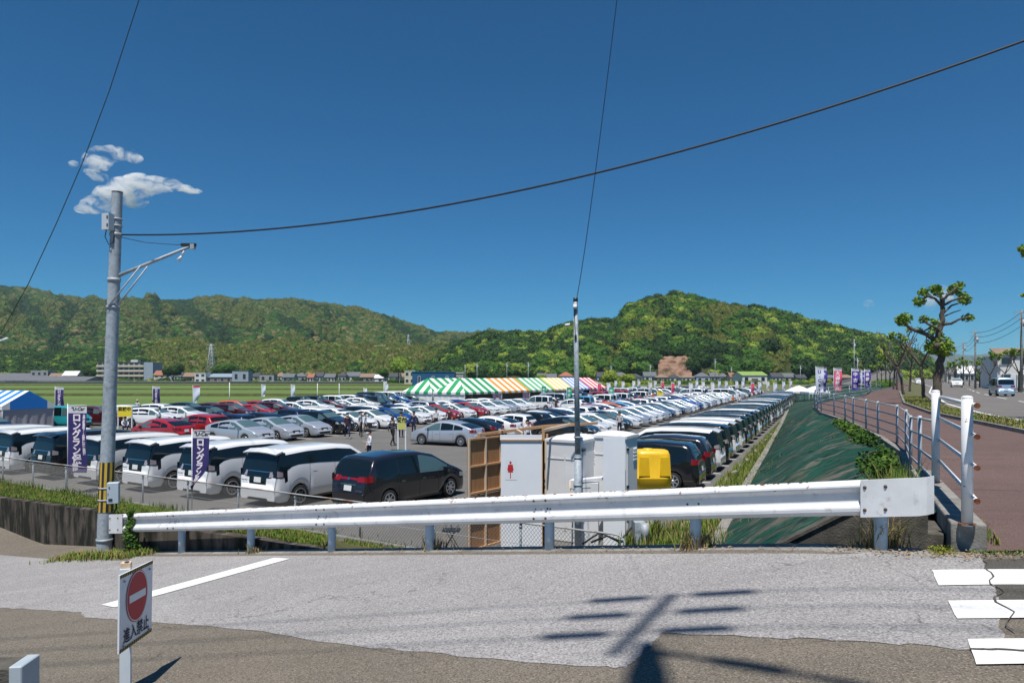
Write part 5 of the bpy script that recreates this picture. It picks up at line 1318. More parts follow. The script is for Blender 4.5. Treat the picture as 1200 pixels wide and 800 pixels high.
for k in range(2600):
    px = R.uniform(-30, 640); t = R.random()*1.02; x, y, z = fm(px, t)
    n_ = nz(px*.02, t*2, 12); v = R.choice((6, 6, 7, 6, 3, 4, 2, 8)) if 170 < px < 560 and n_ > -.22 else R.choice((0, 1, 2, 3, 4, 6))
    if px < 170: v = R.choice((0, 1, 1, 2, 3, 4))
    pts.append((x, y, z+1.5, R.uniform(3.2, 5.6)*(.8 if v in (6, 7) else 1), v))
forest('foothill_forest', pts, 'yellow-brown bamboo and green trees on the low foothill behind the village', 'forest')
pts = []
for k in range(5200):
    px = R.uniform(508, 1085); t = R.random()**.75*1.03; x, y, z = fr(px, t)
    if 772 < px < 808 and z < GB+17 and t < .4: continue
    n_ = nz(px*.018, t*2.2, 17)+.4*nz(px*.05, t*5, 19)
    cb_ = .75*math.exp(-((px-825)/75)**2)*(t > .2)+.35*math.exp(-((px-720)/30)**2)*(t < .6)+.3*math.exp(-((px-930)/30)**2)-.15
    bam = R.random() < max(0, min(.93, (n_+cb_-.20)*2.8))
    if bam: v = R.choice((6, 7, 6, 7, 3)); sc = R.uniform(2.0, 3.2)
    else:
        q = nz(px*.03+3, t*4, 23)
        v = R.choice((0, 0, 1, 2)) if q < -.05 else R.choice((2, 3, 3, 1, 4)) if q < .16 else R.choice((4, 2, 1, 3, 5, 2)); sc = R.choice((R.uniform(2.2, 3.8), R.uniform(3.8, 6.4)))
        if q < -.05 and R.random() < .16: v = 4
    pts.append((x, y, z+sc*.5, sc, v))
forest('hill_forest', pts, 'dense mixed green and bamboo wood covering the rounded hill at the right', 'forest')
# bare cut slope
cs = MB(); earth = nmat('bare_reddish_earth', (.20, .105, .07), (.32, .20, .14), .25, 1, 1, .5, c3=(.12, .09, .05), s3=.15, t3=(.5, .62))
def cutf(u, v):
    px = 770+39*u; t = .004+.095*v; x, y, z = fr(px, t); return (x, y-3-1.5*nz(u*6, v*8), z+1.2+1.3*nz(u*7, v*9, 3))
cs.grid(cutf, 26, 22, earth); cs.build('bare_cut_slope', kind='structure')

# ================================================================ village
ROOF = dict(grey=nmat('grey_tile_roof', (.10, .105, .12), (.16, .165, .18), 2, .8), dark=nmat('dark_tile_roof', (.045, .045, .05), (.08, .08, .085), 2, .7), red=nmat('rust_red_roof', (.28, .11, .07), (.35, .15, .10), 2), blue=nmat('blue_metal_roof', (.20, .27, .34), (.26, .33, .40), 1), white=nmat('white_metal_roof', (.62, .63, .64), (.7, .7, .7), 1), green=nmat('yellow_green_roof', (.20, .30, .07), (.25, .36, .10), 1), brown=nmat('brown_roof', (.20, .14, .10), (.28, .20, .15), 2))
WALL = dict(white=nmat('white_wall', (.62, .62, .60), (.7, .7, .68), 1), cream=nmat('cream_wall', (.55, .48, .38), (.6, .54, .44), 1), grey=nmat('grey_wall', (.28, .28, .28), (.36, .36, .35), 1), blue=nmat('blue_grey_wall', (.30, .36, .42), (.34, .40, .46), .5), brown=nmat('brown_wall', (.22, .15, .11), (.28, .2, .15), 1), pblue=nmat('pale_blue_wall', (.36, .44, .55), (.4, .48, .6), 1))
WG = mat('window_glass', (.03, .04, .05), .1, 0, 0, .6)
def house(px0, px1, ytop, Y, roof, wall, label, cat='house', group=None, flat_=False, nw=3, dep=None, floors=1, zb=None, name='house', hip=False, door=False, rz=0, rooffrac=.38, ww=None):
    z0 = GB if zb is None else zb; w = (px1-px0)/800*Y; h = CZ+(440-ytop)/800*Y-z0; dep = dep or max(6, w*.7); cx = ((px0+px1)/2-600)/800*Y
    t = thing(name, label, cat, (cx, Y, z0), rz, group); hw = h if flat_ else h*(1-rooffrac)
    b_ = MB(); b_.box((0, dep/2, hw/2), (w, dep, hw), WALL[wall])
    if not flat_ and not hip:
        for s in (-1, 1): b_.poly([(s*w/2, 0, hw), (s*w/2, dep, hw), (s*w/2, dep/2, h-.05)], WALL[wall])
    b_.build('wall', t)
    b_ = MB(); o = .35
    if flat_: b_.box((0, dep/2, h+.1), (w+.3, dep+.3, .25), ROOF[roof])
    elif hip:
        i = min(w*.4, dep*.5)
        A = [(-w/2-o, -o, hw), (w/2+o, -o, hw), (w/2+o, dep+o, hw), (-w/2-o, dep+o, hw)]; r0, r1 = (-w/2+i, dep/2, h), (w/2-i, dep/2, h)
        b_.poly([A[0], A[1], r1, r0], ROOF[roof]); b_.poly([A[2], A[3], r0, r1], ROOF[roof]); b_.poly([A[1], A[2], r1], ROOF[roof]); b_.poly([A[3], A[0], r0], ROOF[roof]); b_.poly(A[::-1], ROOF[roof])
    else:
        for s in (0, 1):
            ya, yb = (-o, dep/2) if s == 0 else (dep+o, dep/2); za = hw-.15
            q = [(-w/2-o, ya, za), (w/2+o, ya, za), (w/2+o, yb, h), (-w/2-o, yb, h)]; b_.poly(q if s == 0 else q[::-1], ROOF[roof]); b_.poly([(x, y, z-.18) for x, y, z in (q[::-1] if s == 0 else q)], ROOF[roof])
            b_.poly([q[0], (q[0][0], q[0][1], q[0][2]-.18), (q[1][0], q[1][1], q[1][2]-.18), q[1]], ROOF[roof])
    b_.build('roof', t)
    me = None
    for f in range(floors):
        for k in range(nw):
            xx = -w/2+w*(k+.5)/nw; ww_ = ww or min(1.8, w/nw*.55); hz = hw/floors; zc = hz*(f+.55)
            if door and f == 0 and k == nw//2: continue
            fr_ = MB(); fr_.box((xx, -.03, zc), (ww_+.2, .08, hz*.42+.2), ROOF['white']); fo = fr_.build('window', t)
            g_ = MB(); g_.box((xx, -.085, zc), (ww_, .03, hz*.42), WG); g_.build('pane', fo)
    if door:
        d_ = MB(); d_.box((0, -.06, hw*.33), (w*.26, .1, hw*.6), ROOF['grey']); d_.build('shutter_door', t)
    return t
# far dyke wall and retaining strip
b_ = MB(); 
for k in range(40):
    x0 = -760+k*17.3; b_.box((x0+8.6, 372+.0*k, GB+.6), (17.2, .8, 1.2), WALL['white'] if k % 7 else WALL['grey'])
tag(b_.build('far_dyke_wall'), 'long low whitish wall along the far edge of the green field', 'wall')
b_ = MB(); b_.box((-420, 371, GB+.6), (700, .6, .9), ROOF['dark']); tag(b_.build('dark_hedge_line'), 'dark low hedge line in front of the whitish far wall', 'hedge')
nm = 0
for i, (a, b, y, Y) in enumerate(((-8, 52, 440.5, 400), (30, 100, 441, 395), (-30, 20, 437, 440))):
    house(a, b, y, Y, 'grey', 'grey', ['long low grey greenhouse roof, leftmost below the mountain', 'long low grey shed roof ending right of the blue and white tent', 'grey shed at the left edge behind the greenhouse roofs'][i], 'shed', nw=6, dep=20, name='shed', rooffrac=.6)
house(36, 56, 434.5, 430, 'white', 'grey', 'pale house with flat whitish roof far left of the striped pole', nw=3, floors=2, flat_=True)
house(73, 90, 434.5, 425, 'white', 'cream', 'white-roofed house just left of the striped utility pole', nw=2, floors=2)
house(57, 72, 437, 428, 'brown', 'cream', 'low brown-roofed house between two white-roofed ones at far left', nw=2)
house(14, 34, 437, 431, 'grey', 'cream', 'wide grey-roofed house at far left behind the greenhouses', nw=3)
# apartment block
ab = thing('apartment_block', 'four-storey apartment block with pale balcony bands behind the striped pole', 'apartment block', P(147, 440, 480).xyz[:]); ab.location.z = GB
W_ = 66/800*480; Hb = CZ+(440-425)/800*480-GB; x0 = -W_/2
b_ = MB(); b_.box((x0+W_*.42, 6, Hb/2), (W_*.84, 12, Hb), WALL['grey']); b_.build('wall', ab)
b_ = MB(); b_.box((x0+W_*.92, 5.5, Hb/2+.2), (W_*.16, 13, Hb+.4), WALL['blue']); b_.build('end_tower', ab)
for f in range(4):
    z = Hb*(f+.22)/4; b_ = MB(); b_.box((x0+W_*.42, -.7, z+.35), (W_*.84, 1.3, Hb/4*.40), WALL['cream']); b_.build('balcony_band', ab)
    for k in range(9):
        b_ = MB(); b_.box((x0+W_*.84*(k+.5)/9, -.06, z+1.75), (W_*.06, .1, Hb/4*.42), WG); b_.build('window', ab)
b_ = MB(); b_.box((x0+W_*.42, 6, Hb+.25), (W_*.86, 12.6, .5), ROOF['dark']); b_.box((x0+W_*.6, 6, Hb+1.2), (5, 4, 2), WALL['white']); b_.build('roof', ab)
house(180, 200, 434, 470, 'red', 'cream', 'red-roofed house right of the apartment block', nw=3, floors=2)
house(228, 241, 437, 400, 'white', 'white', 'small white two-storey office at the left end of the warehouse', 'building', flat_=True, nw=2, floors=2, name='office')
house(241, 272, 437.5, 402, 'blue', 'brown', 'long low workshop with pale blue roof between white office and grey box', 'workshop', nw=4, dep=22, name='workshop', rooffrac=.35)
house(272, 291, 434.5, 400, 'grey', 'blue', 'blue-grey box-shaped warehouse right of the workshop', 'warehouse', flat_=True, nw=2, name='warehouse')
house(304, 321, 438.5, 405, 'dark', 'grey', 'dark grey flat warehouse right of the blue-grey one', 'warehouse', flat_=True, nw=2, name='warehouse')
cols = [('dark', 'grey'), ('red', 'cream'), ('brown', 'cream'), ('grey', 'white'), ('dark', 'pblue'), ('grey', 'pblue'), ('brown', 'brown'), ('grey', 'cream'), ('grey', 'grey'), ('dark', 'white')]
rl = dict(dark='dark-roofed', red='rust-red-roofed', brown='brown-roofed', grey='grey-roofed', white='white-roofed', blue='blue-roofed'); wl = dict(grey='grey', cream='cream', white='white', pblue='pale blue', brown='brown', blue='blue-grey')
def hrow(pxs, Y, y0, desc, grp, seed):
    r_ = random.Random(seed)
    for k, (a, b) in enumerate(pxs):
        rf, wa = cols[(k*3+seed) % 10]
        house(a, b, y0+r_.uniform(-1.6, 1.2), Y+r_.uniform(-8, 20), rf, wa, '%s %s house, %s from left %s' % (rl[rf], wl[wa], 'first' if k == 0 else ordn(k), desc), group=grp, nw=r_.choice((2, 3)), floors=1, hip=r_.random() < .4, dep=7)
hrow([(200, 212), (213, 227), (291, 303), (322, 333), (331, 344), (345, 358), (360, 367), (368, 378), (380, 392), (396, 405), (406, 421), (422, 438), (455, 468), (469, 480)], 418, 436.6, 'below the foothill', 'houses below the foothill', 3)
house(439, 452, 438.6, 395, 'white', 'white', 'white gabled shed in the village left of the blue building', 'shed', nw=1, name='shed')
house(474, 486, 434.5, 330, 'white', 'cream', 'tall narrow white building left of the blue building', 'building', flat_=True, nw=2, floors=2, name='building')
bb = house(483, 532, 436.0, 210, 'blue', 'blue', 'long deep blue windowless shed behind the green striped tents', 'building', flat_=True, nw=3, dep=18, name='blue_shed', ww=.6)
bm_ = nmat('deep_blue_cladding', (.02, .09, .20), (.025, .11, .24), .6, .5)
for ch in bb.children:
    if ch.name.startswith(('wall', 'roof')): ch.data.materials.clear(); ch.data.materials.append(bm_)
house(533, 543, 437, 215, 'white', 'grey', 'small grey hut right of the blue shed', 'hut', flat_=True, nw=2, name='hut')
hrow([(630, 640), (641, 652), (655, 672), (700, 714), (718, 737), (738, 753), (755, 769), (770, 783), (785, 797), (799, 814), (816, 832), (833, 842)], 400, 437, 'left of the green-roofed building', 'houses below the right hill', 5)
hrow([(843, 854), (856, 869), (905, 918), (919, 932), (934, 945), (967, 984), (985, 1003), (1004, 1020), (1022, 1034)], 395, 438, 'at the right end of the village', 'houses at the right end of the village', 8)
house(870, 899, 435.0, 350, 'green', 'white', 'white building with bright yellow-green roof and grey shutter below the hill', 'building', nw=3, name='building', door=True, rooffrac=.28, dep=16)
# bushes between the houses and along the meadow
pts = []
for k in range(620):
    px = R.choice((R.uniform(0, 480), R.uniform(560, 1040), R.uniform(560, 1040))); Y = R.uniform(405, 445); 
    pts.append(((px-600)/800*Y, Y, GB+.8, R.uniform(1.0, 2.4), R.choice((0, 1, 2, 3, 3, 4))))
for k in range(260):
    px = R.uniform(690, 950); Y = R.uniform(335, 378); pts.append(((px-600)/800*Y, Y, GB+.4, R.uniform(.8, 1.9), R.choice((2, 3, 4, 4, 5, 0))))
for k in range(60):
    px = R.uniform(680, 738); Y = R.uniform(232, 262); pts.append(((px-600)/800*Y, Y, GB+.6, R.uniform(.9, 1.6), R.choice((4, 5, 4))))
forest('village_bushes', pts, 'bushes and hedges between the houses of the far village', 'bushes')
def bigtree(label, px, ytop, Y, r, v, zb=None):
    z0 = GB if zb is None else zb; h = CZ+(440-ytop)/800*Y-z0; t = thing('tree', label, 'tree', ((px-600)/800*Y, Y, z0))
    b_ = MB(); b_.path([(0, 0, 0), (.1, 0, h*.35), (0, .1, h*.6)], .3, M['bark'], 7, radii=[.35, .25, .15]); b_.build('trunk', t)
    b_ = MB(); rr = random.Random(px)
    for k in range(7):
        o = VAR[v].data; a = rr.uniform(0, 6.28); q = rr.uniform(.1, .75)*r; s = r*rr.uniform(.38, .62); c = (math.cos(a)*q, math.sin(a)*q, h-r*.85+rr.uniform(-.5, .5)*r*.6 if k else h-r*.55)
        n0 = len(b_.v); b_.v += [(c[0]+w.co.x*s, c[1]+w.co.y*s, c[2]+w.co.z*s) for w in o.vertices]
        for p_ in o.polygons: b_.face([n0+i for i in p_.vertices], o.materials[0], False)
    b_.build('crown', t, recalc=False)
M['bark'] = nmat('tree_bark', (.06, .048, .038), (.14, .115, .09), 6, .95, .6, 30, stretch=(3, 3, .6))
for i, (px, y, Y, r, v, lb) in enumerate(((203, 425, 400, 5, 0, 'dark green round tree right of the apartment block'), (268, 424, 440, 6, 3, 'round mid-green tree above the pale-blue-roofed workshop'), (292, 428, 430, 5, 2, 'second green tree above the blue-grey warehouse'), (467, 415, 380, 7, 5, 'tall bright green tree left of the blue shed'), (257, 426, 450, 5, 2, 'darker tree left of the lattice tower'), (106, 432, 420, 4, 1, 'small dark tree just left of the striped pole base line'), (718, 434, 250, 3.4, 5, 'bright yellow-green tree beside the end of the striped tents'), (737, 436, 255, 3.2, 4, 'second bright green tree beside the striped tents'), (452, 431, 390, 3.5, 2, 'small green tree beside the white gabled shed'), (630, 438, 300, 3, 4, 'low bright bush-like tree behind the tents'))):
    bigtree(lb, px, y, Y, r, v)
# lattice tower and thin poles of the valley
def lattice(px, ytop, Y, label, w=3):
    t = thing('lattice_tower', label, 'pylon', ((px-600)/800*Y, Y, GB)); h = CZ+(440-ytop)/800*Y-GB; b_ = MB(); q = [(-w, -w), (w, -w), (w, w), (-w, w)]
    for x, y in q: b_.tube((x, y, 0), (x*.12, y*.12, h), .22, M['galv2'], n=4)
    for k in range(10):
        z0, z1 = h*k/10, h*(k+1)/10; s0, s1 = 1-.88*k/10, 1-.88*(k+1)/10
        for i in range(4):
            j = (i+1) % 4; b_.tube((q[i][0]*s0, q[i][1]*s0, z0), (q[j][0]*s1, q[j][1]*s1, z1), .12, M['galv2'], n=3); b_.tube((q[i][0]*s1, q[i][1]*s1, z1), (q[j][0]*s1, q[j][1]*s1, z1), .1, M['galv2'], n=3)
    b_.build('lattice', t)
    b_ = MB()
    for f in (.78, .88, .98): b_.box((0, 0, h*f), (w*2.4, .3, .25), M['galv2'])
    b_.build('crossarms', t, kind='stuff')
lattice(247.5, 403, 480, 'grey lattice tower rising above the pale-blue-roofed workshop')
lattice(478.5, 392, 900, 'distant lattice tower on the foothill left of the blue shed', 4)
def thinpole(px, yb, yt, Y, label, zb=None, r=.14, arms=True, name='power_pole', m='galv2'):
    z0 = GB if zb is None else zb; h = CZ+(440-yt)/800*Y-z0; t = thing(name, label, 'utility pole', ((px-600)/800*Y, Y, z0)); b_ = MB(); b_.tube((0, 0, 0), (0, 0, h), r, M[m], r*.6, n=8); b_.build('shaft', t)
    if arms:
        for f in (.97, .9):
            b_ = MB(); b_.box((0, 0, h*f), (1.8, .1, .1), M['galv2']); b_.build('crossarm', t)
        b_ = MB(); b_.tube((.28, 0, h*.80), (.28, 0, h*.88), .2, M['galv2'], n=8); b_.build('transformer', t)
    return t
for i, (px, yt, Y) in enumerate(((559, 425, 300), (594, 425, 330), (619, 424, 260), (762, 427, 330), (838, 420, 350), (938, 428, 320), (857, 430, 380), (716, 428, 340), (1001, 397, 230), (1005, 419, 240), (1039, 414, 260), (1037, 436, 250))):
    thinpole(px, 0, yt, Y, 'slim grey power pole, %s from the left in front of the right hill' % ('first' if i == 0 else ordn(i)), zb=GB if px < 1000 else pathz(Y), r=.16)
for i, (px, yt, yb, Y) in enumerate(((269, 448, 470, 92), (372, 449, 466, 105), (397.5, 449, 468, 104), (450, 449, 466, 118), (545, 427, 450, 260))):
    thinpole(px, yb, yt, Y, 'thin white pole standing at the field edge, %s from the left' % ('first' if i == 0 else ordn(i)), zb=LOT, r=.07, arms=False, name='field_pole', m='signwhite')

# ================================================================ tents
def cl_(n, c): return mat(n, c, .7)
TC = dict(green=cl_('green_tent_cloth', (.015, .30, .10)), orange=cl_('orange_tent_cloth', (.72, .30, .03)), lgreen=cl_('light_green_tent_cloth', (.10, .42, .18)), yellow=cl_('yellow_tent_cloth', (.78, .58, .12)), blue=cl_('pale_blue_tent_cloth', (.16, .30, .68)), red=cl_('red_tent_cloth', (.65, .05, .07)), vblue=cl_('vivid_blue_tent_cloth', (.012, .20, .60)), white=cl_('white_tent_cloth', (.78, .78, .76)))
def tent(label, org, dx, L_, Wd, he, hr, col, hip=(False, False), gable=None, walls=None, n=16, group=None, gcol=None):
    """org: front left eave corner on the ground, dx: unit vector along the eave, tent goes back to the left of dx"""
    dx = Vector(dx).normalized(); dy = Vector((-dx.y, dx.x, 0)); t = thing('event_tent', label, 'tent', org, math.atan2(dx.y, dx.x), group)
    b_ = MB(); W2 = Wd/2
    r0 = W2*.9 if hip[0] else 0; r1 = L_-(W2*.9 if hip[1] else 0)
    def rz_(x, s):   # roof strip top at eave coordinate x -> how far up the slope it reaches
        k = 1.0
        if hip[0] and x < r0: k = min(k, x/r0)
        if hip[1] and x > r1: k = min(k, (L_-x)/(L_-r1))
        return k
    for k in range(n):
        xa, xb = L_*k/n, L_*(k+1)/n; m = TC[col] if k % 2 == 0 else TC['white']
        for s in (0, 1):
            ka, kb_ = rz_(xa, s), rz_(xb, s); y = lambda q: (W2*q if s == 0 else Wd-W2*q); z = lambda q: he+(hr-he)*q
            q = [(xa, y(0), he), (xb, y(0), he), (xb, y(kb_), z(kb_)), (xa, y(ka), z(ka))]; b_.poly(q if s == 0 else q[::-1], m)
            # slight valance
            b_.poly([(xa, y(0), he-.28), (xb, y(0), he-.28), (xb, y(0), he), (xa, y(0), he)], m)
    ne = max(6, int(n*Wd/L_)); ne += 1-ne % 2
    for e in (0, 1):
        for k in range(ne):
            ya, yb = Wd*k/ne, Wd*(k+1)/ne; f = lambda y: 1-abs(y-W2)/W2; X = 0 if e == 0 else L_; ri = r0 if e == 0 else r1
            m = TC[gcol or col] if (k % 2 == 1 if not gcol else 0 < k < ne-1) else TC['white']
            fa, fb = f(ya), f(yb); mid = [] if not (ya < W2 < yb) else [(X+(ri-X)*1, W2, hr)]
            pa = (X+(ri-X)*fa, ya, he+(hr-he)*fa); pb = (X+(ri-X)*fb, yb, he+(hr-he)*fb)
            b_.poly([(X, ya, he), (X, yb, he), pb]+mid+[pa], m); b_.poly([(X, ya, he-.28), (X, yb, he-.28), (X, yb, he), (X, ya, he)], m)
    b_.build('canopy', t, recalc=False)
    for x in (.05, L_-.05):
        for y in (.05, Wd-.05):
            q = MB(); q.tube((x, y, 0), (x, y, he), .04, M['galv2'], n=6); q.build('leg', t)
    for (x0, y0, x1, y1, m) in (walls or []):
        q = MB(); nn_ = 14
        for i in range(nn_):
            a, b = i/nn_, (i+1)/nn_; w_ = .04*math.sin(i*2.4), .04*math.sin((i+1)*2.4)
            mm = m if not isinstance(m, tuple) else m[i % 2]
            q.poly([(x0+(x1-x0)*a+w_[0], y0+(y1-y0)*a+w_[0], .05), (x0+(x1-x0)*b+w_[1], y0+(y1-y0)*b+w_[1], .05), (x0+(x1-x0)*b, y0+(y1-y0)*b, he-.05), (x0+(x1-x0)*a, y0+(y1-y0)*a, he-.05)], mm)
        q.build('side_curtain', t, recalc=False)
    return t
shade = nmat('grey_tent_wall', (.34, .31, .33), (.40, .37, .38), 1); pink = cl_('pink_curtain', (.55, .06, .25))
td = Vector((.53, .848, 0)); t0 = Vector((-6, 87, LOT)); perp = Vector((-.848, .53, 0))
ts = [0, 8.7, 16.3, 23.9, 30.6, 36.9, 44.2]
for k, (c, lb) in enumerate((('green', 'green and white striped tent with hipped end, front left of the tent row'), ('orange', 'orange and white striped tent, second of the tent row'), ('lgreen', 'light green and white striped tent in the middle of the tent row'), ('yellow', 'pale yellow and white striped tent right of the light green one'), ('blue', 'pale blue and white striped tent behind the slim steel pole'), ('red', 'red and white striped tent at the right end of the tent row'))):
    L_ = ts[k+1]-ts[k]; tent(lb, tuple(t0+td*ts[k]), td, L_-.04, 5.2, 2.05, 3.85, c, (k == 0, k == 5), n=9 if k else 10, walls=[(.1, 5.1, L_-.1, 5.1, shade)]+([(L_*.75, .12, L_-.1, .12, (pink, TC['white']))] if k < 4 else [(.1, .12, L_*.6, .12, shade)])+([(.12, .1, .12, 5.1, TC['white'])] if k == 0 else []), group='striped event tents')
tent('second green and white striped tent, behind and left of the first', tuple(t0+perp*5.3), td, 12, 5.2, 2.05, 3.85, 'green', (True, False), n=14, walls=[(.12, .1, .12, 5.1, TC['white'])], group='striped event tents')
tent('blue and white striped tent with blue gable at the left edge', (-37.45+(-.907)*0, 49.9, LOT), (-.0, 1, 0), 1, 1, 1, 1, 'vblue') if 0 else None
e_ = EL; o_ = Vector((-37.4, 50.0, LOT))+Vector((.42, .907, 0))*3.7
# ridge along EL: use dx = -EL rotated so that the tent lies along the row
tent('blue and white striped tent with a blue gable at the left edge of the lot', tuple(Vector((-37.5, 50.2, LOT))+EL*9), tuple(-EL), 9, 3.75, 1.95, 3.05, 'vblue', n=16, gcol='vblue', walls=[(8.95, .05, 8.95, 3.7, shade), (.1, .05, 8.9, .05, shade)])
for i, (px, Y, w) in enumerate(((941, 100, 2.6), (960, 96, 2.4))):
    tent(['small white canopy tent at the far end of the embankment vans', 'small white canopy tent partly behind the path fence'][i], P(px-9, 460, Y)[:2]+(LOT,) if 0 else ((px-612)/800*Y, Y, LOT), (1, 0, 0), 3.0, 3.0, 1.9, 2.75, 'white', (True, True), n=6)

# ================================================================ banners far away
M['purple'] = mat('purple_banner_cloth', (.06, .04, .30), .8); M['pinkb'] = mat('pink_banner_cloth', (.70, .08, .16), .8); M['whiteb'] = mat('pale_banner_cloth', (.62, .66, .8), .8)
def fban(label, px, yt, yb, Y, zb, m, mt, w=.6, ang=0, curl=0, group=None, txt='ロングラン保証', tm=None, wave=.08):
    zt = CZ-(yt-440)/800*Y; h = (yb-yt)/800*Y
    return nobori(label, ((px-600)/800*Y, Y, zb), zt-zb, w, h-.1, ang, txt, M[m], M[mt], M[tm or 'printw'], curl=curl, group=group, header=True, wave=wave)
fban('small navy banner in the field right of the blue and white tent', 64.5, 452.5, 481, 62, LOT, 'navy', 'bannerwhite', .72, .1, group='banners at the field edge')
fban('small navy banner behind the white suv at the field edge', 179, 452, 475, 72, LOT, 'navy', 'bannerwhite', .7, .1, group='banners at the field edge')
fban('white banner with red top furled beside the wine red hatchbacks', 226, 451, 474, 80, LOT, 'whiteb', 'pinkb', .75, .3, .6, group='banners at the field edge', txt='', wave=.15)
for px, y0, y1, Y, k in ((306.5, 450, 465, 100, 'third'), (341, 450, 467, 100, 'fourth'), (426, 454, 465, 115, 'fifth'), (451, 449, 462, 118, 'last')):
    fban('narrow white banner at the field edge, %s small banner from the left' % k, px, y0, y1, Y, LOT, 'whiteb', 'bannerwhite', .55, .2, .3, group='banners at the field edge', txt='', wave=.12)
for px, y0, y1, Y, k in ((634.5, 452, 466, 96, 'left'), (664, 453, 471, 84, 'middle'), (713.5, 453, 469, 92, 'right')):
    fban('green banner with white letters, %s one of three before the tents' % k, px, y0, y1, Y, LOT, 'green', 'green', .62, .1, group='green banners', txt='中古車')
for px, y0, y1, Y, m, tm, tx, k in ((956, 429, 459, 57, 'whiteb', 'navy', 'U-Car', 'white banner with blue letters, leftmost of the banners on the path fence'), (961.5, 430, 459, 58, 'purple', 'printw', '中古車', 'purple banner right behind the leftmost white banner on the path fence'), (977, 430.5, 458, 56, 'pinkb', 'printw', '大商談会', 'pink banner with white edge on the path fence'), (998, 431, 457, 58, 'purple', 'printw', '中古車', 'purple banner in the middle of the path fence banners'), (1009, 433, 451, 63, 'whiteb', 'purple', '商談会', 'pale wavy banner between the two right purple banners'), (1013, 432, 454, 62, 'purple', 'printw', '商談会', 'purple banner at the right end of the path fence'), (1004, 436, 450, 66, 'whiteb', 'navy', '中古車', 'small pale banner behind the middle purple banner')):
    fban(k, px, y0, y1, Y, pathz(Y), m, 'bannerwhite', .62, R.uniform(-.2, .3), 0, group='banners on the path fence', txt=tx, tm=tm if tm in M else None, wave=.12)
r_ = random.Random(4)
for k in range(26):
    px = 702+k*9.4+r_.uniform(-3, 3); Y = r_.uniform(108, 165)
    if 930 < px: continue
    fban('small pale banner among the far parked cars, %s from the left' % ('first' if k == 0 else ordn(k)), px, 440+4.2*800/Y-(3.1/Y*800), 440+4.2*800/Y-(1.2/Y*800), Y, LOT, r_.choice(('whiteb', 'whiteb', 'bannerwhite', 'pinkb', 'whiteb')), 'bannerwhite', .6, .2, 0, group='banners among the far cars', txt='', wave=.1)
# notice boards
def board(label, px, yt, ym, Y, w, m, txt):
    t = thing('notice_board', label, 'sign', ((px-600)/800*Y, Y, LOT)); zt = CZ-(yt-440)/800*Y-LOT; zm = CZ-(ym-440)/800*Y-LOT
    for x in (0, w): b_ = MB(); b_.box((x, 0, zt/2), (.07, .07, zt), M['signwhite']); b_.build('leg', t)
    b_ = MB(); b_.box((w/2, -.05, (zt+zm)/2), (w, .03, zt-zm), m); bo = b_.build('board', t)
    b_ = MB(); put_text(b_, txt, (zt-zm)*.42, M['blackpaint'], lambda u, v: (w/2+u, -.075, zm+(zt-zm)*.72+v), .01); b_.build('lettering', bo)
yb_ = mat('yellow_board', (.78, .62, .03), .5); yc_ = mat('khaki_board', (.55, .55, .15), .5)
board('bright yellow notice board on white legs right of the striped pole', 138.5, 476, 488, 52, 1.05, yb_, '商談中')
board('olive yellow notice board on white legs in front of the silver hatchback', 466.5, 488, 503, 38, .42, yc_, '受付')
board('yellow notice board among the far cars right of the tents', 747, 458, 464, 108, .95, yb_, '受付')
board('second yellow notice board among the far cars, right of the other', 770, 458, 463, 110, .95, yb_, '案内')
# ================================================================ pollard trees
leafp = leafmat('fresh_tree_leaves', (.09, .18, .02), (.22, .32, .045), s=2.5)
def leafball(mb, c, r, n, rr, sz=.14, m=None):
    for _ in range(n):
        d = Vector((rr.gauss(0, 1), rr.gauss(0, 1), rr.gauss(0, 1))).normalized()*r*rr.random()**.4; d.z *= .8; p = Vector(c)+d
        a = Vector((rr.uniform(-1, 1), rr.uniform(-1, 1), rr.uniform(-.6, .6))).normalized(); b = a.cross(Vector((rr.uniform(-1, 1), rr.uniform(-1, 1), rr.uniform(-1, 1)))).normalized(); s = sz*rr.uniform(.6, 1.3)
        mb.poly([p-a*s, p-b*s*.6, p+a*s, p+b*s*.6], m or leafp)
def limb(mb, pts, r0, r1, n=8, knob=0):
    out = []; K_ = 5
    for a, b in zip(pts, pts[1:]):
        for i in range(K_): out.append(Vector(a).lerp(Vector(b), i/K_)+Vector((nz(len(out)*.7, a[2]), nz(len(out)*.6, 5+a[0]), 0))*.35*r0)
    out.append(Vector(pts[-1])); k = len(out)-1; r0 *= .54; r1 *= .54; knob *= .54
    mb.path(out, r0, M['bark'], n, radii=[r0+(r1-r0)*i/k*(1)+.14*r0*abs(nz(i*1.3, r0*50)) for i in range(k+1)])
    if knob:
        mb.lathe([(0, -knob), (knob*.7, -knob*.7), (knob, 0), (knob*.7, knob*.8), (0, knob)], M['bark'], c=out[-1], n=8)
mt_ = thing('pollarded_tree', 'tallest pollarded tree with knobbly limbs and leaf tufts beside the bicycle path', 'tree', P(1098, 475, 46).xyz[:]); b0 = mt_.location.copy()
Z = lambda px, py, dy=0: P(px, py, 46+dy)-b0
b_ = MB(); limb(b_, [Z(1098, 480), Z(1098, 455), Z(1101, 432), Z(1104, 415), Z(1100, 398)], .52, .38, 12); b_.build('trunk', mt_)
b_ = MB()
limb(b_, [Z(1100, 400), Z(1086, 392), Z(1070, 386, .5), Z(1060, 380, .5)], .3, .16, 8, .26)
limb(b_, [Z(1098, 402), Z(1100, 388), Z(1104, 375), Z(1105, 360)], .34, .26, 10)
limb(b_, [Z(1105, 362), Z(1106, 350, -.3), Z(1113, 344, -.5), Z(1121, 337, -.5)], .2, .12, 8, .2)
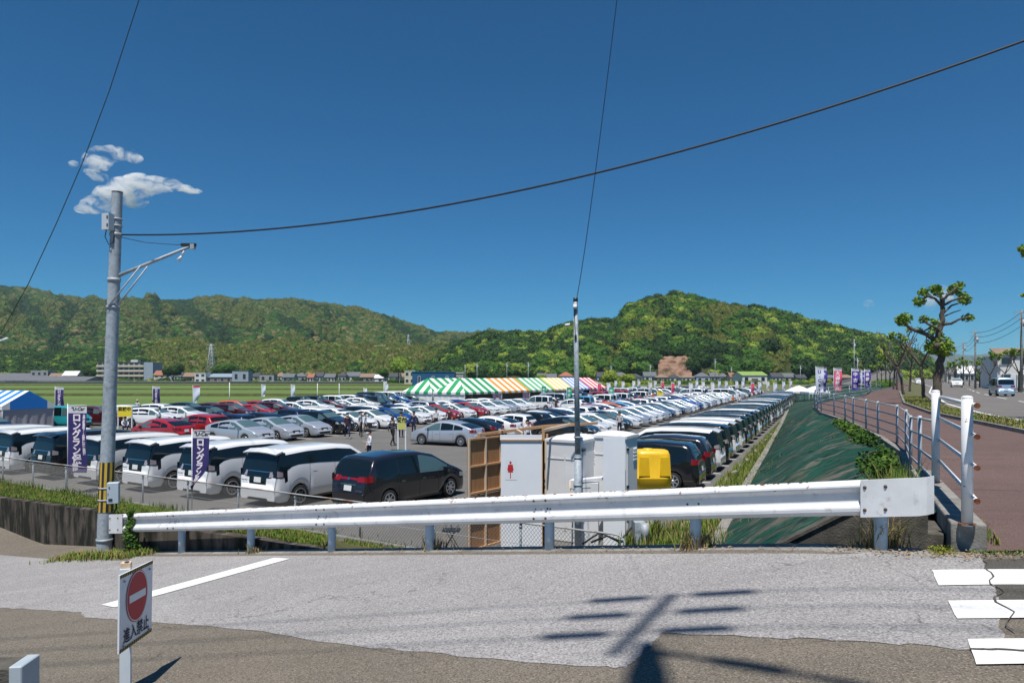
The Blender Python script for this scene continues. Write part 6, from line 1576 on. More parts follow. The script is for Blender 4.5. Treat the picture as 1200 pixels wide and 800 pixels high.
limb(b_, [Z(1105, 360), Z(1103, 348, .3), Z(1098, 341, .4)], .2, .12, 8, .2)
limb(b_, [Z(1104, 358), Z(1096, 350), Z(1088, 347), Z(1079, 351, .6)], .17, .1, 8, .18)
limb(b_, [Z(1095, 350), Z(1087, 344, .4), Z(1082, 343, .4)], .1, .08, 6, .14)
limb(b_, [Z(1106, 358), Z(1116, 352, -.6), Z(1129, 348, -.8)], .16, .1, 8, .16)
limb(b_, [Z(1107, 366), Z(1115, 358, .7), Z(1130, 353, 1.2)], .13, .08, 8, .14)
limb(b_, [Z(1104, 380), Z(1115, 379, -.5), Z(1124, 374, -.8), Z(1134, 372, -1)], .18, .1, 8, .16)
limb(b_, [Z(1102, 388), Z(1094, 383, -.5), Z(1085, 378, -.7), Z(1082, 374, -.7)], .15, .1, 8, .15)
limb(b_, [Z(1108, 370), Z(1117, 366, .5), Z(1126, 363, 1)], .09, .05, 6)
limb(b_, [Z(1090, 384), Z(1082, 388, .5), Z(1078, 385, .5)], .12, .07, 6, .12)
limb(b_, [Z(1101, 408, -.3), Z(1098, 405, -.5)], .3, .25, 8, .4)
b_.build('limbs', mt_)
b_ = MB(); rr = random.Random(3)
for px, py, r, n in ((1059, 374, .62, 420), (1056, 377, .4, 150), (1077, 353.5, .5, 260), (1082.5, 342.5, .42, 200), (1096, 338, .45, 240), (1100, 343, .4, 150), (1119, 338, .5, 280), (1124, 335, .4, 150), (1131, 351, .5, 260), (1128, 346, .35, 120), (1134, 372, .42, 220), (1082.5, 374, .4, 190), (1095, 377, .35, 140), (1101, 405, .95, 800), (1108, 409, .7, 420), (1093, 408, .6, 300), (1116, 342, .4, 120)):
    leafball(b_, Z(px, py, rr.uniform(-.5, .3)), r*.9, int(n*.8), rr, .105)
b_.build('leaf_tufts', mt_, recalc=False, kind='stuff')
def pollard(label, px, Y, h, seed, leaf=.5, zb=None, group=None, r=.28, lean=0):
    r *= 1.0
    rr = random.Random(seed); z0 = pathz(Y) if zb is None else zb; t = thing('pollarded_tree', label, 'tree', ((px-600)/800*Y, Y, z0), 0, group)
    tr = MB(); br_ = MB(); lf = MB(); f = h*rr.uniform(.36, .48); top = Vector((lean*h*.2, 0, f)); limb(tr, [(0, 0, -.1), (lean*h*.08, 0, f*.5), top], r, r*.8, 9); tips = []
    nb = rr.choice((3, 4, 4, 5))
    for k in range(nb):
        a = 6.28*k/nb+rr.uniform(-.4, .4); up = rr.uniform(.55, 1); q = h*.26
        m1 = top+Vector((math.cos(a)*q*(1.05-up*.5), math.sin(a)*q*(1.05-up*.5), q*up)); limb(br_, [top, m1], r*.55, r*.4, 7)
        for j in range(rr.choice((2, 3, 3))):
            a2 = a+rr.uniform(-1, 1); e = m1+Vector((math.cos(a2)*h*.12, math.sin(a2)*h*.12, h*rr.uniform(.10, .27))); mid = m1.lerp(e, .5)+Vector((rr.uniform(-.2, .2), 0, rr.uniform(-.1, .2))); limb(br_, [m1, mid, e], r*.34, r*.2, 6, r*.4); tips.append(e)
            for _ in range(2):
                e2 = e+Vector((rr.uniform(-.6, .6), rr.uniform(-.6, .6), rr.uniform(.2, .8)))*h*.09; br_.path([e, e2], .03, M['bark'], 4, radii=[r*.14, r*.06]); tips.append(e2)
    for e in tips:
        if rr.random() < leaf*.55: leafball(lf, e, h*.035+.10, int(22*min(1.6, 60/Y))+8, rr, .10+Y*.0008)
    tr.build('trunk', t); br_.build('limbs', t)
    if lf.v: lf.build('leaf_tufts', t, recalc=False, kind='stuff')
for i, (px, Y, h, lf_, r, ln) in enumerate(((1083, 55, 6.4, .3, .26, -.2), (1059, 70, 7.4, .15, .24, -.4), (1066, 84, 6.6, .3, .24, .2), (1051, 98, 6.5, .5, .24, 0), (1047, 104, 6.5, .6, .25, .2), (1043, 120, 6.5, .7, .25, 0), (1038, 140, 6.5, .8, .25, 0), (1033, 165, 6, .9, .25, 0), (1028, 195, 6, .9, .25, 0))):
    pollard('pollarded street tree between path and road, %s in the row behind the tallest one' % ('first' if i == 0 else ordn(i)), px, Y, h, 50+i, lf_, r=r, lean=ln, group='pollarded trees along the path')
for i, (px, Y) in enumerate(((1178, 96), (1160, 104), (1148, 120), (1136, 138), (1127, 150), (1118, 165), (1112, 182), (1105, 200), (1100, 222), (1194, 84), (1095, 245))):
    pollard('leafier street tree on the far side of the main road, number %s from the right' % ['two', 'three', 'four', 'five', 'six', 'seven', 'eight', 'nine', 'ten', 'one', 'eleven'][i], px, Y, 5.6 if i else 6, 90+i, .75, r=.22, group='street trees on the far side of the road')
# tree whose leaves reach in at the right edge
rt = thing('roadside_tree', 'tree mostly outside the picture, leafy twigs reaching in at the right edge', 'tree', (24.6, 29, pathz(29))); b0 = rt.location.copy(); Z2 = lambda px, py, dy=0: P(px, py, 29+dy)-b0
b_ = MB(); limb(b_, [(0, 0, 0), (.1, 0, 2.2), (0, 0, 4)], .3, .22, 10); b_.build('trunk', rt)
b_ = MB(); limb(b_, [(0, 0, 3.9), Z2(1250, 330), Z2(1215, 300), Z2(1197, 291)], .14, .03, 6); limb(b_, [(0, 0, 3.5), Z2(1240, 360), Z2(1199, 346)], .1, .02, 6); limb(b_, [(0, 0, 3.9), (.6, .5, 6.4)], .16, .06, 6); b_.build('limbs', rt)
b_ = MB(); rr = random.Random(8)
for px, py, r, n in ((1197, 291, .16, 60), (1204, 296, .25, 90), (1212, 288, .4, 120), (1199, 346, .1, 26), (1240, 300, .9, 300), (1255, 330, 1, 300)): leafball(b_, Z2(px, py), r, n, rr, .08)
b_.build('leaf_tufts', rt, recalc=False, kind='stuff')

# ================================================================ right-hand roadside
for i, (px, yt, Y, r) in enumerate(((1197, 363, 82, .18), (1143, 387, 108, .17), (1129, 400, 150, .17), (1119, 404, 190, .18), (1110, 418, 240, .2))):
    thinpole(px, 0, yt, Y, 'concrete power pole beside the main road, %s from the right edge' % ('first' if i == 0 else ordn(i)), zb=pathz(Y), r=r, name='power_pole', m='conc')
b_ = MB(); prev = None
pp = [(1197, 366, 82), (1143, 390, 108), (1129, 402, 150), (1119, 406, 190), (1110, 420, 240)]
ext = [(1330, 330, 60)]+pp
wn = 0
for (a, b) in zip(ext, ext[1:]):
    for k, dz in enumerate((0, -.7, -1.6)):
        w = MB(); A = P(*a)+Vector((0, 0, dz)); B = P(*b)+Vector((0, 0, dz)); w.path([A.lerp(B, i/8)-Vector((0, 0, 1.2*4*(i/8)*(1-i/8)*.5)) for i in range(9)], .03, M['cable'], 4)
        wn += 1; tag(w.build('power_line'), '%s wire strung between the power poles beside the main road' % ('first' if wn == 1 else ordn(wn-1)), 'wire', 'power lines beside the main road')
# building at the right edge
rbld = house(1168, 1178, 431, 118, 'white', 'white', 'white two-storey shop building with weathered roof at the right edge', 'building', floors=2, nw=2, name='building', zb=pathz(118), dep=14, flat_=True, rz=-rad(25))
zz = pathz(110); o = thing('shop_building', 'pale blue shop with a rust-brown roof sign frame at the right edge of the road', 'building', P(1190, 460, 104).xyz[:]); o.location.z = zz; o.rotation_euler.z = -rad(25)
b_ = MB(); b_.box((0, 6, 2.6), (4.6, 12, 5.2), WALL['white']); b_.build('wall', o)
b_ = MB(); b_.prism([(-2.6, -.3, 5.2), (2.6, -.3, 5.2), (2.6, 4, 6.2), (-2.6, 4, 6.2)], (0, 0, .2), ROOF['brown']); b_.build('roof', o)
for k in range(2):
    for f in range(2):
        b_ = MB(); b_.box((-1.2+k*2.5, -.06, 1.7+f*2.6), (1.4, .12, 1.2), ROOF['white']); w = b_.build('window', o); b_ = MB(); b_.box((-1.2+k*2.5, -.14, 1.7+f*2.6), (1.2, .04, 1.0), WG); b_.build('pane', w)
st = thing('white_stair', 'small white porch with steps left of the pale blue shop', 'porch', P(1188, 462, 92).xyz[:]); st.location.z = pathz(92)
b_ = MB(); b_.box((0, 0, 2.2), (2, 1.6, .15), M['signwhite']); b_.build('roof', st)
for x in (-.9, .9):
    for y in (-.7, .7): b_ = MB(); b_.box((x, y, 1.1), (.1, .1, 2.2), M['signwhite']); b_.build('post', st)
for k in range(4): b_ = MB(); b_.box((0, -.9-.28*k, .35-.1*k), (1.6, .28, .1), M['conc']); b_.build('step', st)
for i, (px, Y, ro, wa) in enumerate(((1132, 185, 'white', 'grey'), (1118, 230, 'grey', 'cream'), (1165, 150, 'dark', 'cream'))):
    house(px-7, px+9, 440-(5.2-2)*800/Y*.9+1, Y, ro, wa, ['low grey building with a white roof far along the right side of the road', 'cream building farthest along the right side of the road', 'dark-roofed cream house behind the street trees on the right'][i], 'building', nw=3, zb=pathz(Y), name='building', rz=-rad(25))
# the overpass ramp at the end of the road
op = MB(); wl_ = WALL['grey']
for a, b in (((90, 165, 0), (150, 262, 2.6)), ((150, 262, 2.6), (232, 410, 5.0))):
    dx, dy = b[0]-a[0], b[1]-a[1]
    za, zb_ = pathz(a[1])+a[2], pathz(b[1])+b[2]
    op.poly([(a[0]-11, a[1], za), (a[0], a[1], za), (b[0], b[1], zb_), (b[0]-11, b[1], zb_)], M['asph_main'])
    for ox in (-11, 0): op.poly([(a[0]+ox, a[1], pathz(a[1])-.2), (b[0]+ox, b[1], pathz(b[1])-.2), (b[0]+ox, b[1], zb_+.8), (a[0]+ox, a[1], za+.8)], wl_)
op.build('overpass_ramp', kind='structure', recalc=False)
# hedges on the far side
pts = []
for k in range(240):
    Y = R.uniform(80, 260); pts.append((XA(F2, Y)+R.uniform(4.5, 9)+Y*.02, Y, pathz(Y)+.4, R.uniform(.4, 1.1), R.choice((2, 3, 4, 5, 4))))
for k in range(120):
    Y = R.uniform(130, 300); pts.append((XA(K, Y)-R.uniform(.5, 4), Y, pathz(Y), R.uniform(.5, 1.3), R.choice((3, 4, 5, 2))))
for k in range(180):
    Y = R.uniform(230, 420); pts.append((XA(F2, Y)+R.uniform(10, 90), Y, pathz(Y)+1.5, R.uniform(2, 4), R.choice((1, 2, 3))))
forest('roadside_bushes', pts, 'clipped bushes along the far side of the main road', 'bushes')
# thin light arm peeking in at the far left, and a small lamp
la = thing('street_lamp', 'white street lamp head reaching in at the left edge below the mountain ridge', 'street lamp', (-31.2, 39, LOT)); b0 = la.location.copy()
b_ = MB(); b_.tube((0, 0, 0), (0, 0, P(0, 402, 39).z-LOT), .08, M['galv2']); b_.build('shaft', la); b_ = MB(); b_.tube(P(-40, 410, 39)-b0, P(3, 398.5, 39)-b0, .05, M['signwhite']); b_.tube(P(3, 398.8, 39)-b0, P(9, 396, 39)-b0, .09, M['signwhite'], .05); b_.build('lamp_head', la)

# ================================================================ grass and weeds
gm = [leafmat('grass_blades', (.075, .135, .018), (.15, .23, .035), s=3), leafmat('yellowed_grass', (.20, .17, .04), (.28, .24, .08), s=3), leafmat('dry_stems', (.22, .15, .08), (.34, .25, .15), s=3)]
def grass(name, samp, n, h, w, mix=(.8, .15, .05), lean=.35, seed=1, label=None):
    rr = random.Random(seed); mb = MB()
    for _ in range(n):
        p = samp(rr)
        if p is None: continue
        p = Vector(p); hh = h*rr.uniform(.4, 1.2); a = rr.uniform(0, 6.28); l = rr.uniform(0, lean)*hh; d = Vector((math.cos(a), math.sin(a), 0)); s = Vector((-d.y, d.x, 0))*w*rr.uniform(.6, 1.3)
        q = rr.random(); m = gm[0] if q < mix[0] else gm[1] if q < mix[0]+mix[1] else gm[2]
        mid = p+d*l*.35+Vector((0, 0, hh*.6)); tip = p+d*l+Vector((0, 0, hh))
        mb.poly([p-s, p+s, mid+s*.8, mid-s*.8], m); mb.poly([mid-s*.8, mid+s*.8, tip], m)
    return tag(mb.build(name, recalc=False, kind='stuff'), label, 'grass')
def berm_samp(rr):
    i = rr.uniform(0, len(WLd)-1.001); k = int(i); f = i-k; v = rr.random()**1.5*3.5; j = int(min(3, v)); g = v-j
    A = Vector(br.v[k*5+j]).lerp(Vector(br.v[k*5+j+1]), g); B = Vector(br.v[(k+1)*5+j]).lerp(Vector(br.v[(k+1)*5+j+1]), g); p = A.lerp(B, f)
    if nz(p.x*.8, p.y*.8, 3) < -.25 and rr.random() < .7: return None
    return p
grass('berm_grass', berm_samp, 42000, .085, .008, (.80, .16, .04), .7, 1, 'grass covering the berm between the stained wall and the fence')
def fence_samp(rr):
    x = rr.uniform(-7, 2.0); y = FL(x)+rr.gauss(-.5, .35); 
    if nz(x*1.2, 4) < -.05 and rr.random() < .8: return None
    return (x, y, LOT)
grass('fence_foot_grass', fence_samp, 6000, .15, .011, (.75, .2, .05), .5, 2, 'grass tufts at the foot of the chain-link fence')
def tall_samp(rr):
    c = rr.choice(((-15.6, .3), (-13.0, .5), (-14.4, .8), (-17.6, .5), (-19.4, .7), (-10.6, .4))); x = c[0]+rr.gauss(0, c[1]); return (x, FL(x)-.35+rr.gauss(0, .2), LOT)
grass('tall_fence_weeds', tall_samp, 1300, .30, .010, (.85, .13, .02), .4, 3, 'taller weeds growing along the fence at the left')
def ws(rr):
    u = rr.uniform(-8, 78); v = rr.uniform(.1, 1.35); p = UV(u, v)
    if nz(u*.5, v, 7) < -.2 and rr.random() < .8: return None
    if rr.random() < min(.75, max(0, u)/80): return None
    return p
grass('toe_strip_grass', ws, 24000, .30, .016, (.72, .22, .06), .5, 4, 'grass strip between the parked vans and the embankment toe kerb')
def s2(rr):
    x = rr.uniform(2.6, 5.4); y = 12.5+rr.uniform(0, 7)-.6*(x-2.6); return (x, y, LOT+.02)
grass('toe_end_grass', s2, 5000, .36, .015, (.7, .22, .08), .6, 5, 'clump of long grass at the near end of the embankment toe')
def s3(rr):
    t = rr.random(); a = rr.choice(((-8.0, 13.25, .55), (-7.4, 12.95, .5), (-7.0, 12.75, .3), (-8.6, 13.5, .3))); x, y = a[0]+rr.gauss(0, a[2]*.6), a[1]+rr.gauss(0, .12); return (x, y-.12, G(x, y))
grass('pole_foot_weeds', s3, 2600, .13, .008, (.60, .30, .10), .9, 6, 'yellowish weeds around the foot of the striped utility pole')
def s4(rr):
    y = rr.uniform(20, 60); return (XA(V, y)+rr.uniform(.1, 1.8), y, pathz(y)+.05)
grass('verge_grass', s4, 9000, .16, .022, (.5, .3, .2), .6, 7, 'patchy grass on the verge between path and main road')
def s5(rr):
    y = rr.uniform(6.8, 9.0); return (4.4+.5*(y-6.6)+.22+rr.random()*.16, y, pathz(y))
grass('kerb_back_grass', lambda rr: s5(rr), 420, .07, .006, (.6, .35, .05), .7, 8, 'small weeds along the path side of the kerb wall')
def clump(name, label, c, n, h, w, mix, seed, spread=.12, lean=.9):
    rr = random.Random(seed)
    return grass(name, lambda r: (c[0]+r.gauss(0, spread), c[1]+r.gauss(0, spread*.5), c[2]), n, h, w, mix, lean, seed, label)
for i, (px, dy, n, h, mx) in enumerate(((813, .0, 240, .22, (.05, .25, .7)), (1040, .12, 160, .36, (.1, .3, .6)), (505, .1, 110, .2, (.05, .1, .85)), (296, .0, 90, .14, (.2, .3, .5)), (1012, .1, 60, .12, (.2, .3, .5)))):
    t = tpx(px); p = gp(t, -.05, 0); clump('dry_weed_tuft', 'tuft of dry weeds at the %s guardrail post' % ['second from right', 'rightmost', 'middle', 'third from left', 'extreme right'][i] if i != 4 else 'low dry weeds left of the rightmost guardrail post', (p.x+.03, p.y+dy, G(p.x, p.y)-.02), n, h, .006, mx, 20+i, .10, 1.1)
# leafy weeds and shrubs
def shrub(name, label, spots, sz, m, seed, dens_=1.0, cat='shrub'):
    rr = random.Random(seed); mb = MB()
    for c, r, n in spots: leafball(mb, c, r, int(n*dens_), rr, sz, m)
    return tag(mb.build(name, recalc=False, kind='stuff'), label, cat)
lw = leafmat('leafy_weed', (.05, .11, .015), (.10, .19, .03), s=4)
shrub('leafy_weed', 'upright leafy weed in front of the wall by the second guardrail post', [((-7.15+.06*nz(k), 12.82, G(-7.15, 12.82)+.08+.10*k), .17-.012*k, 90) for k in range(8)], .035, lw, 41, cat='weed')
yl = leafmat('yellow_green_weed_leaves', (.16, .20, .02), (.32, .30, .05), s=9)
shrub('yellow_weed', 'yellow-green flowering weeds at the foot of the kerb block', [((4.02+.05*k, 6.50+.02*nz(k), -.02+.03*abs(nz(k*2))), .075, 130) for k in range(4)], .010, yl, 44, cat='weed')
shrub('small_weed', 'small green weeds right of the kerb block foot', [((4.38+.09*k, 6.46, -.03), .05+.02*abs(nz(k*3)), 70) for k in range(6)], .010, lw, 45, cat='weed')
ivy = leafmat('ivy_leaves', (.03, .075, .012), (.07, .14, .02), s=4); ivy2 = leafmat('bright_ivy_leaves', (.07, .14, .02), (.14, .22, .035), s=4)
def crest(y, off=-.5, dz=.1): return (XA(K, y)+off, y, pathz(y)+dz)
sp_ = [(crest(y, o_, .04-.10*(-o_-.5)), .28, 170) for y, o_ in ((13.6, -.5), (14.2, -.7), (14.8, -.9), (15.2, -.5), (15.6, -.9), (16.1, -.6), (19.2, -.5), (19.8, -.6), (20.3, -.7), (20.8, -.5), (21.4, -.8), (22, -.5))]
shrub('crest_ivy', 'dark green ivy spilling over the crest of the embankment beside the grey fence', sp_, .05, ivy, 42, cat='ivy')
sp_ = [(crest(y, -.5, .0+.08*abs(nz(y))), .26, 110) for y in (22.8, 23.4, 24, 24.7, 25.3, 26, 26.8, 28, 15.0, 17.2)]
shrub('crest_creeper', 'bright creeper along the fence foot at the top of the embankment', sp_, .055, ivy2, 43, cat='creeper')
def s6(rr):
    y = rr.uniform(9.2, 12.5); x, yy, z = emb_pt(y, rr.uniform(.02, .22)); return (x, yy, z+.05)
grass('crest_long_grass', s6, 380, .5, .006, (.8, .2, 0), .9, 9, 'long thin grass arching over the green sheeting near the guardrail end')
def s7(rr):
    y = rr.uniform(12, 60); q = rr.random(); x, yy, z = emb_pt(y, q)
    if nz(x*.7, yy*.5, 33) < .28: return None
    return (x, yy, z+.04)
grass('sheet_weeds', s7, 5000, .14, .012, (.4, .4, .2), .6, 10, 'sparse weeds growing through the green sheeting')
# broken kerb stones on the strip
for k in range(16):
    u = 1.5+2.3*k; p = UV(u, 1.15+R.uniform(-.05, .05), .06); b_ = MB(); b_.box((0, 0, 0), (R.uniform(.7, 1.3), .16, .15), M['conc']); o = b_.build('kerb_stone'); o.location = p; o.rotation_euler.z = HU+R.uniform(-.1, .1)
    tag(o, 'weathered kerb stone behind the vans, %s from the ramp' % ordn(k), 'kerb stone', 'kerb stones behind the vans'); md = o.modifiers.new('b', 'BEVEL'); md.width = .02
# dead leaves by the edging
lv = MB(); rr = random.Random(77)
for _ in range(700):
    x = rr.uniform(-3, 4.6) if rr.random() < .5 else rr.uniform(3.2, 5.2); y = EX(x)-.25+rr.gauss(0, .12) if x < 4.1 else 6.36+rr.gauss(0, .08); z = G(x, y)+.02; a = rr.uniform(0, 6.28); s = rr.uniform(.006, .015)
    lv.poly([(x+s*math.cos(a+i*1.57), y+s*math.sin(a+i*1.57), z+rr.uniform(0, .015)) for i in range(4)], gm[2])
tag(lv.build('dead_leaves', recalc=False, kind='stuff'), 'dry leaves scattered along the concrete edging', 'leaves')
# ================================================================ people
skin = mat('skin', (.50, .30, .21), .6); hairm = mat('dark_hair', (.012, .010, .010), .6); maskw = mat('white_face_mask', (.7, .72, .75), .8)
def body_mesh(pose, shirt, pants, shoes, sleeve='short'):
    """continuous skinned figure 1.7 m tall, facing -y; pose gives joint positions"""
    J = dict(pelvis=(0, 0, .93), belly=(0, 0, 1.10), chest=(0, .01, 1.30), neck=(0, .01, 1.44), head0=(0, -.005, 1.53), head=(0, -.015, 1.62),
             shL=(.17, .01, 1.38), elL=(.22, .03, 1.12), wrL=(.22, -.05, .88), shR=(-.17, .01, 1.38), elR=(-.22, .03, 1.12), wrR=(-.22, -.05, .88),
             hiL=(.09, 0, .88), knL=(.10, -.02, .48), anL=(.10, .02, .09), toL=(.11, -.13, .04), hiR=(-.09, 0, .88), knR=(-.10, -.02, .48), anR=(-.10, .02, .09), toR=(-.11, -.13, .04))
    J.update(pose)
    rad_ = dict(pelvis=.125, belly=.12, chest=.135, neck=.055, head0=.075, head=.095, sh=.06, el=.042, wr=.028, hi=.085, kn=.058, an=.040, to=.035)
    vs, ed, rr_, reg = [], [], [], []
    ids = {}
    def V_(n, p, r, g): ids[n] = len(vs); vs.append(p); rr_.append(r); reg.append(g)
    for n, p in J.items():
        k = n if n in rad_ else n[:2]; g = 'shirt' if n in ('belly', 'chest', 'shL', 'shR') else 'skin' if n in ('neck', 'head0', 'head') else 'pants' if n in ('pelvis', 'hiL', 'hiR', 'knL', 'knR') else 'pants' if n[:2] == 'an' else 'shoes' if n[:2] == 'to' else 'skin'
        if n[:2] == 'el': g = 'shirt' if sleeve else 'skin'
        if n[:2] == 'wr': g = 'shirt' if sleeve == 'long' else 'skin'
        V_(n, p, rad_[k], g)
    for s in 'LR': 
        for a, b in (('chest', 'sh'), ('sh', 'el'), ('el', 'wr')): ed.append((ids[a if a == 'chest' else a+s], ids[b+s]))
        for a, b in (('pelvis', 'hi'), ('hi', 'kn'), ('kn', 'an'), ('an', 'to')): ed.append((ids[a if a == 'pelvis' else a+s], ids[b+s]))
        w = Vector(J['wr'+s]); e = Vector(J['el'+s]); d = (w-e).normalized(); sx = 1 if s == 'L' else -1
        side_ = Vector((0, -1, 0)) if abs(d.y) < .8 else Vector((1, 0, 0)); side_ = (side_-d*side_.dot(d)).normalized()
        V_('palm'+s, tuple(w+d*.06), .026, 'skin'); ed.append((ids['wr'+s], ids['palm'+s]))
        inn = d.cross(side_)*.012
        for k, (o, l) in enumerate(((.026, .055), (.009, .065), (-.009, .06), (-.026, .045))):
            V_('f%d%s' % (k, s), tuple(w+d*(.085+l*.5)+side_*o+inn), .008, 'skin'); V_('g%d%s' % (k, s), tuple(w+d*(.075+l)+side_*o+inn*2.5), .007, 'skin')
            ed.append((ids['palm'+s], ids['f%d%s' % (k, s)])); ed.append((ids['f%d%s' % (k, s)], ids['g%d%s' % (k, s)]))
        V_('th'+s, tuple(w+d*.06+side_*.05), .009, 'skin'); ed.append((ids['palm'+s], ids['th'+s]))
    for a, b in (('pelvis', 'belly'), ('belly', 'chest'), ('chest', 'neck'), ('neck', 'head0'), ('head0', 'head')): ed.append((ids[a], ids[b]))
    V_('nose', tuple(Vector(J['head'])+Vector((0, -.105, -.02))), .014, 'skin'); ed.append((ids['head'], ids['nose']))
    for s in (1, -1): V_('ear%d' % s, tuple(Vector(J['head'])+Vector((s*.10, .01, -.015))), .016, 'skin'); ed.append((ids['head'], ids['ear%d' % s]))
    me = D.meshes.new('body'); me.from_pydata(vs, ed, []); o = D.objects.new('body', me); COL.objects.link(o)
    md = o.modifiers.new('s', 'SKIN'); sv_ = me.skin_vertices[0].data
    for i, r in enumerate(rr_): sv_[i].radius = (r, r*(.78 if reg[i] == 'shirt' and r > .1 else 1)); sv_[i].use_root = i == 0
    md2 = o.modifiers.new('u', 'SUBSURF'); md2.levels = md2.render_levels = 1
    bpy.context.view_layer.update(); em_ = D.meshes.new_from_object(o.evaluated_get(bpy.context.evaluated_depsgraph_get())); D.objects.remove(o)
    em_.name = 'body'; em_.materials.clear()
    ml_ = dict(shirt=0, pants=1, shoes=2, skin=3)
    for m in (shirt, pants, shoes, skin): em_.materials.append(m)
    segs = [(Vector(vs[a]), Vector(vs[b]), reg[a], reg[b]) for a, b in ed]
    for p in em_.polygons:
        c = p.center; best = None
        for a, b, ra, rb in segs:
            d = b-a; t = max(0, min(1, (c-a).dot(d)/max(1e-9, d.dot(d)))); q = (c-(a+d*t)).length
            if best is None or q < best[0]: best = (q, ra if t < .55 else rb)
        p.material_index = ml_[best[1]]; p.use_smooth = True
    hd = Vector(J['head']); return em_, hd
WALK = dict(hiL=(.09, 0, .88), knL=(.10, -.20, .52), anL=(.10, -.26, .11), toL=(.10, -.41, .07), knR=(-.10, .06, .48), anR=(-.10, .30, .14), toR=(-.10, .19, .04), elL=(.23, .12, 1.13), wrL=(.21, .12, .89), elR=(-.23, -.06, 1.13), wrR=(-.20, -.20, .93))
STAND = {}
HOLD = dict(elL=(.23, -.02, 1.12), wrL=(.10, -.24, 1.16), elR=(-.24, .02, 1.12), wrR=(-.22, -.05, .88))
CROUCH = dict(pelvis=(0, .08, .48), belly=(0, .02, .62), chest=(0, -.06, .80), neck=(0, -.10, .93), head0=(0, -.13, 1.01), head=(0, -.16, 1.10), shL=(.17, -.06, .87), elL=(.21, -.22, .68), wrL=(.12, -.38, .60), shR=(-.17, -.06, .87), elR=(-.21, -.22, .68), wrR=(-.12, -.38, .60), hiL=(.09, .05, .45), knL=(.15, -.33, .50), anL=(.12, -.10, .09), toL=(.13, -.24, .04), hiR=(-.09, .05, .45), knR=(-.15, -.33, .46), anR=(-.12, -.08, .09), toR=(-.13, -.22, .04))
cw = lambda n, c: mat(n, c, .85)
CL = dict(darkred=cw('dark_red_black_top', (.05, .012, .02)), white=cw('white_shirt', (.62, .64, .68)), grey=cw('grey_jacket', (.06, .065, .07)), navy=cw('navy_cloth', (.015, .02, .06)), black=cw('black_cloth', (.012, .012, .015)), khaki=cw('khaki_trousers', (.20, .17, .12)), stripe=cw('pale_striped_shirt', (.45, .47, .5)), orange=cw('orange_vest', (.6, .15, .04)), pale=cw('pale_blue_shirt', (.35, .45, .58)), shoe=cw('white_shoes', (.55, .55, .55)), dshoe=cw('dark_shoes', (.02, .02, .02)))
def person(label, px, Y, face, pose, top, bot, shoe='dshoe', sleeve='short', hair=True, mask=False, h=1.7, hat=None, zb=LOT):
    me, hd = body_mesh(pose, CL[top], CL[bot], CL[shoe], sleeve); t = thing('person', label, 'person', ((px-600)/800*Y, Y, zb), face); o = objm('body', me, t); t.scale = (h/1.7,)*3
    b_ = MB(); b_.grid(lambda u, v: (hd.x+.108*math.sin(v*math.pi*.62)*math.cos(u*6.2832), hd.y+.012+.118*math.sin(v*math.pi*.62)*math.sin(u*6.2832), hd.z+.025+.105*math.cos(v*math.pi*.62)-(.0 if math.sin(u*6.2832) < 0 else .05*v)+(.055*v if math.sin(u*6.2832) < -.3 else 0)), 16, 7, CL[hat] if hat else hairm)
    b_.build('cap' if hat else 'hair', t, recalc=False)
    if mask:
        b_ = MB(); b_.grid(lambda u, v: (hd.x+.088*math.sin((u-.5)*2.2), hd.y-.112*math.cos((u-.5)*2.2)-.012, hd.z-.075+.07*v), 6, 2, maskw); b_.build('face_mask', t, recalc=False)
    b_ = MB()
    for s in (1, -1): b_.tube((hd.x+s*.036, hd.y-.088, hd.z+.012), (hd.x+s*.036, hd.y-.100, hd.z+.012), .011, CL['black'], n=6)
    b_.build('eyes', t, kind='stuff')
    return t
f_cam = 0.0
person('person in dark red top and dark trousers walking toward the silver hatchback', 407, 45.5, rad(25), WALK, 'darkred', 'navy', 'shoe', mask=True)
person('person in pale striped shirt walking beside another behind the white minivans', 428, 46, rad(80), WALK, 'stripe', 'khaki', 'dshoe', 'long', mask=True)
person('person partly hidden behind the one in the pale striped shirt', 422.5, 47.2, rad(70), STAND, 'stripe', 'grey', sleeve='long')
person('person in white top and face mask just behind the charcoal wagon', 432.5, 31.5, rad(-55), HOLD, 'white', 'navy', 'dshoe', mask=True)
person('person in grey jacket and black trousers, back turned, left of the notice board', 460, 41, rad(150), WALK, 'grey', 'black', 'dshoe', 'long')
person('person in black top right of the notice board', 470, 46.5, rad(10), STAND, 'grey', 'navy', sleeve='long')
person('person in navy clothes standing behind the bonnet of the silver hatchback', 485, 47.5, rad(-20), STAND, 'navy', 'navy', sleeve='long')
person('person in white shirt seen beyond the roof of the silver hatchback', 511, 52, rad(15), STAND, 'white', 'black')
person('person in dark red top beyond the silver hatchback roof, next to the white-shirted one', 526.5, 53, rad(0), STAND, 'darkred', 'black')
person('person in pale blue shirt walking in front of the white suv', 187, 54, rad(-70), WALK, 'pale', 'navy', 'dshoe')
person('person in pale clothes standing at the left of the white suv', 165, 56, rad(20), STAND, 'stripe', 'khaki', sleeve='long')
person('person in white crouching below the bright yellow notice board', 146, 50, rad(40), CROUCH, 'white', 'navy', sleeve='long')
person('person with white cap standing far at the field edge right of the pole', 161, 70, rad(0), STAND, 'white', 'khaki', hat='white')
person('person in white top beside the navy banner at the field edge', 179.5, 68, rad(30), STAND, 'white', 'navy')
person('person in white crouching beside the silver car row', 206, 50, rad(0), CROUCH, 'white', 'grey')
person('person in white shirt standing against the white hatchback behind the timber frame', 618, 38.5, rad(40), STAND, 'white', 'navy', sleeve='long')
person('person with dark hair bending near the black hatchback right of the slim pole', 726, 47, rad(-30), HOLD, 'stripe', 'black')
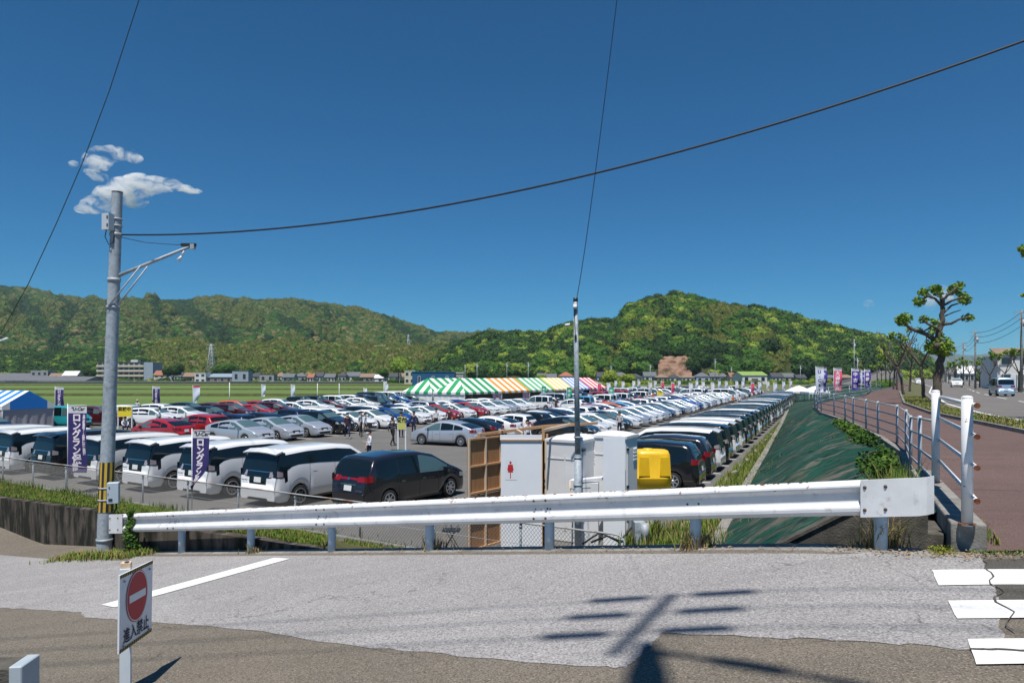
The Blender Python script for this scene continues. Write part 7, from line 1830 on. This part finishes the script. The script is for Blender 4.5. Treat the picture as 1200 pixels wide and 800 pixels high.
person('person in dark clothes standing by the orange car left of the slim pole', 651.5, 78, rad(10), STAND, 'black', 'darkred', sleeve='long')
person('person in orange vest among the far cars in the aisle', 859, 88, rad(20), WALK, 'orange', 'black')
person('person in white shirt beside the orange-vested one in the far aisle', 866.5, 88, rad(-10), STAND, 'white', 'black')
person('person in dark red walking at the far end of the aisle', 912, 120, rad(0), WALK, 'darkred', 'black')
person('person in orange standing at the far end of the aisle', 907, 118, rad(0), STAND, 'orange', 'khaki')
person('person in pale shirt near the far yellow notice boards', 765, 104, rad(0), STAND, 'orange', 'black')
person('person in white near the green banners', 583, 84, rad(0), STAND, 'white', 'black')
# bags carried in the foreground group
b_ = MB(); b_.box((0, 0, 0), (.32, .14, .26), CL['black']); b_.tube((-.1, 0, .13), (.1, 0, .13), .012, CL['black']); o = b_.build('shoulder_bag'); p = P(433, 490, 45.8); o.location = (p.x, p.y, LOT+.92); tag(o, 'dark bag carried by the person in the pale striped shirt', 'bag')

# ================================================================ cloud
def cloud(name, label, spots, Y, dens_, thr, sc, seed):
    """soft lumps as one closed hull, filled with uneven vapour"""
    bm = bmesh.new()
    for px, py, rx, ry in spots:
        c = P(px, py, Y); k = Y/800
        ret = bmesh.ops.create_icosphere(bm, subdivisions=3, radius=1)
        for v in ret['verts']: v.co = Vector((c.x+v.co.x*rx*k*1.3, c.y+v.co.y*(rx+ry)*.5*k, c.z+v.co.z*ry*k*1.4))
    me = D.meshes.new(name); bm.to_mesh(me); bm.free(); o = D.objects.new(name, me); COL.objects.link(o)
    md = o.modifiers.new('r', 'REMESH'); md.mode = 'VOXEL'; md.voxel_size = Y/800*1.2
    m = D.materials.new(name+'_vapour'); m.use_nodes = True; t = m.node_tree; N = t.nodes; L = t.links; N.clear()
    out = N.new('ShaderNodeOutputMaterial'); pv = N.new('ShaderNodeVolumePrincipled'); pv.inputs['Color'].default_value = (1, 1, 1, 1); pv.inputs['Anisotropy'].default_value = 0
    g = N.new('ShaderNodeNewGeometry'); n = N.new('ShaderNodeTexNoise'); n.inputs['Scale'].default_value = sc; n.inputs['Detail'].default_value = 8; n.inputs['Roughness'].default_value = .68; n.inputs['Distortion'].default_value = 1.1
    mp = N.new('ShaderNodeMapping'); mp.inputs['Location'].default_value = (seed*100, 0, 0); mp.inputs['Rotation'].default_value = (0, .5, 0); mp.inputs['Scale'].default_value = (.7, .7, 1.3); L.new(g.outputs['Position'], mp.inputs[0]); L.new(mp.outputs[0], n.inputs['Vector'])
    r = N.new('ShaderNodeMapRange'); r.inputs[1].default_value = thr; r.inputs[2].default_value = thr+.20; r.inputs[4].default_value = dens_; L.new(n.outputs[0], r.inputs[0]); L.new(r.outputs[0], pv.inputs['Density']); L.new(pv.outputs[0], out.inputs['Volume'])
    me.materials.append(m); tag(o, label, 'cloud', kind='stuff')
YC = 3000
cloud('cloud', 'small ragged white cloud beside the top of the striped utility pole', [(107, 192, 9, 11), (117, 186, 13, 11), (131, 180, 14, 7), (147, 181, 12, 5), (158, 186, 8, 4), (112, 201, 7, 8), (119, 208, 7, 4),
  (98, 245, 9, 4), (110, 240, 13, 8), (126, 232, 14, 12), (144, 222, 16, 11), (162, 218, 18, 11), (180, 217, 16, 8), (196, 217, 14, 6), (212, 220, 11, 3), (226, 224, 9, 2.4), (158, 236, 13, 6), (86, 192, 5, 3)], YC, .07, .465, .017, 1)
cloud('tiny_cloud', 'very small faint cloud puff above the right hill', [(1018, 356, 5, 4)], YC, .03, .46, .03, 2)
cloud('thin_cloud', 'small cloud patch seen through the limbs of the tallest pollarded tree', [(1108, 344, 8, 9), (1090, 354, 8, 7)], YC, .04, .46, .016, 3)
# ================================================================ haze
hz_ = MB(); hz_.prism([(-8500, -300, BZ-1), (8500, -300, BZ-1), (8500, 9500, BZ-1), (-8500, 9500, BZ-1)], (0, 0, 262), None) if 0 else None
hb_ = D.meshes.new('haze'); x0, x1, y0_, y1_, z0_, z1_ = -8500, 8500, -380, 9500, BZ-1, 245
hb_.from_pydata([(x, y, z) for z in (z0_, z1_) for x, y in ((x0, y0_), (x1, y0_), (x1, y1_), (x0, y1_))], [], [(3, 2, 1, 0), (4, 5, 6, 7), (0, 1, 5, 4), (1, 2, 6, 5), (2, 3, 7, 6), (3, 0, 4, 7)])
ho = D.objects.new('haze', hb_); COL.objects.link(ho); ho['kind'] = 'stuff'
hmz = D.materials.new('haze_air'); hmz.use_nodes = True; t = hmz.node_tree; t.nodes.clear(); out = t.nodes.new('ShaderNodeOutputMaterial'); pv = t.nodes.new('ShaderNodeVolumePrincipled')
pv.inputs['Color'].default_value = (.62, .80, 1, 1); pv.inputs['Density'].default_value = .00007; pv.inputs['Anisotropy'].default_value = 0
t.links.new(pv.outputs[0], out.inputs['Volume']); hb_.materials.append(hmz)
